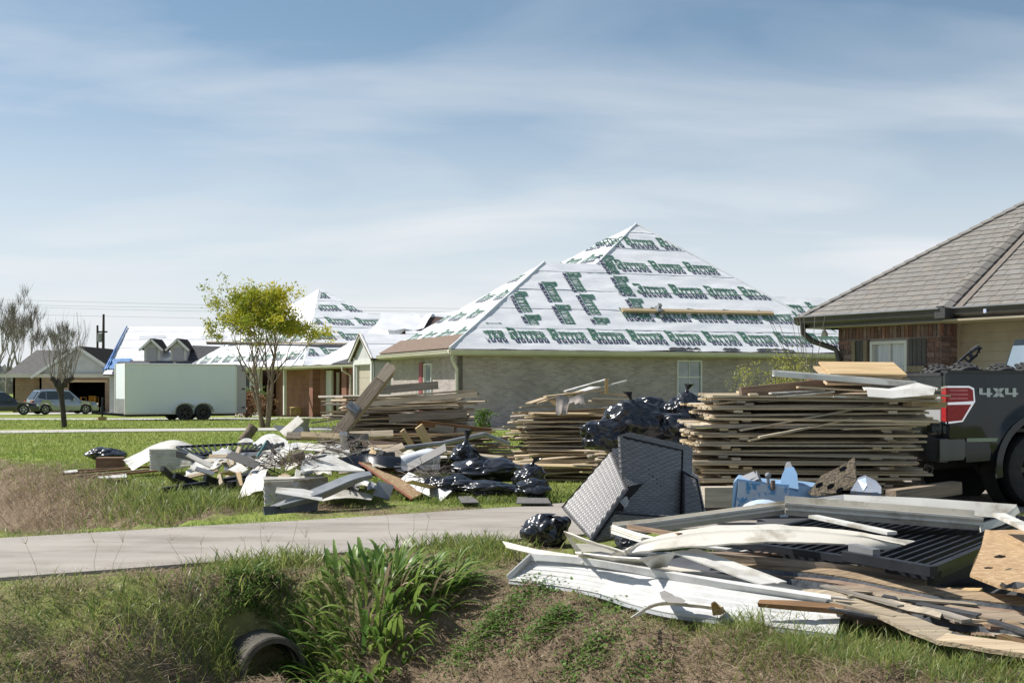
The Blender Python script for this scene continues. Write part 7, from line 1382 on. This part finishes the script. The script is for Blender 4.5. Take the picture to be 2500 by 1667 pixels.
    # long planks in front
    A = [(1960,1444,.17),(2040,1462,.16),(2140,1495,.13),(2230,1530,.1),(2308,1562,.085)]; B = [(1978,1440,.165),(2060,1455,.165),(2165,1487,.14),(2255,1524,.11),(2330,1556,.09)]; B = [(x-8, y+20, z-.01) for x, y, z in B]
    sheet('plank', 'long weathered grey plank bending down to the grass in front', 'plank', [Z(*q) for q in [(1962,1440,.18),(2050,1455,.17),(2160,1488,.14),(2250,1522,.11),(2325,1553,.095)]], [Z(*q) for q in [(1960,1446,.165),(2035,1468,.15),(2135,1506,.125),(2222,1546,.1),(2295,1576,.085)]], m_grey, .022, 1, sub=3, conv=lambda q: q)
    sheet('plank', 'fresh tan plank lying in the grass at the front right', 'plank', [Z(*q) for q in [(2312,1556,.11),(2420,1570,.105),(2560,1590,.1)]], [Z(*q) for q in [(2284,1572,.1),(2410,1592,.095),(2560,1614,.09)]], m_fresh, .024, 1, sub=3, conv=lambda q: q)
    sheet('plank', 'grey plank end in the grass below the fresh tan plank', 'plank', [Z(*q) for q in [(2355,1590,.06),(2455,1600,.055),(2474,1606,.05)]], [Z(*q) for q in [(2352,1594,.055),(2420,1618,.045),(2470,1616,.045)]], m_grey, .02, conv=lambda q: q)
    sheet('plank', 'dark broken plank stub lying over the dull white panel', 'plank', [Z(*q) for q in [(1856,1472,.15),(1940,1476,.15),(2062,1486,.14)]], [Z(*q) for q in [(1850,1482,.13),(1940,1490,.13),(2060,1500,.12)]], m_brownbd, .03, conv=lambda q: q)
    sheet('plank', 'curled grey board end over the lower decking', 'plank', [Z(*q) for q in [(2068,1452,.2),(2090,1446,.21),(2180,1466,.18),(2300,1500,.14)]], [Z(*q) for q in [(2066,1462,.17),(2090,1462,.17),(2175,1482,.15),(2295,1512,.12)]], m_grey, .012, 1, sub=3, conv=lambda q: q)
    sheet('plank', 'long grey board sloping beneath the front plank', 'plank', [Z(*q) for q in [(2100,1480,.12),(2230,1520,.09),(2360,1560,.06)]], [Z(*q) for q in [(2120,1500,.1),(2230,1534,.08),(2350,1568,.055)]], m_grey, .02, conv=lambda q: q)
    for i in range(22):
        x = 1990+R.uniform(0,480); y = 1440+(x-1990)*.2+R.uniform(-25,45); l = R.uniform(60,190); zz = max(.02, .2-(y-1440)*.0011)
        board('splinter', 'thin splintered board, the %s across the front of the near pile' % (ORD[i] if i else 'first'), Z(x, y, zz), Z(min(2560, x+l), y+l*R.uniform(.05,.34), max(.02, zz-.03)), R.uniform(.04,.1), R.choice((.012,.02)), R.choice((m_grey, m_ply, m_post, m_grey, m_brownbd, m_felt)), group='splintered boards across the near pile')
    for i in range(9):
        x = 2240+i*38; board('plank', 'splintered dark board deep in the near pile, %s from the white panel' % NTH[i], Z(x, 1540+3*i, .03), Z(x+R.uniform(150,260), 1535+3*i+R.uniform(-10,14), .05), .12, .02, R.choice((m_grey, m_brownbd, m_picket)), group='dark boards deep in the near pile')
near_pile()
# ------------------------------------------------------------------ vegetation
NR = np.random.default_rng(11)
def blades(name, X, Y, h, w, lean, tint, mat, z=None, seg=2, curl=.5):
    """grass blades as one mesh: X, Y, heights, widths, lean (horizontal reach / height), tint per blade"""
    n = len(X); z = gz(X, Y) if z is None else z; a = NR.uniform(0, 2*np.pi, n); ca, sa = np.cos(a), np.sin(a); fa = NR.uniform(0, 2*np.pi, n); fx, fy = np.cos(fa), np.sin(fa)
    rows = []; ts = [0, .55, 1.0] if seg == 2 else ([0, .35, .7, 1.0] if seg == 3 else [0, 1.0])
    for t in ts:
        reach = lean*h*(t**(1+curl)); hh = h*t*(1-.35*lean*t*t); cx, cy, cz = X+ca*reach, Y+sa*reach, z+hh-.01
        if t == 1.0: rows.append(np.stack([cx, cy, cz], 1)[:, None, :])
        else:
            ww = w*(1-.45*t)/2; rows.append(np.stack([np.stack([cx-fx*ww, cy-fy*ww, cz], 1), np.stack([cx+fx*ww, cy+fy*ww, cz], 1)], 1))
    V = np.concatenate(rows, 1); k = V.shape[1]; base = np.arange(n)*k; loops = []; tot = []
    nq = len(ts)-2
    F_ = []
    for i in range(nq): F_.append(np.stack([base+2*i, base+2*i+1, base+2*i+3, base+2*i+2], 1))
    tri = np.stack([base+2*nq, base+2*nq+1, base+2*nq+2], 1)
    quads = np.concatenate(F_) if F_ else np.zeros((0, 4), int)
    me = bpy.data.meshes.new(name); me.vertices.add(n*k); me.vertices.foreach_set('co', V.reshape(-1)); nl = len(quads)*4+len(tri)*3; me.loops.add(nl); me.loops.foreach_set('vertex_index', np.concatenate([quads.ravel(), tri.ravel()]))
    me.polygons.add(len(quads)+len(tri)); st_ = np.concatenate([np.arange(len(quads))*4, len(quads)*4+np.arange(len(tri))*3]); me.polygons.foreach_set('loop_start', st_); me.polygons.foreach_set('use_smooth', [True]*(len(quads)+len(tri)))
    me.update(calc_edges=True); me.validate(); at = me.attributes.new('tint', 'FLOAT', 'POINT'); at.data.foreach_set('value', np.repeat(np.clip(tint, 0, 1), k)); me.materials.append(mat); return link(name, me)
m_lawn = leaf_mat('lawn_blade', (.18,.26,.045), (.34,.37,.11), .45); m_grass = leaf_mat('grass_blade', (.105,.19,.04), (.36,.38,.12), .44, .4); m_straw = leaf_mat('straw', (.42,.33,.22), (.22,.165,.11), .2, .7); m_weed = leaf_mat('weed_leaf', (.07,.16,.025), (.16,.26,.05), .35); m_strap = leaf_mat('strap_leaf', (.09,.185,.04), (.29,.39,.09), .42, .38)
def off_paving(X, Y):
    s, t = st(X, Y); far = -3.78-.5*sm(3, 9, s); near = -1.18+.75*sm(3.5, 7.5, s); on = (t > far-.03) & (t < near+.03); tr = (np.abs(s) < .23) & (t > -.26) & (t < .12); return ~on & ~tr
def in_view(X, Y, m=.06): r = X/Y; return (r > -.40-m) & (r < .40+m)
def scatter(n, d0, d1, p=2.0):
    """points in the viewed wedge, denser near the camera"""
    u = NR.uniform(0, 1, n); D = (d0**(2-p)+u*(d1**(2-p)-d0**(2-p)))**(1/(2-p)) if p != 2 else d0*(d1/d0)**u; r = NR.uniform(-.45, .45, n); return D*r, D
# lawn beyond the driveway
X, Y = scatter(230000, 17, 62, 2.4); s, t = st(X, Y); ok = off_paving(X, Y) & (s > 1.0); X, Y, s, t = X[ok], Y[ok], s[ok], t[ok]
keep = NR.uniform(0, 1, len(X)) > masks(X, Y)*.7; X, Y = X[keep], Y[keep]; ok = ~((np.abs(Y-41.2) < 1.4) & (X > -30)) & ~((np.abs(Y-57.8) < 1.5) & (X < -9)); X, Y = X[ok], Y[ok]
stuff(tag(blades('lawn_grass', X, Y, NR.uniform(.025,.06,len(X))*(1+Y/60), NR.uniform(.008,.016,len(X))*(1+Y/25), NR.uniform(.2,.9,len(X)), .5+.5*vnoise(X, Y, .5, 2.2)+NR.normal(0,.22,len(X)), m_lawn, seg=1), 'short bright green lawn between the houses', 'grass'))
# longer rough grass round the ditch and the driveway
X, Y = scatter(210000, 5.6, 24, 2.0); s, t = st(X, Y); dry = masks(X, Y); cl = vnoise(X, Y, 1.3, 4.0); ok = off_paving(X, Y) & (NR.uniform(0, 1, len(X)) < np.clip(1.0-1.5*dry+.9*vnoise(X, Y, .75, 6.6)+.4*cl, .02, 1)); X, Y, s, t, cl, dry = X[ok], Y[ok], s[ok], t[ok], cl[ok], dry[ok]
ok = ~((s > 1.6) & (t > -1.0) & (NR.uniform(0, 1, len(X)) < .55)); X, Y, s, t, cl, dry = X[ok], Y[ok], s[ok], t[ok], cl[ok], dry[ok]
h = (.035+.085*np.clip(cl+.35, 0, 1)*NR.uniform(.4,1.3,len(X))); h = np.where((s > 3) & (t < -3.5), h*.75, h)
stuff(tag(blades('rough_grass', X, Y, h, NR.uniform(.004,.009,len(X)), NR.uniform(.3,1.2,len(X)), .32+.45*cl+NR.normal(0,.25,len(X)), m_grass), 'rough grass growing round the ditch and driveway', 'grass'))
# tall tufts
def tufts(name, label, spots, mat, hr=(.18,.36), wr=(.006,.013), n=70, rad=.10, lean=(.3,.9)):
    xs, ys = [], []
    for px, py, z, k in spots:
        p = hit(px, py); m = int(n*k); xs.append(p.x+NR.normal(0, rad*k**.5, m)); ys.append(p.y+NR.normal(0, rad*k**.5, m))
    X = np.concatenate(xs); Y = np.concatenate(ys); ok = off_paving(X, Y); X, Y = X[ok], Y[ok]
    return stuff(tag(blades(name, X, Y, NR.uniform(*hr,len(X)), NR.uniform(*wr,len(X)), NR.uniform(*lean,len(X)), NR.uniform(0,1,len(X)), mat, seg=3), label, 'grass'))
tufts('tall_grass', 'tall green grass tufts on the bank between driveway and culvert', [(300,1480,-.25,1.4),(380,1500,-.3,1.6),(450,1520,-.35,1.8),(420,1450,-.2,1.2),(520,1540,-.4,1.6),(350,1420,-.08,1),(480,1440,-.12,1.2),(250,1500,-.3,1),(560,1460,-.15,1),(330,1560,-.5,1),(440,1580,-.5,1.3),(500,1570,0,1.6),(560,1560,0,1.6),(530,1600,0,1.6),(480,1610,0,1.4),(430,1630,0,1.2),(600,1520,0,1.4),(660,1510,0,1.3),(720,1530,0,1.2),(590,1575,0,1.2),(560,1640,-.75,1.6),(610,1660,-.8,1.3),(650,1655,-.8,1.0),(480,1640,-.7,1.2),(280,1600,-.4,.8),(210,1570,-.3,.8),(540,1590,-.6,1),(700,1655,-.8,1.2),(735,1640,0,1.0),(620,1650,0,1.4),(160,1440,-.1,.8),(80,1450,-.1,.8)], m_grass, (.07,.20), (.004,.010), n=42)
tufts('tall_grass', 'grass tufts beside the driveway edge right of the culvert', [(610,1390,-.02,1.6),(680,1382,-.02,1.6),(740,1378,0,1.2),(570,1395,-.03,1),(1060,1345,0,1.5),(1120,1340,0,1.5),(1180,1345,0,1.5),(1230,1350,0,1.3),(1120,1365,0,1.4),(1200,1368,0,1.5)], m_grass, (.09,.22), n=130, rad=.14)
tufts('tall_grass', 'sunlit grass along the front of the near debris pile', [(1780+i*62, 1560+i*7, 0, 1.5) for i in range(13)]+[(1900+i*62, 1600+i*8, 0, 1.3) for i in range(11)]+[(1820,1530,0,1),(1900,1550,0,1.2),(2040,1560,0,1.6),(2110,1560,0,1.6),(2180,1580,0,1.4)], m_grass, (.05,.16), (.003,.007), n=120, rad=.14)
tufts('tall_grass', 'grass tufts in front of the roadside bags', [(800+i*40, 1228-i*2, 0, 1.3) for i in range(12)]+[(1330,1225,0,1.6),(1360,1215,0,1.4),(1240,1222,0,1.2),(1090,1230,0,1.2),(1180,1228,0,1.2),(1215,1226,0,1.2)], m_grass, (.06,.16), n=150, rad=.16)
tufts('tall_grass', 'rough grass below the left debris by the ditch', [(240+i*45, 1195+(i%3)*18, -.03, 1.5) for i in range(9)]+[(300+i*40, 1230+(i%2)*14, -.1, 1.3) for i in range(8)]+[(380,1260,-.05,1.2),(460,1250,-.05,1.4),(540,1240,0,1.3),(600,1240,0,1.3),(570,1215,0,1.3),(640,1225,0,1)], m_grass, (.12,.30), n=120, rad=.22)
# dry straw and thatch on the banks
X, Y = scatter(420000, 5.6, 22, 2.2); dry = masks(X, Y); s, t = st(X, Y); ok = off_paving(X, Y) & (NR.uniform(0,1,len(X)) < np.clip(dry*1.5-.3, .05, 1)); X, Y = X[ok], Y[ok]
stuff(tag(blades('dry_thatch', X, Y, NR.uniform(.02,.075,len(X)), NR.uniform(.003,.007,len(X)), NR.uniform(.9,2.2,len(X)), NR.uniform(0,1,len(X)), m_straw, seg=2, curl=.1), 'dry brown thatch and straw on the ditch banks', 'thatch'))
tufts('dry_straw', 'heap of dry straw stalks beside the ditch water at the left', [(60+i*28, 1180+(i%3)*20, -.1, 1.5) for i in range(6)]+[(90+i*30, 1285-(i%2)*14, -.35, 1.5) for i in range(5)]+[(40,1160,0,1.5),(110,1150,0,1.5),(30,1220,-.3,1.2)], m_straw, (.1,.32), (.004,.009), 150, .25, (.8,1.8))
X, Y = scatter(60000, 5.6, 20, 2.2); dry = masks(X, Y); s, t = st(X, Y); ok = off_paving(X, Y) & (NR.uniform(0,1,len(X)) < np.clip(dry*1.6-.55, .02, 1)); X, Y = X[ok], Y[ok]
stuff(tag(blades('long_straw', X, Y, NR.uniform(.04,.12,len(X)), NR.uniform(.004,.009,len(X)), NR.uniform(1.4,3.0,len(X)), NR.uniform(0,1,len(X))**.7, m_straw, seg=3, curl=.0), 'long dry stalks lying over the thatch of the banks', 'straw'))
tufts('dry_straw', 'dry straw stalks below the strap leaved plant', [(840,1625,-.7,1.2),(900,1640,-.7,1.3),(960,1620,-.65,1.1),(1000,1600,-.6,.8)], m_straw, (.1,.28), (.004,.008), 90, .16, (.8,1.8))
# litter blown onto the driveway edges
ss_ = NR.uniform(-7, 9, 9000); ed = np.where(NR.uniform(0,1,9000) < .5, -3.78-.5*sm(3, 9, ss_)+np.abs(NR.normal(0,.12,9000)), -1.18+.75*sm(3.5, 7.5, ss_)-np.abs(NR.normal(0,.12,9000))); ed = np.where(NR.uniform(0,1,9000) < .06, NR.uniform(-3.7,-1.3,9000), ed)
X = C0[0]+VV.x*ss_+UU.x*ed; Y = C0[1]+VV.y*ss_+UU.y*ed
stuff(tag(blades('driveway_litter', X, Y, NR.uniform(.004,.02,len(X)), NR.uniform(.003,.009,len(X)), NR.uniform(1.5,3.5,len(X)), NR.uniform(.2,1,len(X)), m_straw, z=np.full(len(X), .034), seg=1), 'dry straw and dirt crumbs along the driveway edges', 'litter'))
# flowering grass stems rising by the driveway
def stems():
    b = MB()
    for (x, y, z) in [(100,1435,-.05),(240,1430,-.05),(270,1428,-.05),(450,1418,-.08),(500,1425,-.08),(600,1385,0),(645,1380,0),(700,1375,0),(760,1372,0),(1010,1345,0),(1040,1340,0),(970,1345,0),(650,1390,0)]:
        p = Z(x, y, z); hh = R.uniform(.2,.34); d = Vector((R.uniform(-.3,.3), R.uniform(-.2,.2), 1)); q = p+d*hh; b.tube([p, p.lerp(q,.5)+Vector((R.uniform(-.03,.03),0,0)), q+Vector((R.uniform(-.04,.04),0,0))], [.0018,.0014,.0008], 4)
        q = q+Vector((0,0,-.01))
        for k in range(R.randint(1,4)): e = Vector((R.uniform(-1,1), R.uniform(-1,1), R.uniform(.3,1.6))).normalized()*R.uniform(.03,.10); b.tube([q, q+e*.5+Vector((0,0,.006)), q+e], [.0012,.001,.0005], 3)
    me = b.mesh('flowering_stem', m_grass); at = me.attributes.new('tint','FLOAT','POINT'); at.data.foreach_set('value', [.7]*len(me.vertices)); stuff(tag(link('flowering_stems', me), 'thin flowering grass stems standing above the driveway edge', 'grass'))
stems()
# strap-leaved plant
def strap_plant(name, label, c, rad, n, hr, wr, seed, cat='plant'):
    rr = random.Random(seed); c = Vector(c); o = thing(name, label, cat, c); stem = MB()
    for i in range(n):
        a = rr.uniform(0, 2*math.pi); r0 = rad*math.sqrt(rr.random()); p = c+Vector((r0*math.cos(a)*1.25, r0*math.sin(a)*.8, 0)); p.z = gz1(p.x, p.y)-.02
        out = Vector((math.cos(a)*(.25+r0/rad*.8)+rr.uniform(-.4,.4), math.sin(a)*(.25+r0/rad*.8)+rr.uniform(-.4,.4), 0)); L_ = rr.uniform(*hr); w = rr.uniform(*wr); d = (Vector((0,0,1))+out*rr.uniform(.25,1.1)).normalized(); pts = [p]; k = 7; droop = rr.uniform(.3,1.05)
        for j in range(k): d = (d+out*droop*.32*(j/k+.3)-Vector((0,0,droop*.75*(j/k)**1.5))).normalized(); pts.append(pts[-1]+d*L_/k)
        sd = d.cross(Vector((rr.uniform(-.3,.3),rr.uniform(-.3,.3),1))).normalized(); b = MB()
        for j, q in enumerate(pts):
            f = j/k; ww = w*(math.sin(math.pi*min(1,.22+.78*f)))**.7*.5 if f < 1 else .002; b.v += [tuple(q-sd*ww+Vector((0,0,ww*.35))), tuple(q), tuple(q+sd*ww+Vector((0,0,ww*.35)))]
        for j in range(k): b.f += [(3*j,3*j+1,3*j+4,3*j+3), (3*j+1,3*j+2,3*j+5,3*j+4)]
        b.m = [0]*len(b.f); me = b.mesh('leaf', m_strap if rr.random() > .09 else m_straw, True); at = me.attributes.new('tint','FLOAT','POINT'); t = min(1, max(0, rr.gauss(.45,.3))); at.data.foreach_set('value', [t]*len(me.vertices)); link('leaf', me, o)
    return o
pc = hit(905, 1495); strap_plant('strap_leaf_plant', 'big clump of broad green strap leaves on the bank beside the culvert', pc, .54, 620, (.18,.42), (.024,.046), 5)
# low leafy weeds on the dirt bank
def weeds(spots):
    for i, (px, py, z, rx, n, lab) in enumerate(spots):
        p = hit(px, py); xs = p.x+NR.normal(0, rx*.5, n); ys = p.y+NR.normal(0, rx*.45, n); zz = gz(xs, ys)+np.abs(NR.normal(0, .035, n))+.01; V = []; F_ = []; T = []
        for x, y, q in zip(xs, ys, zz):
            a = R.uniform(0, 6.28); tl = R.uniform(-.5,.7); sz = R.uniform(.008,.017); ca, sa = math.cos(a), math.sin(a); o = len(V)
            for u, v in ((-1,0),(0,.7),(1.3,0),(0,-.7)): V.append((x+sz*(u*ca-v*sa), y+sz*(u*sa+v*ca), q+sz*tl*u))
            F_.append((o,o+1,o+2,o+3)); T += [R.uniform(0,1)]*4
        me = bpy.data.meshes.new('low_weed'); me.from_pydata(V, [], F_); at = me.attributes.new('tint','FLOAT','POINT'); at.data.foreach_set('value', T); me.materials.append(m_weed); stuff(tag(link('low_weed', me), lab, 'weed'))
weeds([(1180,1570,-.45,.3,1500,'low leafy weed patch right of the strap leaved plant'),(1340,1550,-.35,.2,1000,'bright leafy weed patch in the middle of the dirt bank'),(1430,1620,-.45,.26,800,'leafy weed patch low on the dirt bank'),(1300,1450,-.12,.25,450,'thin weeds under the left end of the white panel'),(1500,1480,-.1,.25,350,'thin weeds under the middle of the white panel'),(1560,1650,-.4,.2,300,'small weeds at the bottom of the dirt bank'),(760,1655,-.8,.25,1500,'leafy ground cover in front of the culvert mouth'),(640,1660,-.8,.3,1500,'leafy ground cover below the culvert mouth'),(620,1430,-.1,.25,700,'small weeds above the culvert')])
# ---- trees
def grow(b, tips, p, d, L_, r, lv, rr, spread=.5, up=.12, nseg=3, ns=5, kids=(2,3), ratio=.72, wob=.18):
    pts = [p]; rad = [r]
    for i in range(nseg): d = (d+Vector((rr.gauss(0,wob), rr.gauss(0,wob), rr.gauss(0,wob)+up))).normalized(); pts.append(pts[-1]+d*L_/nseg); rad.append(r*(1-.35*(i+1)/nseg))
    b.tube(pts, rad, max(3, ns), cap=False)
    if lv == 0: tips.append((pts[-1], d)); tips.append((pts[-2], d)); return
    for k in range(rr.randint(*kids)):
        a = rr.uniform(0, 6.28); s_ = Vector((math.cos(a), math.sin(a), rr.uniform(-.1,.3)))*spread*rr.uniform(.6,1.3); f = rr.uniform(.5,1) if k else 1; q = pts[-1] if f > .8 else pts[-2]
        grow(b, tips, q, (d+s_).normalized(), L_*ratio*rr.uniform(.8,1.15), max(.004, rad[-1]*.72), lv-1, rr, spread, up, nseg, ns-1, kids, ratio, wob)
def leaves(name, parent, tips, n_per, sig, size, mat, rr, tint=lambda p: rr_u()):
    V = []; F_ = []; T = []
    for p, d in tips:
        for _ in range(n_per):
            q = p+Vector((rr.gauss(0,sig), rr.gauss(0,sig), rr.gauss(0,sig*.8))); a = Vector((rr.gauss(0,1), rr.gauss(0,1), rr.gauss(0,1))).normalized(); c = a.cross(Vector((rr.gauss(0,1), rr.gauss(0,1), rr.gauss(0,1)))).normalized(); s = size*rr.uniform(.6,1.3); o = len(V)
            V += [tuple(q-a*s), tuple(q+c*s*.45), tuple(q+a*s), tuple(q-c*s*.45)]; F_.append((o,o+1,o+2,o+3)); T += [tint(q)]*4
    me = bpy.data.meshes.new(name); me.from_pydata(V, [], F_); at = me.attributes.new('tint','FLOAT','POINT'); at.data.foreach_set('value', T); me.materials.append(mat); return link(name, me, parent)
def rr_u(): return R.random()
def leafy_tree():
    rr = random.Random(21); base = Z(640, 1044, 0); base.z = gz1(base.x, base.y); o = thing('crape_myrtle', 'small tree with yellow green leaves and twin pale trunks on the lawn', 'tree', base); b = MB(); tips = []
    for dx, dy, lean, L_ in ((0,0,Vector((-.15,0,1)),1.35), (.16,.05,Vector((.02,.05,1)),1.25), (.05,.15,Vector((-.32,.1,1)),1.3), (.2,-.05,Vector((.12,-.1,1)),1.3)):
        p = base+Vector((dx,dy,-.05)); d = lean.normalized(); L_ += .25; pts = [p, p+d*L_*.55+Vector((rr.gauss(0,.03),0,0)), p+d*L_]; b.tube(pts, [.075,.058,.05], 8)
        for k in range(4):
            a = rr.uniform(0,6.28); s_ = Vector((math.cos(a)*.52, math.sin(a)*.5, .78)); grow(b, tips, pts[2]-d*.2*k+Vector((0,0,.25)), (d*.6+s_).normalized(), 1.16, .032, 4, rr, .5, .10, 3, 5, (2,3), .74)
    b.build('trunk', pm('smooth_pale_bark', (.25,.19,.13), (.15,.11,.075), rough=.85, scale=4, stretch=(3,3,.6), bump=.4), o, True); m = leaf_mat('spring_leaf', (.17,.24,.02), (.56,.5,.04), .48)
    n0 = vnoise
    sel = [t for t in tips if noise.noise(t[0]*1.1) > -.3]
    leaves('crown', o, sel, 14, .12, .054, m, rr, lambda q: min(1, max(0, .55+.9*noise.noise(q*1.3)+rr.gauss(0,.18)+.1*(q.x-base.x))))
leafy_tree()
def bare_tree(name, label, base, h, seed, mat, trunk=.16, lv=5, spread=.42, hazy=None, group=None, ntr=1, tw=.006, kids=(2,3), up=.14):
    rr = random.Random(seed); o = thing(name, label, 'tree', base, group=group); b = MB(); tips = []
    for k in range(ntr):
        grow(b, tips, Vector(base)-Vector((0,0,.1)), (Vector((rr.uniform(-.3,.3)*(ntr > 1), rr.uniform(-.2,.2), 1))).normalized(), h*.3, trunk, lv, rr, spread, up, 3, 6, kids, .74, .1)
    b.build('trunk', mat, o); c = MB()
    for p, d in tips:
        for _ in range(3): e = (d+Vector((rr.gauss(0,.35), rr.gauss(0,.35), rr.gauss(.25,.3)))).normalized()*h*rr.uniform(.05,.11); c.tube([p, p+e*.5+Vector((rr.gauss(0,.02),0,0)), p+e], [tw*1.3, tw, tw*.5], 3, cap=False)
    c.build('crown', m_twig, o)
for i, (px, D, h, tr, l) in enumerate(((-30,112,9.2,.3,'bare grey tree cut by the left edge beyond the houses'), (45,108,9.6,.22,'widest bare grey tree at the far left'), (95,104,8.6,.2,'bare grey tree rising behind the silver car'), (15,130,10,.25,'bare tree farthest back at the left'), (140,112,7.2,.15,'thin bare tree beside the far garage'))):
    p = W(px, 1000, D); p.z = gz1(p.x, p.y); bare_tree('bare_tree', l, p, h, 40+i, m_twig, tr, 5, .33, group='bare trees at the far left', tw=.011, up=.2, kids=(2,3))
def pollard():
    rr = random.Random(5); base = Z(158, 1044, 0); base.z = gz1(base.x, base.y); o = thing('pollard_tree', 'small bare tree with a dark knobbed trunk on the far lawn', 'tree', base); b = MB(); tips = []
    top = base+Vector((-.18,0,1.42)); b.tube([base-Vector((0,0,.1)), base+Vector((-.06,0,.6)), base+Vector((-.12,0,1.15)), top], [.10,.085,.09,.15], 10)
    knobs = [top+Vector((rr.uniform(-.28,.45), rr.uniform(-.2,.2), rr.uniform(-.02,.28))) for _ in range(8)]
    for k in knobs: b.tube([top-Vector((0,0,.15)), top.lerp(k,.5), k, k+(k-top)*.12], [.09,.075,.08,.03], 7)
    b.build('trunk', m_barkd, o, True); c = MB()
    for k in knobs:
        for _ in range(5):
            d = Vector((rr.gauss(0,.3), rr.gauss(0,.25), 1)).normalized(); grow(c, tips, k, d, rr.uniform(.7,1.0), .014, 2, rr, .38, .12, 3, 4, (2,3), .75, .08)
    c.build('crown', m_twig, o)
pollard()
def bush_right():
    rr = random.Random(9); p0 = W(1930, 943, 21.5); p0.z = 0; o = thing('twiggy_bush', 'yellow green twiggy bush against the pale brick house', 'bush', p0); b = MB(); tips = []
    for k in range(16):
        d = Vector((rr.gauss(-.12,.3), rr.gauss(0,.2), 1)).normalized(); grow(b, tips, p0+Vector((rr.gauss(0,.2), rr.gauss(0,.15), 0)), d, rr.uniform(.65,.8), .014, 3, rr, .35, .12, 3, 4, (2,3), .74, .09)
    for k in range(10):
        d = Vector((rr.uniform(-.45,.25), rr.uniform(-.2,.2), 1)).normalized(); q = p0+Vector((.25,0,1.1)); b.tube([q, q+d*.7+Vector((.03,0,0)), q+d*1.5], [.009,.006,.003], 4)
    b.build('stems', m_twig, o); m = leaf_mat('yellow_leaf', (.30,.31,.05), (.5,.5,.14), .45); sel = [t for t in tips if t[0].x < p0.x+.25]
    leaves('foliage', o, sel, 6, .06, .022, m, rr)
bush_right()
def shrub(label, c, r, h, m1, seed, n=900, size=.09):
    rr = random.Random(seed); c = Vector(c); o = thing('shrub', label, 'shrub', c); b = MB(); tips = []
    for k in range(9): d = Vector((rr.gauss(0,.35), rr.gauss(0,.35), 1)).normalized(); q = c+d*h*.7; b.tube([c, q], [.03,.012], 5); tips.append((q, d))
    b.build('stems', m_bark, o); tp = [(c+Vector((rr.gauss(0,r*.45), rr.gauss(0,r*.45), h*(.15+.75*rr.random()))), Vector((0,0,1))) for _ in range(n//6)]; leaves('foliage', o, tp, 6, r*.18, size, m1, rr)
m_rus = leaf_mat('russet_leaf', (.20,.07,.04), (.26,.17,.08), .25); p = W(603,1013,63); p.z = gz1(p.x,p.y); shrub('russet and green shrub beside the trailer door', p, .75, 1.3, m_rus, 3); p = W(645,1012,66); p.z = gz1(p.x,p.y); shrub('dark red shrub behind the twin tree trunks', p, .55, 1.15, m_rus, 4, 600)
p = W(612,1012,67); p.z = gz1(p.x,p.y); shrub('dark green shrub behind the russet one', p, .7, 1.7, m_weed, 8, 700)
p = W(1180,1050,40); p.z = 0; shrub('small weedy plant at the foot of the pale brick wall', p, .28, .75, m_weed, 6, 500, .05); p = W(1270,1052,41); p.z = 0; shrub('low weed by the wall behind the middle stack', p, .2, .35, m_weed, 7, 200, .05)
# ---- utility pole and wires far behind
def utility():
    D = 150; p = W(251, 1000, D); g = gz1(p.x, p.y); o = thing('utility_pole', 'dark utility pole with crossarm rising behind the far house', 'utility pole', (p.x, p.y, g)); b = MB(); b.tube([Vector((p.x,p.y,g)), W(253,767,D)], [.22,.13], 8); b.build('pole', m_barkd, o); b = MB(); b.bar(W(239,810,D), W(262,810,D), .15,.18); b.build('crossarm', m_barkd, o); b = MB(); b.lathe(W(244,822,D)-Vector((0,0,.6)), (0,0,1), [(0,.3),(1.0,.3),(1.0,.01)], 10); b.build('transformer', m_gmetal, o)
    q = W(238,1000,D); o2 = thing('utility_pole', 'thinner second utility pole just left of the crossarm pole', 'utility pole', (q.x, q.y, g)); b = MB(); b.tube([Vector((q.x,q.y,g)), W(238,794,D)], [.16,.12], 8); b.build('pole', m_barkd, o2)
    for i, (y0, y1, y2) in enumerate(((731,744,752),(743,752,760),(748,760,768),(766,777,786))):
        b = MB(); D2 = 170; pts = [W(x, y, D2) for x, y in ((-500,y0-18),(0,y0),(500,y1),(1000,y2),(1600,y2+6))]; b.tube(spline(pts, 6), .016, 4); tag(b.build('power_line', pm('wire_grey', (.3,.32,.34), (.28,.3,.32), rough=.6)), 'thin power line, %s crossing the sky behind the houses' % ('highest','second','third','lowest')[i], 'power line', 'power lines')
utility()
# faint far trees on the horizon at the left
def far_wood():
    rr = random.Random(77); V, F_, T = [], [], []
    for i in range(9000):
        x = rr.uniform(-330,-60); y = 330+rr.uniform(-10,10); hgt = 6+4*noise.noise(Vector((x*.05,0,0)))+2*noise.noise(Vector((x*.3,1,0))); z = -.5+hgt*rr.random(); s = rr.uniform(.4,1.1); o = len(V); a = rr.uniform(0,6.28)
        V += [(x-s*math.cos(a), y-s*math.sin(a), z), (x, y, z+s), (x+s*math.cos(a), y+s*math.sin(a), z), (x, y, z-s)]; F_.append((o,o+1,o+2,o+3)); T += [rr.random()]*4
    me = bpy.data.meshes.new('far_wood'); me.from_pydata(V, [], F_); at = me.attributes.new('tint','FLOAT','POINT'); at.data.foreach_set('value', T); me.materials.append(leaf_mat('far_leaf', (.26,.26,.25), (.34,.33,.32), .2)); stuff(tag(link('far_wood', me), 'far grey line of woods on the horizon at the left', 'woods'))
far_wood()
